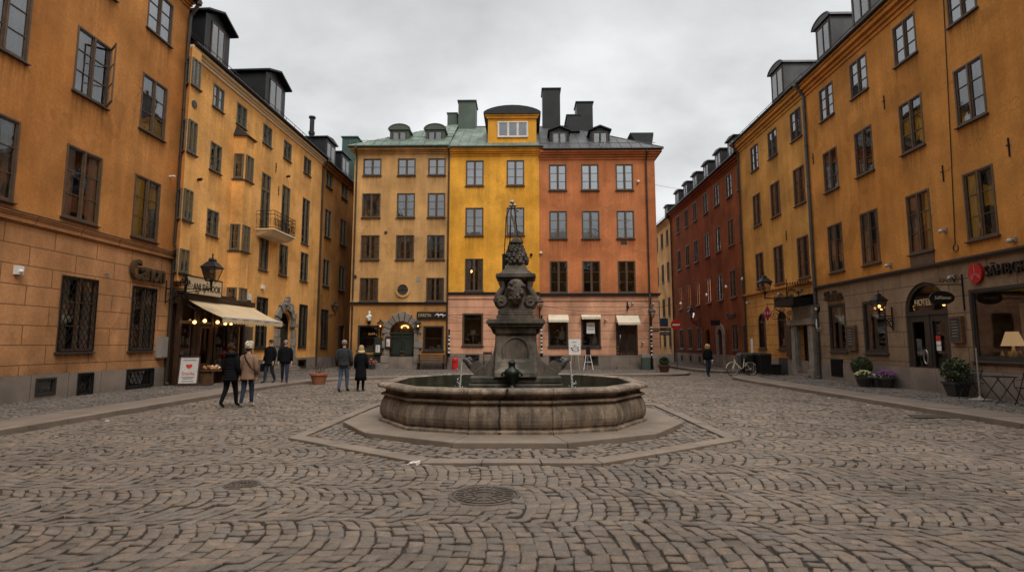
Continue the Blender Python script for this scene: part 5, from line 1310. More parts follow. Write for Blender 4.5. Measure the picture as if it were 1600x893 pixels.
# litter
for i, (px, py, c_, lab) in enumerate([(648, 724, 0, 'crumpled white and blue paper scrap at the corner of the granite strip'), (877, 722, 0, 'tiny white paper scrap on the granite strip right of the crack'), (1358, 633, 0, 'white paper scrap near the right kerb, nearer one'), (1294, 622, 0, 'white paper scrap near the right kerb, farther one'), (168, 657, 0, 'white paper scrap below the left kerb'), (305, 633, 1, 'dark cloth scrap below the left kerb'), (404, 616, 0, 'white paper scrap behind the beige coat walker')]):
    x, y = gnd(px, py, .01); b = MB(); n0 = 0
    for k in range(3 if i == 0 else 2): b.box(-.05, .05, -.03, .03, 0, .015 + .01 * k); b.xform(n0, Matrix.Translation((random.uniform(-.05, .05), random.uniform(-.03, .03), .008)) @ Matrix.Rotation(random.uniform(-.5, .5), 4, 'Y') @ Matrix.Rotation(random.uniform(0, 3), 4, 'Z')); n0 = len(b.v)
    o = b.build('paper_scrap' if c_ == 0 else 'cloth_scrap', m_paper if c_ == 0 else m_sill, loc=(x, y, .0)); o.scale = (.6 if i else 1.1,) * 3; tag(o, lab, 'litter', 'litter on the cobbles')
b = MB(); x, y = gnd(1452, 651); b.slab([(x - .55 + .0, y - .3), (x + .5, y - .22), (x + .62, y + .2), (x - .3, y + .3)], 0.0, .022); o = b.build('asphalt_patch', mat('asphalt', (.05, .04, .032), rough=.9, var=.3, vs=5, bump=.6)); o['kind'] = 'structure'

# ================================================================== FOUNTAIN
fo = thing('fountain', 'many sided stone fountain with carved pedestal and cracked basin in the middle of the square', 'fountain', (FC[0], FC[1], 0))
m_bas = mat('basin_sandstone', (.285, .21, .145), c2=(.21, .158, .115), var=.25, vs=1.6, fine=.25, fs=45, bump=.55, bs=50, rough=.85, stain=((.055, .043, .032), .85, .46, .66), streak=.6, sts=2., sf=6.)
m_ped = mat('pedestal_stone', (.165, .132, .1), c2=(.1, .084, .065), var=.3, vs=2., fine=.25, fs=45, bump=.6, bs=45, rough=.85, stain=((.028, .025, .016), .92, .46, .62), streak=.35, sts=2.6)
m_moss = mat('wet_mossy_stone', (.075, .066, .045), c2=(.045, .05, .018), var=.4, vs=3., bump=.6, rough=.55, stain=((.02, .022, .012), .9, .46, .62), streak=.4)
m_pedlow = mat('pedestal_wet_foot', (.1, .085, .065), c2=(.06, .056, .035), var=.35, vs=2.5, bump=.6, rough=.6, stain=((.018, .019, .01), .92, .45, .6), streak=.5, sts=2.2, sf=4.)
m_spout = mat('spout_weathered', (.075, .066, .055), c2=(.05, .047, .04), rough=.5, var=.35, vs=9, bump=.4)
m_bronze_dk = mat('bronze_dark', (.025, .03, .025), rough=.4, metal=.7, var=.4, vs=8, bump=.3)
S0 = [(x - FC[0], y - FC[1]) for x, y in STEP]
b = MB()
for i in range(12):
    a, c_ = S0[i], S0[(i + 1) % 12]; g = .004; t = Vector((c_[0] - a[0], c_[1] - a[1])).normalized() * g
    P = [(a[0] + t.x, a[1] + t.y), (c_[0] - t.x, c_[1] - t.y), (c_[0] * .7, c_[1] * .7), (a[0] * .7, a[1] * .7)]
    b.slab(P, -.04, .1 + random.uniform(-.006, .006))
b.build('step', m_kerb, fo, bevel=.018)
PLAN_ = [(.76, -2.82), (2.03, -2.36), (2.93, -1.0), (2.93, 1.0), (2.03, 2.36), (.76, 2.82), (-.76, 2.82), (-2.03, 2.36), (-2.93, 1.0), (-2.93, -1.0), (-2.03, -2.36), (-.76, -2.82)]
PLAN = [(x * .965, y) for x, y in PLAN_]
def ringmesh(prof, closed_top=False):
    b = MB(); n = 12; M = 4
    pts = []
    for i in range(n):
        a, c_ = PLAN[i], PLAN[(i + 1) % n]
        for k in range(M): f = k / M; pts.append((a[0] + (c_[0] - a[0]) * f, a[1] + (c_[1] - a[1]) * f))
    N = len(pts)
    for o_, z in prof:
        for (x, y) in pts:
            b.v.append((x * o_, y * o_, z))
    for i in range(len(prof) - 1):
        for k in range(N):
            q = i * N; k2 = (k + 1) % N; b.f.append((q + k, q + k2, q + N + k2, q + N + k)); b.m.append(0)
    return b
prof = [(1.01, .06), (1.01, .14), (1.002, .155), (.985, .165), (.985, .19), (.995, .215), (1.001, .27), (1.004, .34), (1.001, .41), (.995, .48), (.986, .54), (.977, .59), (.97, .62), (.986, .632), (.998, .65), (.998, .675), (.986, .692), (.968, .705), (.962, .73), (.966, .755), (.985, .778), (1.012, .795), (1.024, .82), (1.024, .855), (1.016, .885), (1.0, .903), (.945, .907), (.925, .9), (.915, .88), (.91, .3)]
b = ringmesh(prof)
for q in range(len(b.f)):
    if q >= (len(prof) - 2) * 48: b.m[q] = 1
b.build('basin', [m_bas, m_moss], fo)
b = MB()   # crack: a jagged open joint in the front face
def prof_y(z):   # outward scale at height z
    for (o0, z0), (o1, z1) in zip(prof[:26], prof[1:27]):
        if z0 <= z <= z1: return o0 + (o1 - o0) * (z - z0) / max(z1 - z0, 1e-6)
    return 1.0
cr_ = [(.17, .1), (.165, .2), (.18, .33), (.165, .45), (.175, .56), (.17, .655), (.16, .7), (.075, .72), (.07, .77), (.03, .8), (.025, .86), (.03, .9)]
cr_ = [(-x - .03, z) for x, z in cr_]
for (x0, z0), (x1, z1) in zip(cr_[:-1], cr_[1:]):
    for k in range(3):
        f0, f1 = k / 3, (k + 1) / 3; za, zb = z0 + (z1 - z0) * f0, z0 + (z1 - z0) * f1; xa, xb = x0 + (x1 - x0) * f0, x0 + (x1 - x0) * f1
        ya, yb = -2.82 * prof_y(za) - .008, -2.82 * prof_y(zb) - .008; w = .017 + .009 * random.random()
        if abs(xb - xa) > abs(zb - za): b.quad((xa, ya, za - w), (xb, yb, zb - w), (xb, yb, zb + w), (xa, ya, za + w))
        else: b.quad((xa - w, ya, za), (xa + w, ya, za), (xb + w, yb, zb), (xb - w, yb, zb))
b.quad((-.075, -2.96, .909), (-.035, -2.96, .909), (-.045, -2.6, .909), (-.07, -2.6, .909)); b.build('crack', m_room, fo)
b = MB()
for x in (-.76, .76):   # joints between the basin blocks
    for (o0, z0), (o1, z1) in zip(prof[:26], prof[1:27]):
        b.quad((x * o0 - .004, -2.82 * o0 - .003, z0), (x * o0 + .006, -2.82 * o0 - .003, z0), (x * o1 + .006, -2.82 * o1 - .003, z1), (x * o1 - .004, -2.82 * o1 - .003, z1))
b.build('stone_joint', m_joint, fo)
m_water = bpy.data.materials.new('water'); t = NT(m_water); out = t.n('ShaderNodeOutputMaterial'); p = t.n('ShaderNodeBsdfPrincipled'); t.l(p.outputs[0], out.inputs[0]); p.inputs['Base Color'].default_value = (.018, .02, .01, 1); p.inputs['Roughness'].default_value = .06
geo = t.n('ShaderNodeNewGeometry').outputs['Position']; bp = t.n('ShaderNodeBump'); bp.inputs['Strength'].default_value = .35; bp.inputs['Distance'].default_value = .03; t.l(t.noise(geo, 6, 4), bp.inputs['Height']); t.l(bp.outputs[0], p.inputs['Normal'])
b = MB(); b.add([(x * .918, y * .918, .66) for x, y in PLAN], [tuple(range(12))]); b.build('water', m_water, fo)
# pedestal
px_ = .07
def ped(name, m, fn, bevel=.012, smooth=False):
    b = MB(); fn(b); b.xform(0, Matrix.Translation((px_, 0, 0))); return b.build(name, m, fo, bevel=bevel, smooth=smooth)
def f_base(b):
    b.box(-1.03, 1.03, -.92, .92, .3, .86); b.box(-1.0, 1.0, -.89, .89, .86, 1.01)
ped('pedestal_base', m_pedlow, f_base, .03)
side = [(.96, 1.0), (.93, 1.1), (.84, 1.15), (.75, 1.21), (.66, 1.28), (.58, 1.37), (.53, 1.46), (.49, 1.58), (.47, 1.75), (.465, 1.92), (.52, 1.95), (.56, 2.05)]
def f_shaft(b):
    P = side + [(-x, z) for x, z in reversed(side)]; P = P
    b.prism(P, -.47, .47); n0 = len(b.v); b.prism(P, -.46, .46); b.xform(n0, Matrix.Rotation(PI / 2, 4, 'Z'))
    b.prism([(.28 * cos(t), 1.58 + .28 * sin(t)) for t in [k * PI / 10 for k in range(11)]] + [(-.28, 1.1), (.28, 1.1)], -.56, -.4)
sh = ped('pedestal_shaft', m_ped, f_shaft, .012)
b = MB(); b.prism([(px_ + .22 * cos(t), 1.58 + .22 * sin(t)) for t in [k * PI / 10 for k in range(11)]] + [(px_ - .22, 1.15), (px_ + .22, 1.15)], -.575, -.56)
b.tube([(px_ + .28 * cos(t), -.56, 1.58 + .28 * sin(t)) for t in [k * PI / 10 for k in range(11)]] , .025, 6); b.tube([(px_ + .28, -.56, 1.1), (px_ + .28, -.56, 1.58)], .025, 6); b.tube([(px_ - .28, -.56, 1.1), (px_ - .28, -.56, 1.58)], .025, 6); b.build('carved_arch', m_ped, sh)
def f_corn(b):
    for h, z0, z1 in ((.57, 2.05, 2.1), (.62, 2.1, 2.16), (.66, 2.16, 2.24), (.64, 2.24, 2.27)): b.box(-h, h, -h, h, z0, z1)
ped('pedestal_cornice', m_ped, f_corn, .015)
def f_mid(b):
    b.box(-.44, .44, -.44, .44, 2.27, 2.36); b.box(-.41, .41, -.41, .41, 2.36, 2.48); b.box(-.38, .38, -.38, .38, 2.48, 2.52)
    b.lathe([(.42 * 1.2, 2.52), (.4 * 1.2, 2.6), (.34 * 1.2, 2.75), (.3 * 1.2, 2.95), (.3 * 1.2, 3.12), (.36 * 1.2, 3.2)], n=4, rot=PI / 4)
um = ped('pedestal_block', m_ped, f_mid, .015)
for sx in (-1, 1):
    b = MB()
    for sy in (-1, 1):
        def vol(cx_, cz_, r, turns=1.6):
            pts = [(px_ + cx_ + sx * r * (1 - .8 * k / 16) * cos(turns * 2 * PI * k / 16), sy * .36, cz_ + r * (1 - .8 * k / 16) * sin(turns * 2 * PI * k / 16)) for k in range(17)]
            b.tube(pts, [.05] * 16 + [.02], 6)
        vol(sx * .34, 2.67, .13)
        b.tube([(px_ + sx * .46, sy * .33, 2.66), (px_ + sx * .4, sy * .33, 2.85), (px_ + sx * .31, sy * .33, 3.0), (px_ + sx * .33, sy * .33, 3.14)], [.07, .075, .06, .08], 8)
    n0 = len(b.v); b.lathe([(.0001, -.34), (.15, -.34), (.15, .34), (.0001, .34)], n=14); b.xform(n0, Matrix.Translation((px_ + sx * .35, 0, 2.67)) @ Matrix.Rotation(PI / 2, 4, 'X'))
    b.build('volute', m_ped, um, smooth=False)
b = MB(); n0 = 0
b.lathe([(.001, -.3), (.1, -.26), (.17, -.12), (.19, .05), (.17, .2), (.1, .28), (.001, .3)], (px_, -.42, 2.9), 14, sx=1.05, sy=.5)
for k in range(22):
    a = random.uniform(0, 2 * PI); r = random.uniform(.08, .2); b.ball((px_ + r * cos(a), -.46 - .04 * random.random(), 2.9 + 1.35 * r * sin(a)), random.uniform(.03, .06), 6)
b.build('cartouche', m_ped, um, smooth=True)
def f_top(b):
    for h, z0, z1 in ((.4, 3.18, 3.23), (.46, 3.23, 3.29), (.45, 3.29, 3.32)): b.box(-h, h, -h, h, z0, z1)
    b.lathe([(.44 * 1.3, 3.32), (.38 * 1.3, 3.36), (.3 * 1.3, 3.44), (.24 * 1.3, 3.55), (.2 * 1.3, 3.62)], n=4, rot=PI / 4)
ped('pedestal_cap', m_ped, f_top, .012)
b = MB(); b.lathe([(.2, 3.55), (.25, 3.62), (.24, 3.75), (.19, 3.92), (.13, 4.05)], (px_, 0, 0), 14)
for row in range(7):
    z = 3.62 + row * .065; rr = [.26, .265, .25, .23, .2, .175, .145][row]; n = [15, 15, 14, 13, 12, 11, 10][row]
    for k in range(n):
        a = 2 * PI * (k + .5 * (row % 2)) / n + random.uniform(-.08, .08); b.ball((px_ + rr * cos(a), rr * sin(a), z + random.uniform(-.015, .015)), random.uniform(.04, .06), 6)
b.build('fruit_finial', m_ped, fo)
b = MB(); b.lathe([(.1, 4.0), (.09, 4.06), (.16, 4.08), (.17, 4.1), (.14, 4.15), (.08, 4.21), (.02, 4.25), (.001, 4.255)], (px_, 0, 0), 16); b.build('stone_cap', m_ped, fo, smooth=True)
# iron pole and rods standing on top
b = MB()
def pp(px, py, y=0.): X, z = atY(px, py, FC[1] + y); return (X - FC[0], y, z)
for A, r in (([(787, 420), (791, 338), (797, 325)], .012), ([(793, 402), (797.5, 370), (798, 332), (801, 320)], .014), ([(803, 322), (806, 345), (809, 368)], .012), ([(809, 367), (815, 374), (817, 380)], .012)):
    b.tube([pp(*q, -.15) for q in A], r, 5)
b.box(*(lambda p: (p[0] - .05, p[0] + .02, p[1] - .04, p[1] + .04, p[2] - .35, p[2] + .05))(pp(788, 400, -.2)))
ir = b.build('iron_finial', m_iron, fo)
b = MB(); b.tube([pp(798, 332, -.17), pp(802, 345, -.17), pp(804, 356, -.17)], .022, 5); b.tube([pp(798, 332, -.17), pp(796.5, 352, -.17), pp(795.5, 366, -.17)], .01, 5)
for q, r in (((800, 316), .05), ((798, 321), .045), ((804, 321), .045), ((809, 329), .03)): b.ball(pp(*q, -.17), r, 8)
b.build('bright_tip', m_steel, ir)
# spouts
m_jet = bpy.data.materials.new('falling_water'); t = NT(m_jet); out = t.n('ShaderNodeOutputMaterial'); gl = t.n('ShaderNodeBsdfGlass'); gl.inputs['IOR'].default_value = 1.33; gl.inputs['Roughness'].default_value = .15
df = t.n('ShaderNodeBsdfDiffuse'); df.inputs[0].default_value = (.8, .8, .78, 1); mx = t.n('ShaderNodeMixShader'); mx.inputs[0].default_value = .45; t.l(gl.outputs[0], mx.inputs[1]); t.l(df.outputs[0], mx.inputs[2]); t.l(mx.outputs[0], out.inputs[0])
for sx in (-1, 1):
    b = MB(); b.lathe([(.001, -.16), (.15, -.16), (.15, .16), (.001, .16)], n=18); b.lathe([(.12, -.18), (.08, -.18), (.08, -.16), (.12, -.16)], n=16); b.lathe([(.05, -.2), (.001, -.2), (.001, -.16), (.05, -.16)], n=10)
    b.xform(0, Matrix.Translation((px_ + sx * .89, -.1, 1.17)) @ Matrix.Rotation(PI / 2, 4, 'X')); vo = b.build('scroll', m_ped, fo)
    b = MB(); X = px_ + sx * .98
    b.tube([(X, -.1, 1.14), (X + sx * .07, -.1, 1.22), (X + sx * .13, -.1, 1.31), (X + sx * .19, -.1, 1.345), (X + sx * .25, -.1, 1.33)], [.07, .085, .085, .065, .035], 9)
    b.ball((X + sx * .1, -.1, 1.36), .065, 8); b.ball((X + sx * .05, -.14, 1.34), .035, 6); b.tube([(X + sx * .21, -.1, 1.34), (X + sx * .27, -.1, 1.29)], .02, 6)
    b.build('beast_spout', m_spout, fo, smooth=True)
    b = MB()
    for k in range(5):
        ph = random.uniform(-.03, .03); b.tube([(X + sx * (.26 + .05 * u + ph * u * .3), -.1 + ph, 1.31 - .64 * u * u) for u in [i / 6 for i in range(7)]], [.012 + .006 * random.random() for _ in range(7)], 5)
    for k in range(26): b.ball((X + sx * .32 + random.gauss(0, .06), -.1 + random.gauss(0, .05), .68 + abs(random.gauss(0, .16))), random.uniform(.007, .018), 5)
    b.build('water_jet', m_jet, fo)
b = MB(); b.lathe([(.12, .66), (.16, .7), (.15, .76), (.06, .82), (.07, .9), (.14, .98), (.165, 1.08), (.15, 1.16), (.08, 1.2), (.065, 1.27), (.085, 1.3), (.05, 1.35), (.001, 1.37)], (px_ - .08, -1.02, 0), 16)
for sx in (-1, 1): b.tube([(px_ - .08 + sx * .13, -1.02, 1.12), (px_ - .08 + sx * .2, -1.05, 1.1), (px_ - .08 + sx * .22, -1.06, 1.03)], .025, 6)
b.build('front_urn_spout', m_bronze_dk, fo, smooth=True)
# ================================================================== PEOPLE
m_skin = mat('skin', (.52, .3, .21), rough=.55, var=.06, fine=.04, bump=.05)
def cl(n, c, **k): return mat(n, c, rough=.9, var=.2, vs=6, fine=.15, fs=60, bump=.5, bs=40, spec=.12, **k)
m_blk = cl('black_coat_cloth', (.008, .008, .009)); m_beige = cl('beige_coat_cloth', (.235, .145, .095)); m_navy = cl('navy_denim', (.028, .036, .055)); m_jean = cl('blue_denim', (.07, .1, .145)); m_dgrey = cl('grey_quilted_cloth', (.04, .04, .043))
m_hairb = cl('brown_hair', (.05, .025, .015)); m_blond = cl('blond_hair', (.5, .33, .15)); m_greyh = cl('grey_hair', (.26, .22, .19)); m_cream = cl('cream_knit', (.68, .6, .47)); m_scarf = cl('cream_scarf', (.6, .5, .34))
m_shoew = mat('white_trainers', (.75, .72, .68), rough=.6); m_shoeb = mat('black_shoes', (.012, .011, .011), rough=.5)
def person(label, loc, rz, coat, hem, legs, shoes, hair, hairstyle, stride=.0, h=1.74, female=False, hat=None, extra=(), face_yaw=0., arms=((.03, -.05), (.03, -.05)), group=None, side=1):
    root = thing('person', label, 'person', loc, rz, group); s = h / 1.76
    V = []; Rr = []; Ed = []; names = {}
    def v(n, x, y, z, r, par=None):
        names[n] = len(V); V.append((x * s, y * s, z * s)); r = r if isinstance(r, tuple) else (r, r); Rr.append((r[0] * s, r[1] * s))
        if par: Ed.append((names[par], names[n]))
    sw = .165 if female else .19; hw = .09
    v('pelvis', 0, 0, .95, (.135, .1)); v('spine', 0, .0, 1.12, (.12, .095), 'pelvis'); v('chest', 0, 0, 1.32, (.14 if female else .155, .105), 'spine')
    v('neck', 0, .015, 1.49, .062, 'chest'); v('neck2', 0, .005, 1.545, .054, 'neck'); v('jaw', 0, -.012, 1.6, (.066, .075), 'neck2'); v('head', 0, .0, 1.67, (.078, .092), 'jaw'); v('crown', 0, .005, 1.73, (.055, .065), 'head')
    v('nose', 0, -.098, 1.635, .013, 'head')
    for i, sg in enumerate((-1, 1)):
        k = 'LR'[i]; ae, aw_ = arms[i]
        v('sh' + k, sg * sw, .0, 1.42, .062, 'chest'); v('el' + k, sg * (sw + .055), ae, 1.14, .05, 'sh' + k); v('wr' + k, sg * (sw + .06), aw_, .9, .035, 'el' + k)
        v('pa' + k, sg * (sw + .058), aw_ - .02, .845, (.034, .024), 'wr' + k); v('kn' + k, sg * (sw + .058), aw_ - .03, .8, (.034, .02), 'pa' + k)
        for q, ln in enumerate((.062, .072, .068, .052)):
            yy = aw_ - .058 + q * .019
            v('f%d' % q + k, sg * (sw + .056), yy, .772, .0088, 'kn' + k); v('g%d' % q + k, sg * (sw + .046), yy - .006, .772 - ln * .55, .008, 'f%d' % q + k); v('t%d' % q + k, sg * (sw + .03), yy - .01, .772 - ln, .007, 'g%d' % q + k)
        v('th' + k, sg * (sw + .045), aw_ - .055, .835, .011, 'pa' + k); v('tt' + k, sg * (sw + .035), aw_ - .075, .8, .009, 'th' + k)
        st = stride * sg * side
        v('hip' + k, sg * hw, .0, .88, (.102, .108), 'pelvis'); 
        ky = -abs(st) * .28 - .02 if st < 0 else st * .12 - .05 * (stride > 0)
        v('kne' + k, sg * hw * 1.0, st * .42 - .03, .5 + .0 * abs(st), .074, 'hip' + k); az = .085 + (max(st, 0) * .25)
        v('ank' + k, sg * hw * 1.02, st + (.02 if st <= 0 else .06), az, .05, 'kne' + k); v('ball' + k, sg * (hw + .01), st - .1 + (.04 if st > 0 else 0), .042 + .0 * az, (.04, .032), 'ank' + k); v('toe' + k, sg * (hw + .014), st - .165 + (.04 if st > 0 else 0), .035, (.033, .025), 'ball' + k)
    me = bpy.data.meshes.new('body'); me.from_pydata(V, Ed, []); o = bpy.data.objects.new('body', me); col.objects.link(o)
    md = o.modifiers.new('Skin', 'SKIN'); md.use_smooth_shade = True; md.branch_smoothing = .6
    for i, r in enumerate(Rr): me.skin_vertices[0].data[i].radius = r; me.skin_vertices[0].data[i].use_root = (i == 0)
    o.modifiers.new('Sub', 'SUBSURF').levels = 1
    m2 = bpy.data.meshes.new_from_object(o.evaluated_get(bpy.context.evaluated_depsgraph_get())); bpy.data.objects.remove(o)
    m2.materials.clear()
    for mm in (m_skin, coat, legs, shoes): m2.materials.append(mm)
    wz = .895 * s
    for p in m2.polygons:
        x, y, z = p.center
        if z > 1.5 * s: k = 0
        elif abs(x) > (sw + .012) * s and z < wz: k = 0
        elif z > .93 * s or abs(x) > (sw - .02) * s and z > .7 * s: k = 1
        elif z > .105 * s + (.1 * max(0, y) if stride else 0): k = 2
        else: k = 3
        p.material_index = k; p.use_smooth = True
    m2.name = 'body'; link('body', m2, root)
    hs = hem * 1.0
    prof = [(1.5, .075, .075), (1.47, .1, .09), (1.44, .14, .11), (1.38, sw + .005, .135), (1.22, sw + .015, .14), (1.06, sw + (.0 if female else .015), .135), (.93, sw + .02, .15), (.8, sw + .035, .16), (.6, sw + .05, .175), (.3, sw + .06, .19)]
    pr = [q for q in prof if q[0] > hs] ; l = prof[min(len(pr), len(prof) - 1)]; pr.append((hs, l[1], l[2])); b = MB(); n = 18; base = 0
    for z, rx, ry in pr:
        for k in range(n):
            a = 2 * PI * k / n; w = 1 + .025 * sin(k * 2.4 + z * 9) * (1.5 - z); b.v.append((rx * cos(a) * s * w, (ry * sin(a) + .005) * s * w, z * s))
    for i in range(len(pr) - 1):
        for k in range(n): q = i * n; k2 = (k + 1) % n; b.f.append((q + k, q + k2, q + n + k2, q + n + k)); b.m.append(0)
    e = (len(pr) - 1) * n; b.f.append(tuple(e + k for k in range(n))); b.m.append(0)
    # sleeves
    for i, sg in enumerate((-1, 1)):
        ae, aw_ = arms[i]
        b.tube([(sg * (sw - .07) * s, 0, 1.435 * s), (sg * (sw - .01) * s, 0, 1.4 * s), (sg * (sw + .03) * s, ae * .4 * s, 1.29 * s), (sg * (sw + .055) * s, ae * s, 1.14 * s), (sg * (sw + .061) * s, aw_ * s, .9 * s)], [.05 * s, .074 * s, .076 * s, .067 * s, .055 * s], 10)
    if 'quilt' in extra:
        for z in np.arange(hem + .06, 1.42, .075): rx = np.interp(z, [q[0] for q in pr[::-1]], [q[1] for q in pr[::-1]]); ry = np.interp(z, [q[0] for q in pr[::-1]], [q[2] for q in pr[::-1]]); b.lathe([(.995, -.022), (1.05, 0), (.995, .022)], (0, .005 * s, z * s), 18, sx=rx * s, sy=ry * s)
    b.build('coat', coat, root, smooth=True)
    # face
    if not hat or True:
        b = MB()
        for sg in (-1, 1): b.ball((sg * .032 * s, -.082 * s, 1.665 * s), .011 * s, 6)
        b.box(-.022 * s, .022 * s, -.083 * s, -.075 * s, 1.593 * s, 1.599 * s); b.build('face_features', m_hairb, root)
        b = MB(); [b.ball((sg * .078 * s, .01 * s, 1.645 * s), .02 * s, 6, sz=1.5) for sg in (-1, 1)]; b.build('ears', m_skin, root, smooth=True)
    b = MB(); c = (0, .018 * s, 1.685 * s)
    if hairstyle == 'short':
        b.lathe([(.001, .1), (.05, .088), (.083, .05), (.09, .0), (.086, -.05)], (0, 0, 0), 14, sx=s, sy=s * 1.06); b.xform(0, Matrix.Translation((0, .02 * s, 1.68 * s)) @ Matrix.Rotation(R(-24), 4, 'X'))
    elif hairstyle == 'bob':
        b.lathe([(.001, .105), (.055, .09), (.09, .05), (.1, 0), (.105, -.06), (.1, -.12), (.06, -.14)], (0, .035 * s, 1.68 * s), 14, sx=s, sy=s * .95)
    elif hairstyle == 'curly':
        for k in range(46):
            a, e_ = random.uniform(0, 2 * PI), random.uniform(-.6, 1.4); 
            if sin(a) < -.3 and e_ < .7: continue
            b.ball((.085 * s * cos(a) * cos(e_), .03 * s + .085 * s * sin(a) * cos(e_), 1.675 * s + .1 * s * sin(e_)), .042 * s, 6)
    elif hairstyle == 'long':
        b.lathe([(.001, .105), (.055, .09), (.09, .05), (.1, 0), (.11, -.08), (.115, -.17), (.06, -.22)], (0, .045 * s, 1.68 * s), 14, sx=s, sy=s * .9)
        for sg in (-1, 1): b.tube([(sg * .06 * s, -.04 * s, 1.755 * s), (sg * .1 * s, -.045 * s, 1.66 * s), (sg * .105 * s, -.05 * s, 1.5 * s)], [.03 * s, .035 * s, .025 * s], 6)
    b.build('hair', hair, root, smooth=True)
    if hat == 'bobble':
        b = MB(); b.lathe([(.098, -.02), (.106, -.01), (.104, .04), (.1, .07), (.07, .115), (.03, .135), (.001, .138)], (0, .012 * s, 1.675 * s), 16, sx=s, sy=s); 
        for k in range(16): a = 2 * PI * k / 16; b.tube([(.104 * cos(a), .012 + .104 * sin(a), 1.66), (.102 * cos(a), .012 + .102 * sin(a), 1.74), (.05 * cos(a), .012 + .05 * sin(a), 1.805)], .008, 4)
        ht = b.build('knit_hat', m_cream, root, smooth=True); b = MB(); b.ball((0, .012, 1.875 * s), .05 * s, 8, sz=1.3); b.build('pompom', m_hairb, ht, smooth=True)
    if 'hood' in extra: b = MB(); b.lathe([(.17, -.04), (.2, .0), (.18, .05), (.12, .07)], (0, .03 * s, 1.47 * s), 14, sx=s, sy=s * .75); b.build('hood', coat, root, smooth=True)
    if 'scarf' in extra: b = MB(); b.lathe([(.1, -.05), (.135, -.03), (.14, .02), (.12, .06), (.09, .075)], (0, .01 * s, 1.51 * s), 14, sx=s, sy=s); b.build('scarf', m_scarf, root, smooth=True)
    if 'strap' in extra: b = MB(); b.tube([(.1, .1, 1.47), (.02, .155, 1.3), (-.14, .15, 1.05), (-.24, .1, .95)], .014, 5); b.tube([(.1, .06, 1.5), (.06, -.13, 1.4), (-.1, -.16, 1.15), (-.24, -.0, .97)], .014, 5); b.build('bag_strap', m_blk, root)
    if 'bag' in extra: b = MB(); b.box(-.07, .07, -.17, .17, .5, .82); b.tube([(0, -.1, .82), (0, 0, .92), (0, .1, .82)], .012, 5); b.xform(0, Matrix.Translation((-(sw + .1), 0.02, -.02))); b.build('handbag', m_blk, root, bevel=.02)
    if 'glove' in extra: b = MB(); b.ball(((sw + .06) * s, (arms[1][1] - .02) * s, .87 * s), .05, 8); b.build('cuff', m_white, root, smooth=True)
    return root
G = 'people walking across the square'
def gp(px, py, z=0.): x, y = gnd(px, py, z); return (x, y, z)
person('walker in long black hooded coat seen from behind, left of the beige jacket', gp(358, 636), R(172), m_blk, .72, m_blk, m_shoeb, m_hairb, 'curly', stride=.19, h=1.71, female=True, extra=('hood', 'quilt'), group=G)
person('walker in a beige jacket, navy jeans, white trainers and cream bobble hat seen from behind', gp(385, 635), R(186), m_beige, .77, m_navy, m_shoew, m_hairb, 'short', stride=.12, h=1.7, female=True, hat='bobble', extra=('strap',), group=G, arms=((.02, -.02), (.04, .0)))
person('man in black jacket with dark bag near the stone portal, left of two', gp(420, 598, .1), R(-18), m_blk, .78, m_navy, m_shoeb, m_hairb, 'short', stride=.17, h=1.8, extra=('bag',), group=G)
person('grey haired man in black jacket beside the stone portal, right of two', gp(444, 598, .1), R(22), m_blk, .8, m_navy, m_shoeb, m_greyh, 'short', stride=.2, h=1.78, group=G, side=-1)
person('man in dark quilted jacket and blue jeans with his back turned near the alley', gp(536, 612), R(178), m_dgrey, .88, m_jean, m_shoeb, m_greyh, 'short', stride=.13, h=1.86, extra=('quilt',), group=G)
person('blonde woman in long black coat and cream scarf with her back turned', gp(563, 611), R(185), m_blk, .42, m_blk, m_shoeb, m_blond, 'bob', stride=.02, h=1.66, female=True, extra=('scarf',), group=G)
person('blonde woman in a black jumper and jeans walking towards the square in the right street', gp(1107, 588), R(8), m_blk, .93, m_navy, m_shoeb, m_blond, 'long', stride=.11, h=1.72, female=True, extra=('glove',), group=G)
x_, y_ = 9.35, 36.4
m_flo = cl('bouquet_red', (.5, .1, .11))

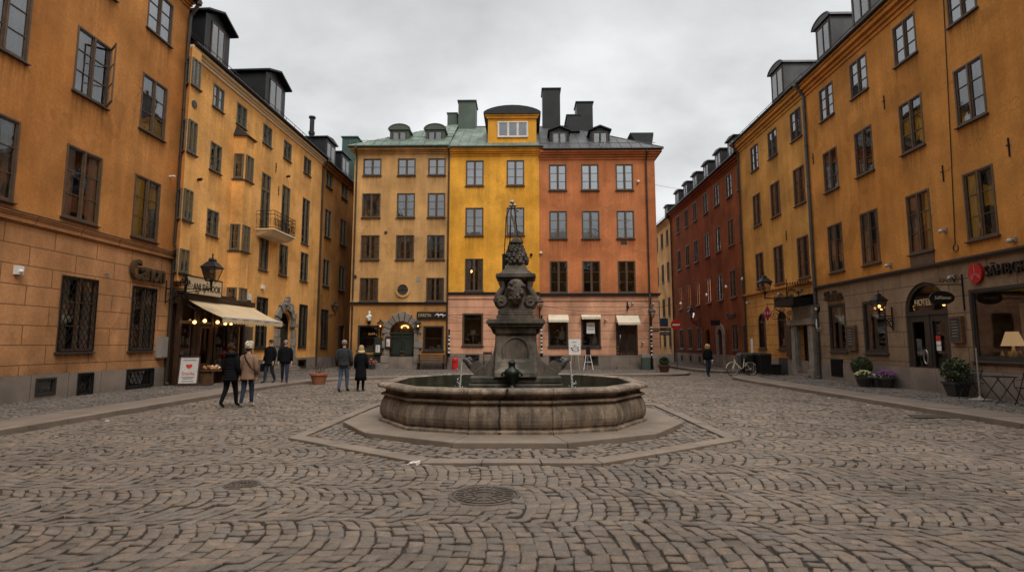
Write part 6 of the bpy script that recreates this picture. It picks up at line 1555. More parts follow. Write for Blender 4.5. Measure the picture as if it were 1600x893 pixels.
# ================================================================== STREET THINGS
def lantern(label, loc, rz, arm=None, size=1., lit=False, mount='bracket', group='street lanterns', milk=False):
    """four-sided lantern: base at local origin; arm = reach back to the wall along +y"""
    t = thing('street_lantern', label, 'lantern', loc, rz, group); S = size
    b = MB(); wb, wt, h = .15 * S, .27 * S, .5 * S
    for sx in (-1, 1):
        for sy in (-1, 1): b.tube([(sx * wb, sy * wb, .0), (sx * wt, sy * wt, h)], .014 * S, 4)
    for w, z in ((wb, 0), (wt, h)):
        for k in range(4):
            c = [(-w, -w), (w, -w), (w, w), (-w, w)]; b.tube([(*c[k], z), (*c[(k + 1) % 4], z)], .016 * S, 4)
    b.lathe([(.09 * S, -.02 * S), (wb * 1.2, 0)], n=4, rot=PI / 4); b.tube([(0, 0, -.3 * S), (0, 0, -.02)], [.03 * S, .05 * S], 8)
    for k in range(4):
        a = k * PI / 2 + PI / 4; b.tube([(0, 0, -.12 * S), (.1 * S * cos(a), .1 * S * sin(a), -.12 * S), (wb * 1.2 * cos(a), wb * 1.2 * sin(a), 0)], .01 * S, 4)
    b.build('frame', m_iron, t)
    b = MB(); b.lathe([(wt * 1.6, h), (wt * 1.62, h + .03 * S), (wt * 1.2, h + .12 * S), (wt * .75, h + .24 * S), (wt * .5, h + .26 * S), (wt * .62, h + .3 * S), (wt * .4, h + .36 * S), (.03 * S, h + .4 * S), (.02 * S, h + .5 * S), (.035 * S, h + .52 * S), (.001, h + .6 * S)], n=4, rot=PI / 4); b.build('cap', m_black, t)
    b = MB(); wb2, wt2 = wb * .95, wt * .95
    for k in range(4):
        c = [(-1, -1), (1, -1), (1, 1), (-1, 1)]; p, q = c[k], c[(k + 1) % 4]; b.quad((p[0] * wb2, p[1] * wb2, .01), (q[0] * wb2, q[1] * wb2, .01), (q[0] * wt2, q[1] * wt2, h - .01), (p[0] * wt2, p[1] * wt2, h - .01))
    b.build('glass_pane', m_lglass, t)
    b = MB(); b.tube([(0, 0, .02), (0, 0, .14 * S)], .03 * S, 8, mi=1); b.ball((0, 0, .22 * S), .075 * S, 8); b.build('bulb', [m_warm if lit else m_frost, m_brass], t, smooth=True)
    if arm:
        b = MB(); z = -.3 * S; b.tube([(0, 0, z - .12), (0, 0, -.25 * S)], .022, 6); b.tube([(0, -.06, z), (0, arm, z)], .02, 6); b.tube([(0, arm, z - .55), (0, arm, z + .35)], .025, 6)
        b.tube([(0, .05, z - .03), (0, arm * .5, z - .12), (0, arm, z - .5)], .016, 5)
        for f_, r_ in ((.3, .09), (.58, .15), (.84, .2)):
            pts = [(0, arm * f_ + r_ * (1 - .8 * k / 18) * cos(2.9 * 2 * PI * k / 30), z - .06 - r_ + r_ * (1 - .8 * k / 18) * sin(2.9 * 2 * PI * k / 30)) for k in range(19)]; b.tube(pts, .013, 5)
        if arm > 1: 
            for f_ in (.45, .75): b.tube([(0, arm * f_ + .1 * cos(k * .6) * (1 - k / 14), z + .12 + .1 * sin(k * .6) * (1 - k / 14)) for k in range(12)], .012, 5)
        b.build('bracket', m_iron, t)
    return t
# left: big lantern on scrolled bracket
lantern('large dark lantern on a long scrolled iron bracket above the shop sign on the left', (-12.2, 21.05, 4.18), R(90), arm=1.78, size=1.02, milk=True)
lantern('large lantern on the scrolled iron bracket beside the door canopy on the right', (12.3, 27.6, 4.34), R(-90), arm=1.68, size=.95)
lantern('lit wall lantern glowing amber between the taupe shop windows', (13.5, 20.75, 2.98), R(-90), arm=.46, size=.72, lit=True)
lantern('small lit lantern on the left of the green arched door', (-9.3, 35.75, 2.78), 0, arm=.24, size=.62, lit=True); lantern('small lit lantern on the right of the green arched door', (-6.81, 35.75, 2.78), 0, arm=.24, size=.62, lit=True)
lantern('lantern on the seam between the yellow and the terracotta house', (1.2, 35.6, 4.05), 0, arm=.38, size=.8); lantern('lantern in front of the drainpipe right of the awninged brown door', (8.45, 35.5, 3.45), 0, arm=.45, size=.75)
lantern('dim lantern on the red house wall above the walking woman', (13.4, 43.2, 3.8), R(-90), arm=.6, size=.9); lantern('dim lantern in the shadow of the alley', (-12.5, 36.2, 3.9), R(90), arm=.9, size=.7)
# banded cable tubes below two lanterns and on pipes (white stickers)
for lab, X, Y, z0, z1 in (('dark pole with white sticker bands below the lantern on the terracotta seam', 1.3, 35.72, .9, 3.6), ('dark pole with white sticker bands right of the brown door', 8.45, 35.72, .1, 3.1), ('dark post with white stickers on the seam of the ochre house', -4.75, 35.72, .9, 2.7)):
    t = thing('pole', lab, 'pole', (X, Y, z0), 0, 'stickered poles on the house fronts'); b = MB(); b.tube([(0, 0, 0), (0, 0, z1 - z0)], .06, 8); b.tube([(0, 0, 0), (0, 0, .25)], .09, 8); b.build('shaft', m_iron, t)
    z = .9 if z0 < .5 else .25
    while z < z1 - z0 - .2: b = MB(); b.tube([(0, -.004, z), (0, -.004, z + random.uniform(.07, .14))], .063, 8, cap=False); b.build('sticker', m_paper, t); z += random.uniform(.2, .32)
# hanging cables
def cable(lab, A, Bp, sag, bulbs=(), r=.012, name='hanging_cable', cat='cable'):
    A, Bp = Vector(A), Vector(Bp); t = thing(name, lab, cat, A); b = MB()
    P = lambda f: (Bp - A) * f - Vector((0, 0, sag * 4 * f * (1 - f))); b.tube([P(i / 16) for i in range(17)], r, 5); b.build('wire', m_iron, t)
    if bulbs:
        for f in bulbs: b = MB(); b.ball(tuple(P(f) - Vector((0, 0, .12))), .085, 8); b.tube([tuple(P(f)), tuple(P(f) - Vector((0, 0, .08)))], .03, 6); b.build('globe', m_bulb, t, smooth=True)
    return t
cable('slack cable across the front of the terracotta shops', (1.25, 35.85, 4.3), (8.4, 35.85, 4.15), .38); cable('slack cable from the drainpipe across the pink front left of the fountain', (-4.9, 35.85, 3.6), (1.15, 35.85, 4.45), .55)
cable('cable with white globe lights strung over the mouth of the right street', (8.9, 35.9, 4.1), (13.95, 34.1, 5.95), .2, bulbs=(.28, .58, .8, .98)); cable('thin wire high over the right street against the sky', (9.1, 36.5, 12.6), (13.95, 40.5, 13.3), .1, r=.01)
for px, py, nm in ((1222, 450, 'spotlight'),): pass

# --- signs
def facing(B, x, z, y=0.): return B.world(x, z, y)
# shop board with scroll frame, left
x0, z1 = B2.pix(291, 439, -.75); x1, z0 = B2.pix(344, 472, -.75); xm = (x0 + x1) / 2
sg = thing('shop_sign_board', 'cream shop board with black letters ending in SJÄHOOK above the awning', 'sign', B2.world(xm, 4.06, -.75), B2.a); w = (x1 - x0) / 2
b = MB(); b.box(-w, w, -.03, .03, -.33, .36); b.build('board', m_cream if False else m_canvas, sg); b = MB()
for z in (-.35, .36): b.box(-w - .03, w + .03, -.05, .05, z, z + .035)
for x in (-w - .03, w): b.box(x, x + .03, -.05, .05, -.35, .395)
for x in (-w * .8, w * .8): b.bar((x, .03, 0), (x, .75, 0), .03)
b.build('frame', m_iron, sg); text('ANI SJÄHOOK', .4, m_ink, sg, (w * .14, -.04, -.03), align='CENTER', sx=.74, ext=.008)
b = MB()
for k, (q, r_) in enumerate(((-.2, .2), (.02, .12), (-.36, .15))): b.tube([(-w + q + r_ * (1 - .8 * i / 18) * cos(i * .62), -.08, .12 - k * .05 + r_ * (1 - .8 * i / 18) * sin(i * .62)) for i in range(19)], .018, 5)
b.build('scrollwork', m_iron, sg)
# black sign of the ochre shop
xa, za = BO.pix(652, 487); xb, zb = BO.pix(698, 498); sg = thing('shop_sign_board', 'black shop board with pale letters and a pale lizard above the right ochre window', 'sign', BO.world((xa + xb) / 2, (za + zb) / 2), 0); w = (xb - xa) / 2; h = (za - zb) / 2
b = MB(); b.box(-w, w, -.12, 0, -h, h); b.build('board', m_ink, sg); text('ORRETIA', .3, m_canvas, sg, (-w + .08, -.125, 0), sx=.72, ext=.004)
b = MB(); b.tube([(.2, -.14, -.04), (.34, -.15, .07), (.48, -.15, -.02), (.62, -.15, .05), (.8, -.15, -.03), (.95, -.15, .02)], [.02, .05, .06, .055, .04, .01], 7)
for x in (.4, .7):
    for s_ in (-1, 1): b.tube([(x, -.15, 0), (x + .06, -.15, s_ * .13)], .018, 5)
b.build('lizard_relief', m_paper, sg)
# pale statue on the ochre wall
x_, z_ = BO.pix(578, 498); st = thing('wall_statue', 'small white figure on a console on the ochre wall above the left window', 'statue', BO.world(x_, 3.12), 0)
b = MB(); b.lathe([(.09, .1), (.13, .2), (.14, .4), (.1, .52), (.06, .6), (.085, .68), (.07, .76), (.001, .8)], (0, -.16, 0), 12); b.tube([(-.1, -.17, .5), (-.17, -.22, .36), (-.06, -.28, .34)], .04, 6); b.tube([(.1, -.17, .5), (.16, -.24, .44), (.03, -.29, .4)], .04, 6); b.build('figure', m_white, st, smooth=True); b = MB(); b.lathe([(.03, -.08), (.11, .03), (.13, .1)], (0, -.15, 0), 10); b.build('console', m_iron, st)
# menu cases on the ochre front
for (px, py, w, h, lab, c) in ((592, 540, .25, .55, 'tall dark menu case with a lit paper left of the green door', m_gdoor), (608, 534, .2, .38, 'small wooden menu case with white paper beside the stone arch', m_dwood)):
    x_, z_ = BO.pix(px, py); t = thing('menu_case', lab, 'menu board', BO.world(x_, z_, -.16), 0, 'menu cases'); b = MB(); b.box(-w, w, -.1, .16, -h, h); b.build('case', c, t, bevel=.01); b = MB(); b.box(-w * .55, w * .55, -.108, -.1, -h * .75, h * .1 if h > .5 else h * .5); b.build('menu_paper', m_paper, t)
    b = MB()
    for k in range(5): b.box(-w * .4, w * (.1 + .05 * (k % 3)), -.112, -.108, -h * .6 + k * h * .14, -h * .6 + k * h * .14 + .02)
    b.build('menu_text', m_ink, t)
x_, z_ = BO.pix(656, 537); t = thing('plaque', 'small dark plaque between the green door and the right ochre window', 'plaque', BO.world(x_, z_), 0); b = MB(); b.box(-.13, .13, -.05, 0, -.17, .17); b.box(-.1, .1, -.06, -.05, -.14, .14); b.build('plate', m_dwood, t)
# bench
bn = thing('bench', 'weathered slatted wooden bench against the ochre house', 'bench', (-5.85, 35.35, .11), 0)
b = MB()
for k in range(4): b.box(-.95, .95, -.28 + k * .13, -.18 + k * .13, .42, .46)
b.build('seat', m_bwood, bn); b = MB()
for k in range(3): b.box(-.95, .95, .2 + k * .02, .24 + k * .02, .52 + k * .15, .63 + k * .15)
b.build('backrest', m_bwood, bn)
for x in (-.8, .8):
    b = MB(); b.box(x - .03, x + .03, -.26, -.2, 0, .42); b.box(x - .03, x + .03, .2, .26, 0, .95); b.box(x - .03, x + .03, -.26, .26, .36, .42); b.build('leg', m_iron, bn)
# red standing bin by the seam
x_, y_ = -4.28, 35.2; t = thing('post_box', 'small red metal box standing by the pink wall near the bench', 'box', (x_, y_, .11)); b = MB(); b.lathe([(.2, 0), (.2, .62), (.17, .72), (.08, .78), (.001, .79)], n=12, sx=1, sy=.8); b.build('body', m_redp, t, smooth=False); b = MB(); b.box(-.09, .09, -.175, -.15, .5, .53); b.tube([(-.08, 0, .78), (0, 0, .86), (.08, 0, .78)], .015, 5); b.build('fittings', m_iron, t)
# folded chairs and dark clutter by the pink window
t = thing('cafe_chair', 'dark folded chair leaning on the pink wall behind the fountain', 'chair', (-2.2, 35.4, .11)); b = MB()
for x in (-.25, .25): b.tube([(x, -.2, 0), (x, .1, 1.15)], .03, 5); b.tube([(x * .9, .15, 0), (x * .9, -.05, .7)], .025, 5)
b.build('frame', m_dwood, t); b = MB(); b.box(-.26, .26, -.02, .02, .95, 1.12); b.box(-.24, .24, -.25, .1, .5, .53); b.build('slats', m_dwood, t)
# easel signs in front of the terracotta shops
def board_lines(b, w, z0, z1, y, n, seed):
    r = random.Random(seed); z = z1
    for k in range(n): ww = r.uniform(.2, .45) * w; xx = r.uniform(-.4, .1) * w; b.box(xx, xx + ww, y - .004, y, z - .03, z); z -= (z1 - z0) / n
x_, z_ = atY(898, 541, 34.9); t = thing('easel_sign', 'white framed board with black figures standing on a pale wooden easel', 'easel sign', (x_, 34.9, .11)); b = MB(); b.box(-.37, .37, -.03, .03, .95, 1.95); b.build('board', m_white, t); b = MB(); board_lines(b, .7, 1.1, 1.55, -.031, 6, 3); text('menu', .13, m_ink, t, (-.18, -.035, 1.75), ext=.003)
for q in ((-.2, 1.3), (-.15, 1.2), (.2, 1.35), (.22, 1.2)): b.box(q[0] - .04, q[0] + .04, -.035, -.03, q[1], q[1] + .09)
b.build('printed_marks', m_ink, t); b = MB()
for x in (-.28, .28): b.tube([(x, -.08, 0), (x * .7, 0, 1.0)], .025, 5)
b.tube([(0, .5, 0), (0, .02, 1.3)], .022, 5); b.build('easel_leg', mat('pale_wood', (.42, .33, .24), rough=.7), t)
x_, z_ = atY(919, 560, 34.8); t = thing('easel_sign', 'small dark slate on a white easel right of the white board', 'easel sign', (x_, 34.8, .11)); b = MB(); b.box(-.14, .14, -.03, .03, .95, 1.45); b.build('slate', m_iron, t); b = MB()
for x in (-.3, .3): b.tube([(x, -.1, 0), (x * .4, 0, 1.0)], .025, 5)
b.tube([(0, .5, 0), (0, .02, 1.0)], .022, 5); b.tube([(-.2, -.04, .5), (.2, -.04, .5)], .018, 5); b.build('easel_leg', m_white, t)
# poster in shop window, small awnings on terracotta front
x_, z_ = BR.pix(923, 512); t = thing('window_poster', 'white paper poster hung in the second terracotta shop window', 'poster', BR.world(x_, z_, .02)); b = MB(); b.box(-.27, .27, -.01, .01, -.36, .36); b.build('sheet', m_paper, t); text('OPEN', .17, m_ink, t, (0, -.012, .12), align='CENTER', ext=.002); text('SHOP', .15, m_ink, t, (0, -.012, -.1), align='CENTER', ext=.002)
def small_awning(lab, xa, xb, z, out, drop, door=False):
    t = thing('window_awning', lab, 'awning', BR.world(BR_cx(xa), z), 0, 'small cream awnings on the terracotta front'); W = xb - xa; b = MB(); n = 8
    for k in range(n):
        a0, a1 = W * k / n, W * (k + 1) / n
        for q in range(3): f0, f1 = q / 3, (q + 1) / 3; b.quad((a0, -.05 - out * f0, -drop * f0), (a0, -.05 - out * f1, -drop * f1), (a1, -.05 - out * f1, -drop * f1), (a1, -.05 - out * f0, -drop * f0))
    for x in (0, W): b.add([(x, -.05, 0), (x, -.05 - out, -drop), (x, -.05, -drop)], [(0, 1, 2)])
    b.build('canvas', m_cream2, t); b = MB(); m = 40
    for k in range(m):
        a0, a1 = W * k / m, W * (k + 1) / m; s0, s1 = .13 + .03 * abs(sin(a0 * 14)), .13 + .03 * abs(sin(a1 * 14)); b.quad((a0, -.055 - out, -drop), (a0, -.06 - out, -drop - s0), (a1, -.06 - out, -drop - s1), (a1, -.055 - out, -drop))
    b.build('valance', m_cream2, t)
m_cream2 = mat('awning_cream_canvas', (.66, .57, .43), rough=.95, var=.1, vs=2)
BR_cx = lambda X: X - BR.O.x
small_awning('small cream awning over the shop window next to the fountain pedestal', 1.76, 3.08, 3.66, .4, .36); small_awning('shallow cream awning over the shop window with the poster', 3.93, 5.2, 3.66, .3, .16); small_awning('cream awning over the brown door of the terracotta house', 6.22, 7.66, 3.62, .75, .5)
# number plate, small fittings
x_, z_ = BR.pix(1022, 515); t = thing('street_name_plate', 'small dark street plate on the corner of the terracotta house', 'sign', BR.world(x_, z_)); b = MB(); b.box(-.3, .3, -.03, 0, -.11, .11); b.build('plate', m_dwood, t); text('GRÄND', .13, m_canvas, t, (0, -.032, 0), align='CENTER', ext=.003)
m_bulb2 = mat('camera_housing', (.5, .47, .43), rough=.4)
for B_, px, py, lab in ((BR, 988, 474, 'white dome camera above the brown door awning'), (BR, 1020, 475, 'white bullet camera at the corner of the terracotta house'), (BR, 946, 500, 'white round lamp left of the brown door'), (BR, 1004, 535, 'white doorbell panel right of the brown door'), (BB, 1478, 361, 'white dome camera on the amber wall above the arched door'), (BB, 1392, 415, 'grey box with white camera above the lit lantern'), (BB, 1586, 376, 'white camera box above the dark shop letters'), (BB, 1491, 434, 'white camera over the oval hanging sign'), (BN, 1221, 459, 'white spotlight left of the ironwork canopy'), (BN, 1171, 473, 'white globe lamp on the corner of the narrow amber house')):
    x_, z_ = B_.pix(px, py); t = thing('wall_camera', lab, 'camera', B_.world(x_, z_), B_.a, 'cameras and small lamps on the walls'); b = MB(); b.box(-.07, .07, -.06, 0, -.03, .1); b.tube([(0, -.05, .03), (0, -.16, .02)], .035, 6); b.build('mount', m_grey, t); b = MB(); b.ball((0, -.17, 0), .07, 8); b.build('housing', m_bulb2, t, smooth=True)
x_, z_ = BR.pix(980, 479); t = thing('wall_bracket', 'dark ornamental bracket above the awning of the brown door', 'bracket', BR.world(x_, z_)); b = MB(); b.tube([(0, -.05, -.3), (0, -.06, .35)], .04, 6); b.tube([(0, -.06, .05), (0, -.4, .1), (0, -.45, -.05)], .03, 6); b.ball((0, -.45, -.1), .07, 7); b.build('body', m_iron, t)
# litter bin by the brown door
t = thing('litter_bin', 'dark litter bin with grey lid beside the brown door', 'bin', (7.95, 35.35, .11)); b = MB(); b.box(-.26, .26, -.2, .2, 0, .75); b.build('body', m_copdk, t, bevel=.02); b = MB(); b.box(-.28, .28, -.22, .22, .75, .98); b.box(-.2, .2, -.226, -.22, .8, .92); b.build('lid', m_grey, t, bevel=.03)
# signs at the mouth of the right street
def sign_post(lab, px, py, Y, zt, plates, name='road_sign'):
    x_, _ = atY(px, py, Y); t = thing(name, lab, 'sign', (x_, Y, .1)); b = MB(); b.tube([(0, 0, 0), (0, 0, zt)], .035, 8); b.build('post', m_pipe_gr, t); return t, x_
t, x_ = sign_post('red round no entry sign on a grey post in the right street', 1056, 507, 38., 3.3, 1); _, zz = atY(1056, 507, 38.); b = MB(); b.lathe([(.36, 0), (.36, .02), (.001, .02)], n=24); b.xform(0, Matrix.Translation((0, -.05, zz - .1)) @ Matrix.Rotation(PI / 2, 4, 'X')); b.build('disc', m_redp, t); b = MB(); b.box(-.25, .25, -.08, -.072, zz - .16, zz - .05); b.build('bar', m_paper, t)
t = thing('parking_sign', 'blue square road sign on the terracotta corner by the right street', 'sign', (9.75, 37.5, 3.2)); b = MB(); b.box(-.28, .28, -.02, .02, -.28, .28); b.build('plate', mat('sign_blue', (.015, .03, .07), rough=.4), t); b = MB(); b.box(-.6, 0, .02, .06, -.03, .03); b.build('arm', m_iron, t)
for k, (dz, w) in enumerate(((2.75, .75), (2.45, .65))): t = thing('direction_sign', ['long grey street direction sign, upper of two at the terracotta corner', 'long grey street direction sign, lower of two at the terracotta corner'][k], 'sign', (9.55, 37.8, dz), 0, 'direction signs'); b = MB(); b.box(-.45, w, -.03, .03, -.11, .11); b.build('plate', m_sill, t); b = MB(); b.box(-.35, w - .1, -.034, -.03, -.03, .03); b.build('marking', m_grey, t)
# ---- pots
def pot_plant(lab, loc, r, h, pm, kind, fol=None, name='potted_plant', group=None, sq=False, seed=0, fr=.3):
    t = thing(name, lab, 'plant', loc, 0, group); b = MB(); q = 4 if sq else 16; k = 1.35 if sq else 1
    b.lathe([(r * .68 * k, 0), (r * .98 * k, h * .82), (r * 1.1 * k, h * .83), (r * 1.1 * k, h), (r * .95 * k, h), (r * .9 * k, h * .9), (.001, h * .9)], n=q, rot=PI / 4 if sq else 0); b.build('pot', pm, t)
    rr = random.Random(seed)
    if kind == 'ball':
        b = MB(); b.tube([(0, 0, h * .8), (0, 0, h + fr * .4)], .02, 5); b.build('stem', m_dwood, t); b = MB()
        leafy(b, (0, 0, h + fr * .9), fr, 2600, rr, .045, shell=True); b.ball((0, 0, h + fr * .9), fr * .84, 10); b.build('foliage', m_leaf, t)
    elif kind == 'bush':
        b = MB(); [b.tube([(0, 0, h * .85), (rr.uniform(-fr, fr) * .6, rr.uniform(-fr, fr) * .6, h + fr * rr.uniform(.6, 1.4))], .008, 4) for _ in range(9)]; b.build('stem', m_dwood, t); b = MB(); leafy(b, (0, 0, h + fr * .75), fr, 1100, rr, .07); b.build('foliage', m_leaf, t)
    elif kind == 'flowers':
        b = MB(); leafy(b, (0, 0, h + .03), fr, 170, rr, .06, flat=.45); b.build('foliage', m_leaf, t); b = MB()
        for _ in range(70): a = rr.uniform(0, 2 * PI); d = fr * math.sqrt(rr.random()); b.ball((d * cos(a), d * sin(a), h + .1 + fr * .45 * (1 - (d / fr) ** 2) + rr.uniform(-.03, .04)), rr.uniform(.018, .036), 5, sz=.7)
        b.build('blossom', fol, t)
    return t
m_leaf = mat('leaf_green', (.035, .055, .018), c2=(.06, .08, .025), rough=.6, var=.4, vs=9, fine=.3)
m_vio = mat('blossom_violet', (.3, .06, .36), rough=.8, var=.3, vs=9); m_pinkf = mat('blossom_pale_pink', (.62, .45, .5), rough=.8, var=.2, vs=9); m_yelf = mat('blossom_cream', (.5, .5, .25), rough=.8, var=.3, vs=9)
m_potdk = mat('dark_pot', (.035, .033, .032), rough=.6, var=.25); m_potgr = mat('grey_zinc_pot', (.1, .1, .1), rough=.5, metal=.3, var=.25)
def leafy(b, c, r, n, rr, s, shell=False, flat=1.):
    for _ in range(n):
        a, e = rr.uniform(0, 2 * PI), math.asin(rr.uniform(-1, 1)); d = r * (rr.uniform(.82, 1.04) if shell else rr.random() ** .45)
        p = Vector((c[0] + d * cos(a) * cos(e), c[1] + d * sin(a) * cos(e), c[2] + d * sin(e) * flat)); u = Vector((rr.gauss(0, 1), rr.gauss(0, 1), rr.gauss(0, 1))).normalized(); w = u.cross(Vector((rr.gauss(0, 1), rr.gauss(0, 1), rr.gauss(0, 1)))).normalized(); q = s * rr.uniform(.6, 1.2)
        b.quad(tuple(p - u * q), tuple(p - w * q * .4), tuple(p + u * q), tuple(p + w * q * .4))
gz = .11
x_, y_ = gnd(1367, 592, gz); pot_plant('clipped round box bush in a dark pot against the taupe wall', (13.4, 21.9, gz), .25, .42, m_potdk, 'ball', fr=.36, name='box_ball', seed=1)
GF = 'flower pots by the taupe shop'
for px, py, r, h, pm, kind, fm_, lab, sd in ((1352, 604, .26, .36, m_potdk, 'flowers', m_yelf, 'dark pot of cream flowers and leaves, nearest the cellar grating', 2), (1370, 604, .2, .24, m_potgr, 'flowers', m_pinkf, 'low grey pot of pale flowers between cream and violet flowers', 3), (1386, 605, .28, .36, m_potdk, 'flowers', m_vio, 'dark pot of violet flowers by the taupe wall', 4), (1405, 604, .26, .36, m_potdk, 'flowers', m_pinkf, 'dark pot of pale pink flowers next to the arched glass door', 5)):
    x_, y_ = gnd(px, py, gz); pot_plant(lab, (x_, y_, gz), r, h, pm, kind, fm_, 'flower_pot', GF, seed=sd, fr=r * 1.25)
pot_plant('large leafy shrub in a square dark planter right of the arched door', (13.5, 17.35, gz), .27, .45, m_potdk, 'bush', fr=.42, name='planter_shrub', sq=True, seed=6)
x_, y_ = gnd(498, 600, .0); pot_plant('terracotta pot with bare twigs at the kerb near the alley', (x_, y_, .0), .36, .48, m_terra_pot, 'none', name='terracotta_pot'); t = bpy.data.objects['terracotta_pot']; b = MB(); rr = random.Random(4); [b.tube([(rr.uniform(-.1, .1), rr.uniform(-.1, .1), .4), (rr.uniform(-.35, .35), rr.uniform(-.2, .2), rr.uniform(.65, .95))], .008, 4) for _ in range(14)]; b.build('stem', m_dwood, t)
x_, y_ = gnd(1038, 581, .11); pot_plant('brown plant tub at the corner of the terracotta house', (x_, y_, .11), .34, .42, mat('wicker_brown', (.1, .05, .025), rough=.8, var=.3), 'bush', fr=.28, seed=8)
x_, y_ = gnd(1028, 580, .11); t = thing('bollard', 'thin white post at the corner of the terracotta house', 'post', (x_ - .1, y_ + .3, .11)); b = MB(); b.tube([(0, 0, 0), (0, 0, .95)], .035, 8); b.build('shaft', m_grey, t); b = MB(); b.box(-.14, .14, -.03, .03, .8, 1.0); b.build('plate', m_grey, t)
# bunch of flowers on the cellar hatch behind the couple
t = thing('flower_pot', 'pot of red and pink flowers below the left ochre window', 'plant', (-9.7, 35.5, .11)); b = MB(); b.lathe([(.14, 0), (.2, .3), (.001, .3)], n=10); b.build('pot', m_potdk, t); b = MB(); rr = random.Random(9); [b.ball((rr.gauss(0, .14), rr.gauss(0, .08), .48 + rr.gauss(0, .12)), .06, 5, mi=rr.choice([0, 0, 1])) for _ in range(24)]; b.build('blossom', [m_flo, m_leaf], t)
# ---- left shop front things
x_, y_ = gnd(282, 606, .11)
m_paper2 = mat('printed_board', (.5, .47, .43), rough=.6, var=.12, vs=3)
sb = thing('pavement_sign', 'white sandwich board with a red heart in a dark wood frame by the drainpipe', 'sign', (-13.0, 21.2, .11), R(18)); sb.scale = (.88,) * 3; wd = .36
b = MB(); b.box(-wd, wd, -.02, .02, .1, 1.25); b.xform(0, Matrix.Rotation(R(-12), 4, 'X')); b.build('board', m_paper2, sb)
b = MB()
for x in (-wd - .03, wd): b.box(x, x + .04, -.035, .025, 0, 1.3)
for z in (.06, 1.25): b.box(-wd - .03, wd + .04, -.035, .025, z, z + .05)
b.xform(0, Matrix.Rotation(R(-12), 4, 'X')); n0 = len(b.v)
for x in (-wd - .03, wd): b.box(x, x + .04, -.02, .02, 0, 1.3)
b.xform(n0, Matrix.Translation((0, .55, 0)) @ Matrix.Rotation(R(12), 4, 'X')); b.box(-wd - .1, wd + .6, -.1, .5, -.0, .04); b.build('frame', m_dwood, sb)
hp = [(.13 * 16 * sin(t_) ** 3 / 16, .13 * (13 * cos(t_) - 5 * cos(2 * t_) - 2 * cos(3 * t_) - cos(4 * t_)) / 16 + .86) for t_ in [2 * PI * k / 24 for k in range(24)]][::-1]
b = MB(); b.prism(hp, -.028, -.018); b.xform(0, Matrix.Rotation(R(-12), 4, 'X')); b.build('heart', m_redp, sb)
b = MB()
for z, w_ in ((1.12, .26), (.36, .26), (.3, .2), (.18, .24)): b.box(-w_, w_, -.026, -.018, z, z + .022)
b.xform(0, Matrix.Rotation(R(-12), 4, 'X')); b.build('small_print', m_ink, sb)
tx = text('Smycka', .2, m_redp, sb, (0, -.03 + .12 - .005, .53), align='CENTER', ext=.004, sx=.85); tx.rotation_euler = (PI / 2 - R(12), 0, 0)
tb = thing('display_table', 'low brown wooden table of goods outside the awning shop', 'table', (-12.75, 22.6, .11), R(80)); b = MB(); b.box(-.5, .5, -.3, .3, .5, .56); b.build('top', m_bwood, tb)
for x in (-.45, .38):
    b = MB(); b.box(x, x + .07, -.28, .28, 0, .5); b.build('leg', m_bwood, tb)
gs = thing('basket_of_goods', 'heap of small orange and white goods lying on the low shop table', 'goods', (-12.75, 22.6, .67), R(80)); b = MB(); rr = random.Random(2)
for _ in range(46): b.ball((rr.uniform(-.44, .44), rr.uniform(-.24, .24), .03 + rr.uniform(0, .12)), rr.uniform(.035, .07), 6, mi=rr.choice([0, 0, 1, 2]))
b.build('goods', [mat('orange_goods', (.5, .24, .08), rough=.7), m_paper, m_bwood], gs)
t = thing('white_planter', 'white round planter with green leaves standing beside the low shop table', 'plant', (-12.35, 23.25, .11)); b = MB(); b.lathe([(.14, 0), (.19, .12), (.2, .26), (.16, .34), (.001, .34)], n=14); b.build('pot', m_white, t, smooth=True); b = MB(); leafy(b, (0, 0, .5), .24, 140, rr, .07); b.build('foliage', m_leaf, t)
t = thing('fire_extinguisher', 'red fire extinguisher standing at the shop door under the awning', 'extinguisher', (-13.15, 24.0, .9)); b = MB(); b.lathe([(.08, 0), (.085, .02), (.085, .42), (.05, .5), (.03, .52), (.03, .56)], n=12); b.build('cylinder', m_redp, t); b = MB(); b.tube([(0, 0, .55), (.1, 0, .6)], .018, 5); b.tube([(0, 0, .56), (-.09, -.02, .4), (-.1, -.02, .1)], .012, 5); b.box(-.03, .04, -.09, -.085, .15, .32); b.build('fittings', m_iron, t)
t = thing('crate', 'small brown wooden crate on the pavement below the red extinguisher', 'crate', (-13.1, 24.0, .11)); b = MB()
for z in (0, .2, .4, .6): b.box(-.25, .25, -.2, .2, z + .01, z + .17)
for x in (-.25, .2): b.box(x, x + .05, -.21, .21, 0, .78)
b.build('slats', m_bwood, t)
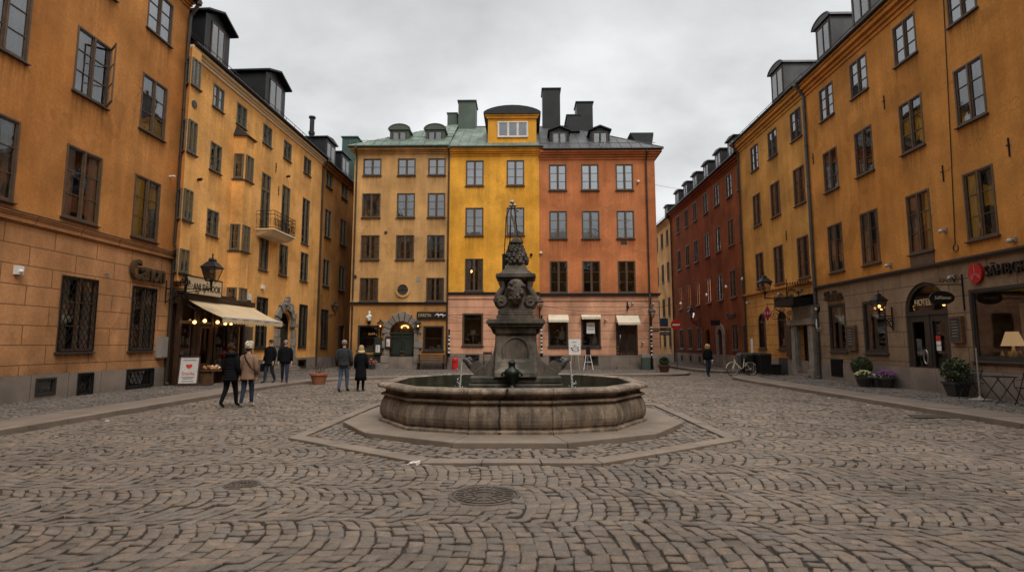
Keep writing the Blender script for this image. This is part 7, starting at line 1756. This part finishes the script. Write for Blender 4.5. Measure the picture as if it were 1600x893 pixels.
# ---- right: bike, wheelie bins, box
def bicycle(lab, loc, rz, lean=0.):
    t = thing('bicycle', lab, 'bicycle', loc, rz); t.rotation_euler = (lean, 0, rz); m_wf = mat('bike_white', (.7, .62, .45), rough=.35, var=.1)
    for i, x in enumerate((-.53, .53)):
        b = MB(); b.tube([(x + .33 * cos(k * PI / 16), 0, .34 + .33 * sin(k * PI / 16)) for k in range(33)], .022, 6); w = b.build('wheel', m_ink, t); b = MB(); b.tube([(x + .305 * cos(k * PI / 16), 0, .34 + .305 * sin(k * PI / 16)) for k in range(33)], .01, 5)
        for k in range(16): b.tube([(x, .02 * (-1) ** k, .34), (x + .3 * cos(k * PI / 8), 0, .34 + .3 * sin(k * PI / 8))], .003, 3)
        b.tube([(x, -.05, .34), (x, .05, .34)], .03, 6); b.build('rim', m_steel, w)
        b = MB(); b.tube([(x + .365 * cos(a), 0, .34 + .365 * sin(a)) for a in [R(d) for d in range(-10 + 40 * i, 171 + (0 if i else 0), 18)]], .022, 4); b.build('mudguard', m_wf, t)
    b = MB(); H, S_, BB_ = (-.37, 0, .86), (.2, 0, .82), (.06, 0, .3); b.tube([H, (-.3, 0, .6), BB_], .025, 6); b.tube([(-.36, 0, .72), BB_], .02, 6); b.tube([BB_, S_, (.22, 0, .92)], .018, 6)
    for sy in (-.05, .05): b.tube([BB_, (.53, sy, .34)], .012, 5); b.tube([(.17, 0, .72), (.53, sy, .34)], .011, 5); b.tube([(-.38, sy * .6, .68), (-.53, sy, .34)], .014, 5)
    b.tube([H, (-.38, 0, .72)], .025, 6); b.build('frame', m_wf, t)
    b = MB(); b.tube([H, (-.36, 0, 1.0)], .015, 5); b.tube([(-.15, -.3, 1.02), (-.33, -.24, 1.06), (-.38, 0, 1.0), (-.33, .24, 1.06), (-.15, .3, 1.02)], .014, 5); b.build('handlebar', m_steel, t)
    b = MB(); b.tube([(.1, 0, .95), (.22, 0, .96), (.34, 0, .97)], [.03, .06, .09], 7); b.build('saddle', m_ink, t)
    b = MB(); b.box(.3, .72, -.07, .07, .74, .76); b.tube([(.7, .05, .75), (.53, .07, .34)], .008, 4); b.build('carrier', m_iron, t); b = MB(); b.tube([(.06, -.08, .3), (.06, .08, .3)], .09, 12); b.tube([(.06, -.09, .3), (-.06, -.1, .2)], .012, 4); b.box(-.1, -.02, -.16, -.09, .18, .21); b.build('crank', m_iron, t)
    return t
x_, y_ = gnd(1160, 587, .1); bicycle('white and cream city bicycle parked by the black bins in front of the red house', (x_, y_, .1), R(14), R(-6))
def bin_(lab, loc, rz):
    t = thing('wheelie_bin', lab, 'bin', loc, rz, 'black bins by the narrow amber house'); b = MB(); b.add([(-.27, -.32, .08), (.27, -.32, .08), (.27, .3, .08), (-.27, .3, .08), (-.33, -.38, 1.05), (.33, -.38, 1.05), (.33, .36, 1.05), (-.33, .36, 1.05)], [(3, 2, 1, 0), (4, 5, 6, 7), (0, 1, 5, 4), (1, 2, 6, 5), (2, 3, 7, 6), (3, 0, 4, 7)]); b.build('body', m_plast, t, bevel=.02); b = MB(); b.add([(-.35, -.42, 1.06), (.35, -.42, 1.06), (.35, .4, 1.06), (-.35, .4, 1.06), (-.3, -.34, 1.14), (.3, -.34, 1.14), (.3, .34, 1.18), (-.3, .34, 1.18)], [(3, 2, 1, 0), (4, 5, 6, 7), (0, 1, 5, 4), (1, 2, 6, 5), (2, 3, 7, 6), (3, 0, 4, 7)]); b.tube([(-.3, .44, 1.05), (.3, .44, 1.05)], .025, 6); b.build('lid', m_plast, t, bevel=.015)
    for x in (-.27, .22):
        b = MB(); b.tube([(x, .3, .1), (x + .05, .3, .1)], .1, 12); b.build('wheel', m_ink, t)
m_plast = mat('black_plastic', (.014, .014, .014), rough=.45, var=.2)
x_, y_ = gnd(1197, 586, .1); bin_('large black wheelie bin, the right one, beside the first arched window', (x_, y_ + .4, .1), R(8)); bin_('black wheelie bin, the left one, half behind the bicycle', (x_ - .75, y_ + .75, .1), R(-6))
x_, y_ = gnd(1236, 585, .1); t = thing('plastic_crate', 'small black box on the pavement beside the cellar hatch of the narrow amber house', 'box', (13.5, y_, .1), R(-90)); b = MB(); b.box(-.35, .35, -.25, .25, 0, .5); b.build('body', m_plast, t, bevel=.03); b = MB(); b.box(-.38, .38, -.28, .28, .5, .56); b.build('lid', m_plast, t, bevel=.015)
# red emblem hanging sign by the arched windows
x_, z_ = BN.pix(1199, 489, -.5); t = thing('hanging_emblem', 'red and white diamond shaped emblem hanging between the arched windows', 'sign', BN.world(x_, z_ + .0, -.5), 0); b = MB(); b.prism([(0, -.42), (.22, 0), (0, .42), (-.22, 0)], -.03, .03); b.build('emblem', mat('emblem_red', (.42, .03, .06), rough=.5, var=.2), t); b = MB()
for q in (-.14, 0, .14): b.prism([(q - .05, -.02), (q, -.1), (q + .05, -.02), (q, .12)], -.036, -.03)
b.build('emblem_mark', m_pinkf, t); b = MB(); b.tube([(0, 0, .42), (0, 0, .5)], .012, 5); b.tube([(-.05, 0, .5), (.5, 0, .5)], .016, 5); b.build('bracket', m_iron, t)
# pale notice on the amber corner, white figure in the second arched window
x_, z_ = BN.pix(1175, 539); t = thing('notice', 'pale paper notice on the corner of the narrow amber house', 'notice', BN.world(x_, z_), BN.a); b = MB(); b.box(-.16, .16, -.012, 0, -.45, .4); b.build('sheet', m_paper, t)
x_, z_ = BN.pix(1227, 536, .3); t = thing('window_figure', 'white and red figure in the second arched window', 'figure', BN.world(x_, 1.5, .3), BN.a); b = MB(); b.lathe([(.14, 0), (.17, .15), (.1, .3), (.13, .42), (.08, .52), (.001, .56)], n=10); b.build('figure', m_white, t, smooth=True); b = MB(); b.lathe([(.18, .02), (.19, .1), (.14, .2)], n=10); b.build('skirt', m_redp, t)
# lettering on the taupe front
x0, z0 = BB.pix(1282, 463); x1, z1 = BB.pix(1330, 460); t = thing('shop_lettering', 'dark slanted block letters reading Skullan on the taupe wall above the shop window', 'sign', BB.world((x0 + x1) / 2, 3.86), BB.a); text('Skullan.', .58, m_dwood, t, (0, -.1, 0), align='CENTER', ext=.06, sx=.78, shear=.15, off=.012)
x0, z0 = BB.pix(1542, 426); t = thing('shop_lettering', 'black capital letters reading SÄHBGR above the large taupe shop window', 'sign', BB.world(x0, 3.86), BB.a); text('SÄHBGR', .47, m_ink, t, (0, -.06, 0), align='LEFT', ext=.035, sx=.72, spacing=1.12)
x0, z0 = BB.pix(1528, 427); t = thing('round_emblem', 'round red fan emblem with pale rays left of the black capital letters', 'sign', BB.world(x0, z0), BB.a); b = MB(); b.lathe([(.31, 0), (.31, .1), (.001, .1)], n=28, sx=.82); b.xform(0, Matrix.Rotation(PI / 2, 4, 'X')); b.build('disc', mat('emblem_scarlet', (.42, .012, .016), rough=.4), t); b = MB()
for a in (R(95), R(0), R(-35), R(-125), R(178)): b.bar((0, -.104, -.02), (.24 * cos(a), -.104, .3 * sin(a) - .01), .014, .006)
b.build('ray', mat('emblem_pink', (.6, .2, .2), rough=.4), t); b = MB(); b.prism([(0, 0), (.21, -.06), (.17, -.18)], -.108, -.1); b.prism([(0, 0), (-.13, -.24), (-.21, -.08)], -.108, -.1); b.build('fan_blade', mat('emblem_rose', (.5, .08, .09), rough=.4), t)
# oval hanging sign
t = thing('hanging_sign', 'black oval sign hanging from a scrolled bracket right of the arched door', 'sign', (13.3, 17.4, 3.17), 0); b = MB(); b.lathe([(.39, -.03), (.39, .03), (.001, .03)], n=28, sy=.55); b.xform(0, Matrix.Rotation(PI / 2, 4, 'X')); b.build('plate', m_ink, t); text('Selfdaman', .15, m_cream2, t, (0, -.04, 0), align='CENTER', ext=.003, sx=.85, shear=.2)
b = MB(); b.tube([(-.35, 0, .42), (.68, 0, .42)], .016, 5); b.tube([(.68, 0, -.4), (.68, 0, .75)], .025, 6)
for x in (-.25, .25): b.tube([(x, 0, .2), (x, 0, .42)], .008, 4)
for q, r_ in ((.05, .1), (.28, .13), (.5, .14)): b.tube([(q + r_ * (1 - .8 * k / 16) * cos(k * .65), 0, .44 + r_ + r_ * (1 - .8 * k / 16) * sin(k * .65)) for k in range(17)], .01, 4)
b.build('bracket', m_iron, t)
# menu cases on taupe wall
for Y0_, Y1_, z0, z1, lab in ((23.62, 23.0, 1.46, 2.5, 'wooden menu case between the two taupe shop windows'), (17.95, 17.45, 1.75, 2.6, 'wooden framed chalk menu right of the arched door')):
    xm = 25.95 - (Y0_ + Y1_) / 2; w, h = (Y0_ - Y1_) / 2, (z1 - z0) / 2; t = thing('menu_case', lab, 'menu board', BB.world(xm, (z0 + z1) / 2), BB.a, 'menu cases'); b = MB(); b.box(-w, w, -.14, 0, -h, h); b.build('case', m_bwood, t, bevel=.01); b = MB(); b.box(-w * .78, w * .78, -.146, -.14, -h * .85, h * .85); b.build('panel', m_room, t); b = MB(); r_ = random.Random(5)
    for k in range(6): b.box(-w * .5, w * r_.uniform(.0, .55), -.15, -.146, h * (.6 - k * .22), h * (.6 - k * .22) + .018)
    b.build('chalk_line', m_grey, t)
# small candle bracket and round niche lamp on taupe wall
x_, z_ = BB.pix(1283, 512); t = thing('wall_candle', 'white candle lamp on a wall bracket left of the first taupe window', 'lamp', BB.world(x_, z_), BB.a); b = MB(); b.tube([(0, 0, -.1), (0, -.16, -.16), (0, -.2, 0)], .025, 6); b.tube([(-.14, -.1, 0), (0, -.2, -.06), (.14, -.1, 0)], .02, 5); b.build('bracket', m_steel, t); b = MB(); b.tube([(0, -.2, 0), (0, -.2, .42)], .03, 8); b.build('candle', m_white, t)
x_, z_ = BB.pix(1278, 481); t = thing('round_wall_lamp', 'round dark wall lamp with pale lens at the drainpipe beside the slanted letters', 'lamp', BB.world(x_, z_), BB.a); b = MB(); b.lathe([(.19, 0), (.19, .06), (.15, .1), (.001, .1)], n=18); b.xform(0, Matrix.Rotation(PI / 2, 4, 'X')); b.build('housing', m_ink, t); b = MB(); b.ball((.03, -.1, -.06), .09, 8); b.build('lens', m_canvas, t, smooth=True)
# table lamp in the big window
xm = 25.95 - 16.4; t = thing('table_lamp', 'table lamp with pleated cream shade in the large taupe shop window', 'lamp', BB.world(xm, 1.26, .5), BB.a); b = MB(); b.lathe([(.11, 0), (.12, .03), (.04, .08), (.05, .2), (.03, .42), (.001, .42)], n=12); b.build('base', m_cream2, t, smooth=True); b = MB(); n = 32
for k in range(n):
    a0, a1 = 2 * PI * k / n, 2 * PI * (k + 1) / n; r0, r1 = 1 + .06 * (k % 2), 1 + .06 * ((k + 1) % 2); P = lambda a, q, z: (q * cos(a), q * sin(a), z); b.quad(P(a0, .27 * r0, .4), P(a1, .27 * r1, .4), P(a1, .14 * r1, .82), P(a0, .14 * r0, .82))
b.build('shade', emit('lampshade_glow', (1., .62, .3), .35, (.75, .62, .42)), t); 
for k, (Y_, z_) in enumerate(((15.05, 2.55), (14.75, 2.52))): t = thing('globe_lamp', ['small lit bulb left in the large taupe shop window', 'small lit bulb right in the large taupe shop window'][k], 'lamp', BB.world(25.95 - Y_, z_, .8), BB.a, 'lit bulbs in the taupe window'); b = MB(); b.ball((0, 0, 0), .06, 8); b.build('globe', m_warm, t); b = MB(); b.tube([(0, 0, .05), (0, 0, .7)], .008, 4); b.build('stem', m_iron, t)
# parasol pole stand, cafe furniture
x_, y_ = 13.2, 16.15; t = thing('parasol_stand', 'bare white parasol pole on a flat base outside the taupe shop', 'pole', (x_, y_, gz)); b = MB(); b.tube([(0, 0, .05), (.0, 0, 1.5)], .022, 8); b.build('pole', m_grey, t); b = MB(); b.lathe([(.26, 0), (.26, .03), (.06, .06), (.03, .12), (.001, .12)], n=20); b.build('base', m_grey, t)
def cafe_chair(lab, loc, rz):
    t = thing('cafe_chair', lab, 'chair', loc, rz, 'folding chairs by the taupe shop')
    for sx in (-.2, .2):
        b = MB(); b.tube([(sx, -.24, 0), (sx, .02, .45), (sx, .2, .88)], .012, 5); b.tube([(sx * .92, .24, 0), (sx * .92, -.2, .46)], .012, 5); b.tube([(sx, -.2, .46), (sx, -.22, .66), (sx, .1, .68)], .01, 5); b.build('leg', m_iron, t)
    b = MB(); [b.box(-.2, .2, -.2 + k * .075, -.15 + k * .075, .45, .47) for k in range(6)]; b.build('seat', m_iron, t); b = MB(); [b.tube([(-.2, .16 + q * .04, .72 + q * .09), (.2, .16 + q * .04, .72 + q * .09)], .02, 5) for q in range(2)]; b.build('backrest', m_iron, t)
x_, y_ = gnd(1582, 616, gz); cafe_chair('black folding cafe chair right of the small table, under the large taupe window', (13.25, 14.65, gz), R(90 + 80)); cafe_chair('black folding cafe chair between the white pole and the small table', (13.3, 16.55, gz), R(-75))
t = thing('cafe_table', 'small black folding cafe table under the large taupe window', 'table', (13.2, 15.5, gz), R(90)); b = MB(); b.box(-.3, .3, -.3, .3, .7, .72); b.build('top', m_iron, t, bevel=.01)
for sx in (-.26, .26):
    b = MB(); b.tube([(sx, -.27, 0), (sx, .26, .7)], .012, 5); b.tube([(sx * .93, .27, 0), (sx * .93, -.26, .7)], .012, 5); b.build('leg', m_iron, t)
# white lettering far in the alley and a dark hanging sign on the red house
t = thing('shop_lettering', 'pale two line lettering on the alley wall at left', 'sign', B3.world(L3(41.6), 3.9), B3.a); text('ANTIK', .42, m_canvas, t, (0, -.06, .28), align='CENTER', ext=.02, sx=1.2); text('& Silver', .42, m_canvas, t, (0.2, -.06, -.2), align='CENTER', ext=.02, sx=1.1)
x_, z_ = BRD.pix(1143, 492); t = thing('shop_lettering', 'dark lettering on the red house above the ground floor window', 'sign', BRD.world(x_, z_), BRD.a); text('Doors', .55, m_ink, t, (0, -.05, 0), align='CENTER', ext=.03)
t = thing('hanging_sign', 'small dark sign hanging beside the stone arched door of the red house', 'sign', (13.4, 37.9, 3.2), 0); b = MB(); b.box(-.35, .3, -.03, .03, -.18, .18); b.build('plate', m_ink, t); b = MB(); b.tube([(-.3, 0, .3), (.65, 0, .3)], .015, 5); [b.tube([(x, 0, .15), (x, 0, .3)], .01, 4) for x in (-.25, .2)]; b.build('bracket', m_iron, t)
# ================================================================== SKY, SUN, CAMERA
w = bpy.data.worlds.new('World'); scn.world = w; w.use_nodes = True; nt = w.node_tree; nt.nodes.clear()
class WN(NT):
    def __init__(s, t): s.t = t
t = WN(nt); out = t.n('ShaderNodeOutputWorld'); bg = t.n('ShaderNodeBackground'); t.l(bg.outputs[0], out.inputs[0])
SUN_EL, SUN_AZ = 52., 152.     # azimuth clockwise from +Y
sky = t.n('ShaderNodeTexSky', sky_type='NISHITA', sun_disc=False, sun_elevation=R(SUN_EL), sun_rotation=R(SUN_AZ), air_density=1.6, dust_density=4., ozone_density=1.)
tc = t.n('ShaderNodeTexCoord').outputs['Generated']; sp = t.n('ShaderNodeSeparateXYZ'); t.l(tc, sp.inputs[0])
z = t.math('MAXIMUM', sp.outputs[2], .0)
# project the dome on a cloud layer so that the clouds flatten towards the horizon
iz = t.math('DIVIDE', 1., t.math('ADD', z, .35)); cb = t.n('ShaderNodeCombineXYZ'); t.l(t.math('MULTIPLY', sp.outputs[0], iz), cb.inputs[0]); t.l(t.math('MULTIPLY', sp.outputs[1], iz), cb.inputs[1])
n1 = t.noise(t.scale(cb.outputs[0], (1., 1.4, 1.)), 1.0, 7, .52); n2 = t.noise(cb.outputs[0], 3.2, 5, .55)
cl_ = t.math('ADD', t.ramp(n1, -.42, .28, .33, .66), t.ramp(n2, -.08, .07, .3, .7))
# overcast dome: the zenith is about three times as bright as the band above the roofs
zen = t.ramp(z, 0, 1, .62, .95); low = t.ramp(z, SKY_LO * 1.12, SKY_LO * .66, .2, .6)
lum = t.math('MULTIPLY', t.math('ADD', low, t.math('MULTIPLY', zen, SKY_HI)), t.math('ADD', 1., cl_))
cc = t.n('ShaderNodeCombineColor'); t.l(t.math('MULTIPLY', lum, .985), cc.inputs[0]); t.l(lum, cc.inputs[1]); t.l(t.math('MULTIPLY', lum, 1.0), cc.inputs[2])
t.l(t.mixc(.92, sky.outputs[0], cc.outputs[0]), bg.inputs[0]); bg.inputs[1].default_value = .1
sl = bpy.data.lights.new('sun', 'SUN'); sl.energy = SUN_E; sl.angle = R(24); sl.color = (1., .95, .87); so = bpy.data.objects.new('sun', sl); col.objects.link(so)
az, el = R(SUN_AZ), R(SUN_EL); d = Vector((sin(az) * cos(el), cos(az) * cos(el), sin(el))); so.rotation_euler = d.to_track_quat('Z', 'Y').to_euler(); so.location = d * 60
cam = bpy.data.cameras.new('camera'); cam.sensor_width = 36; cam.lens = FPX / 1600 * 36; cam.clip_end = 1500; cam.clip_start = .05
co = bpy.data.objects.new('camera', cam); col.objects.link(co); co.location = (0, 0, EYE); co.rotation_euler = (PI / 2 + TILT, 0, YAW); scn.camera = co
scn.render.resolution_x = 1024; scn.render.resolution_y = 571
vs = scn.view_settings; scn.display_settings.display_device = 'sRGB'; vs.view_transform = 'Standard'; vs.look = 'None'; vs.exposure = EXPO; vs.gamma = 1; vs.use_curve_mapping = False
scn.render.engine = 'CYCLES'; scn.cycles.max_bounces = 8; scn.cycles.transparent_max_bounces = 12
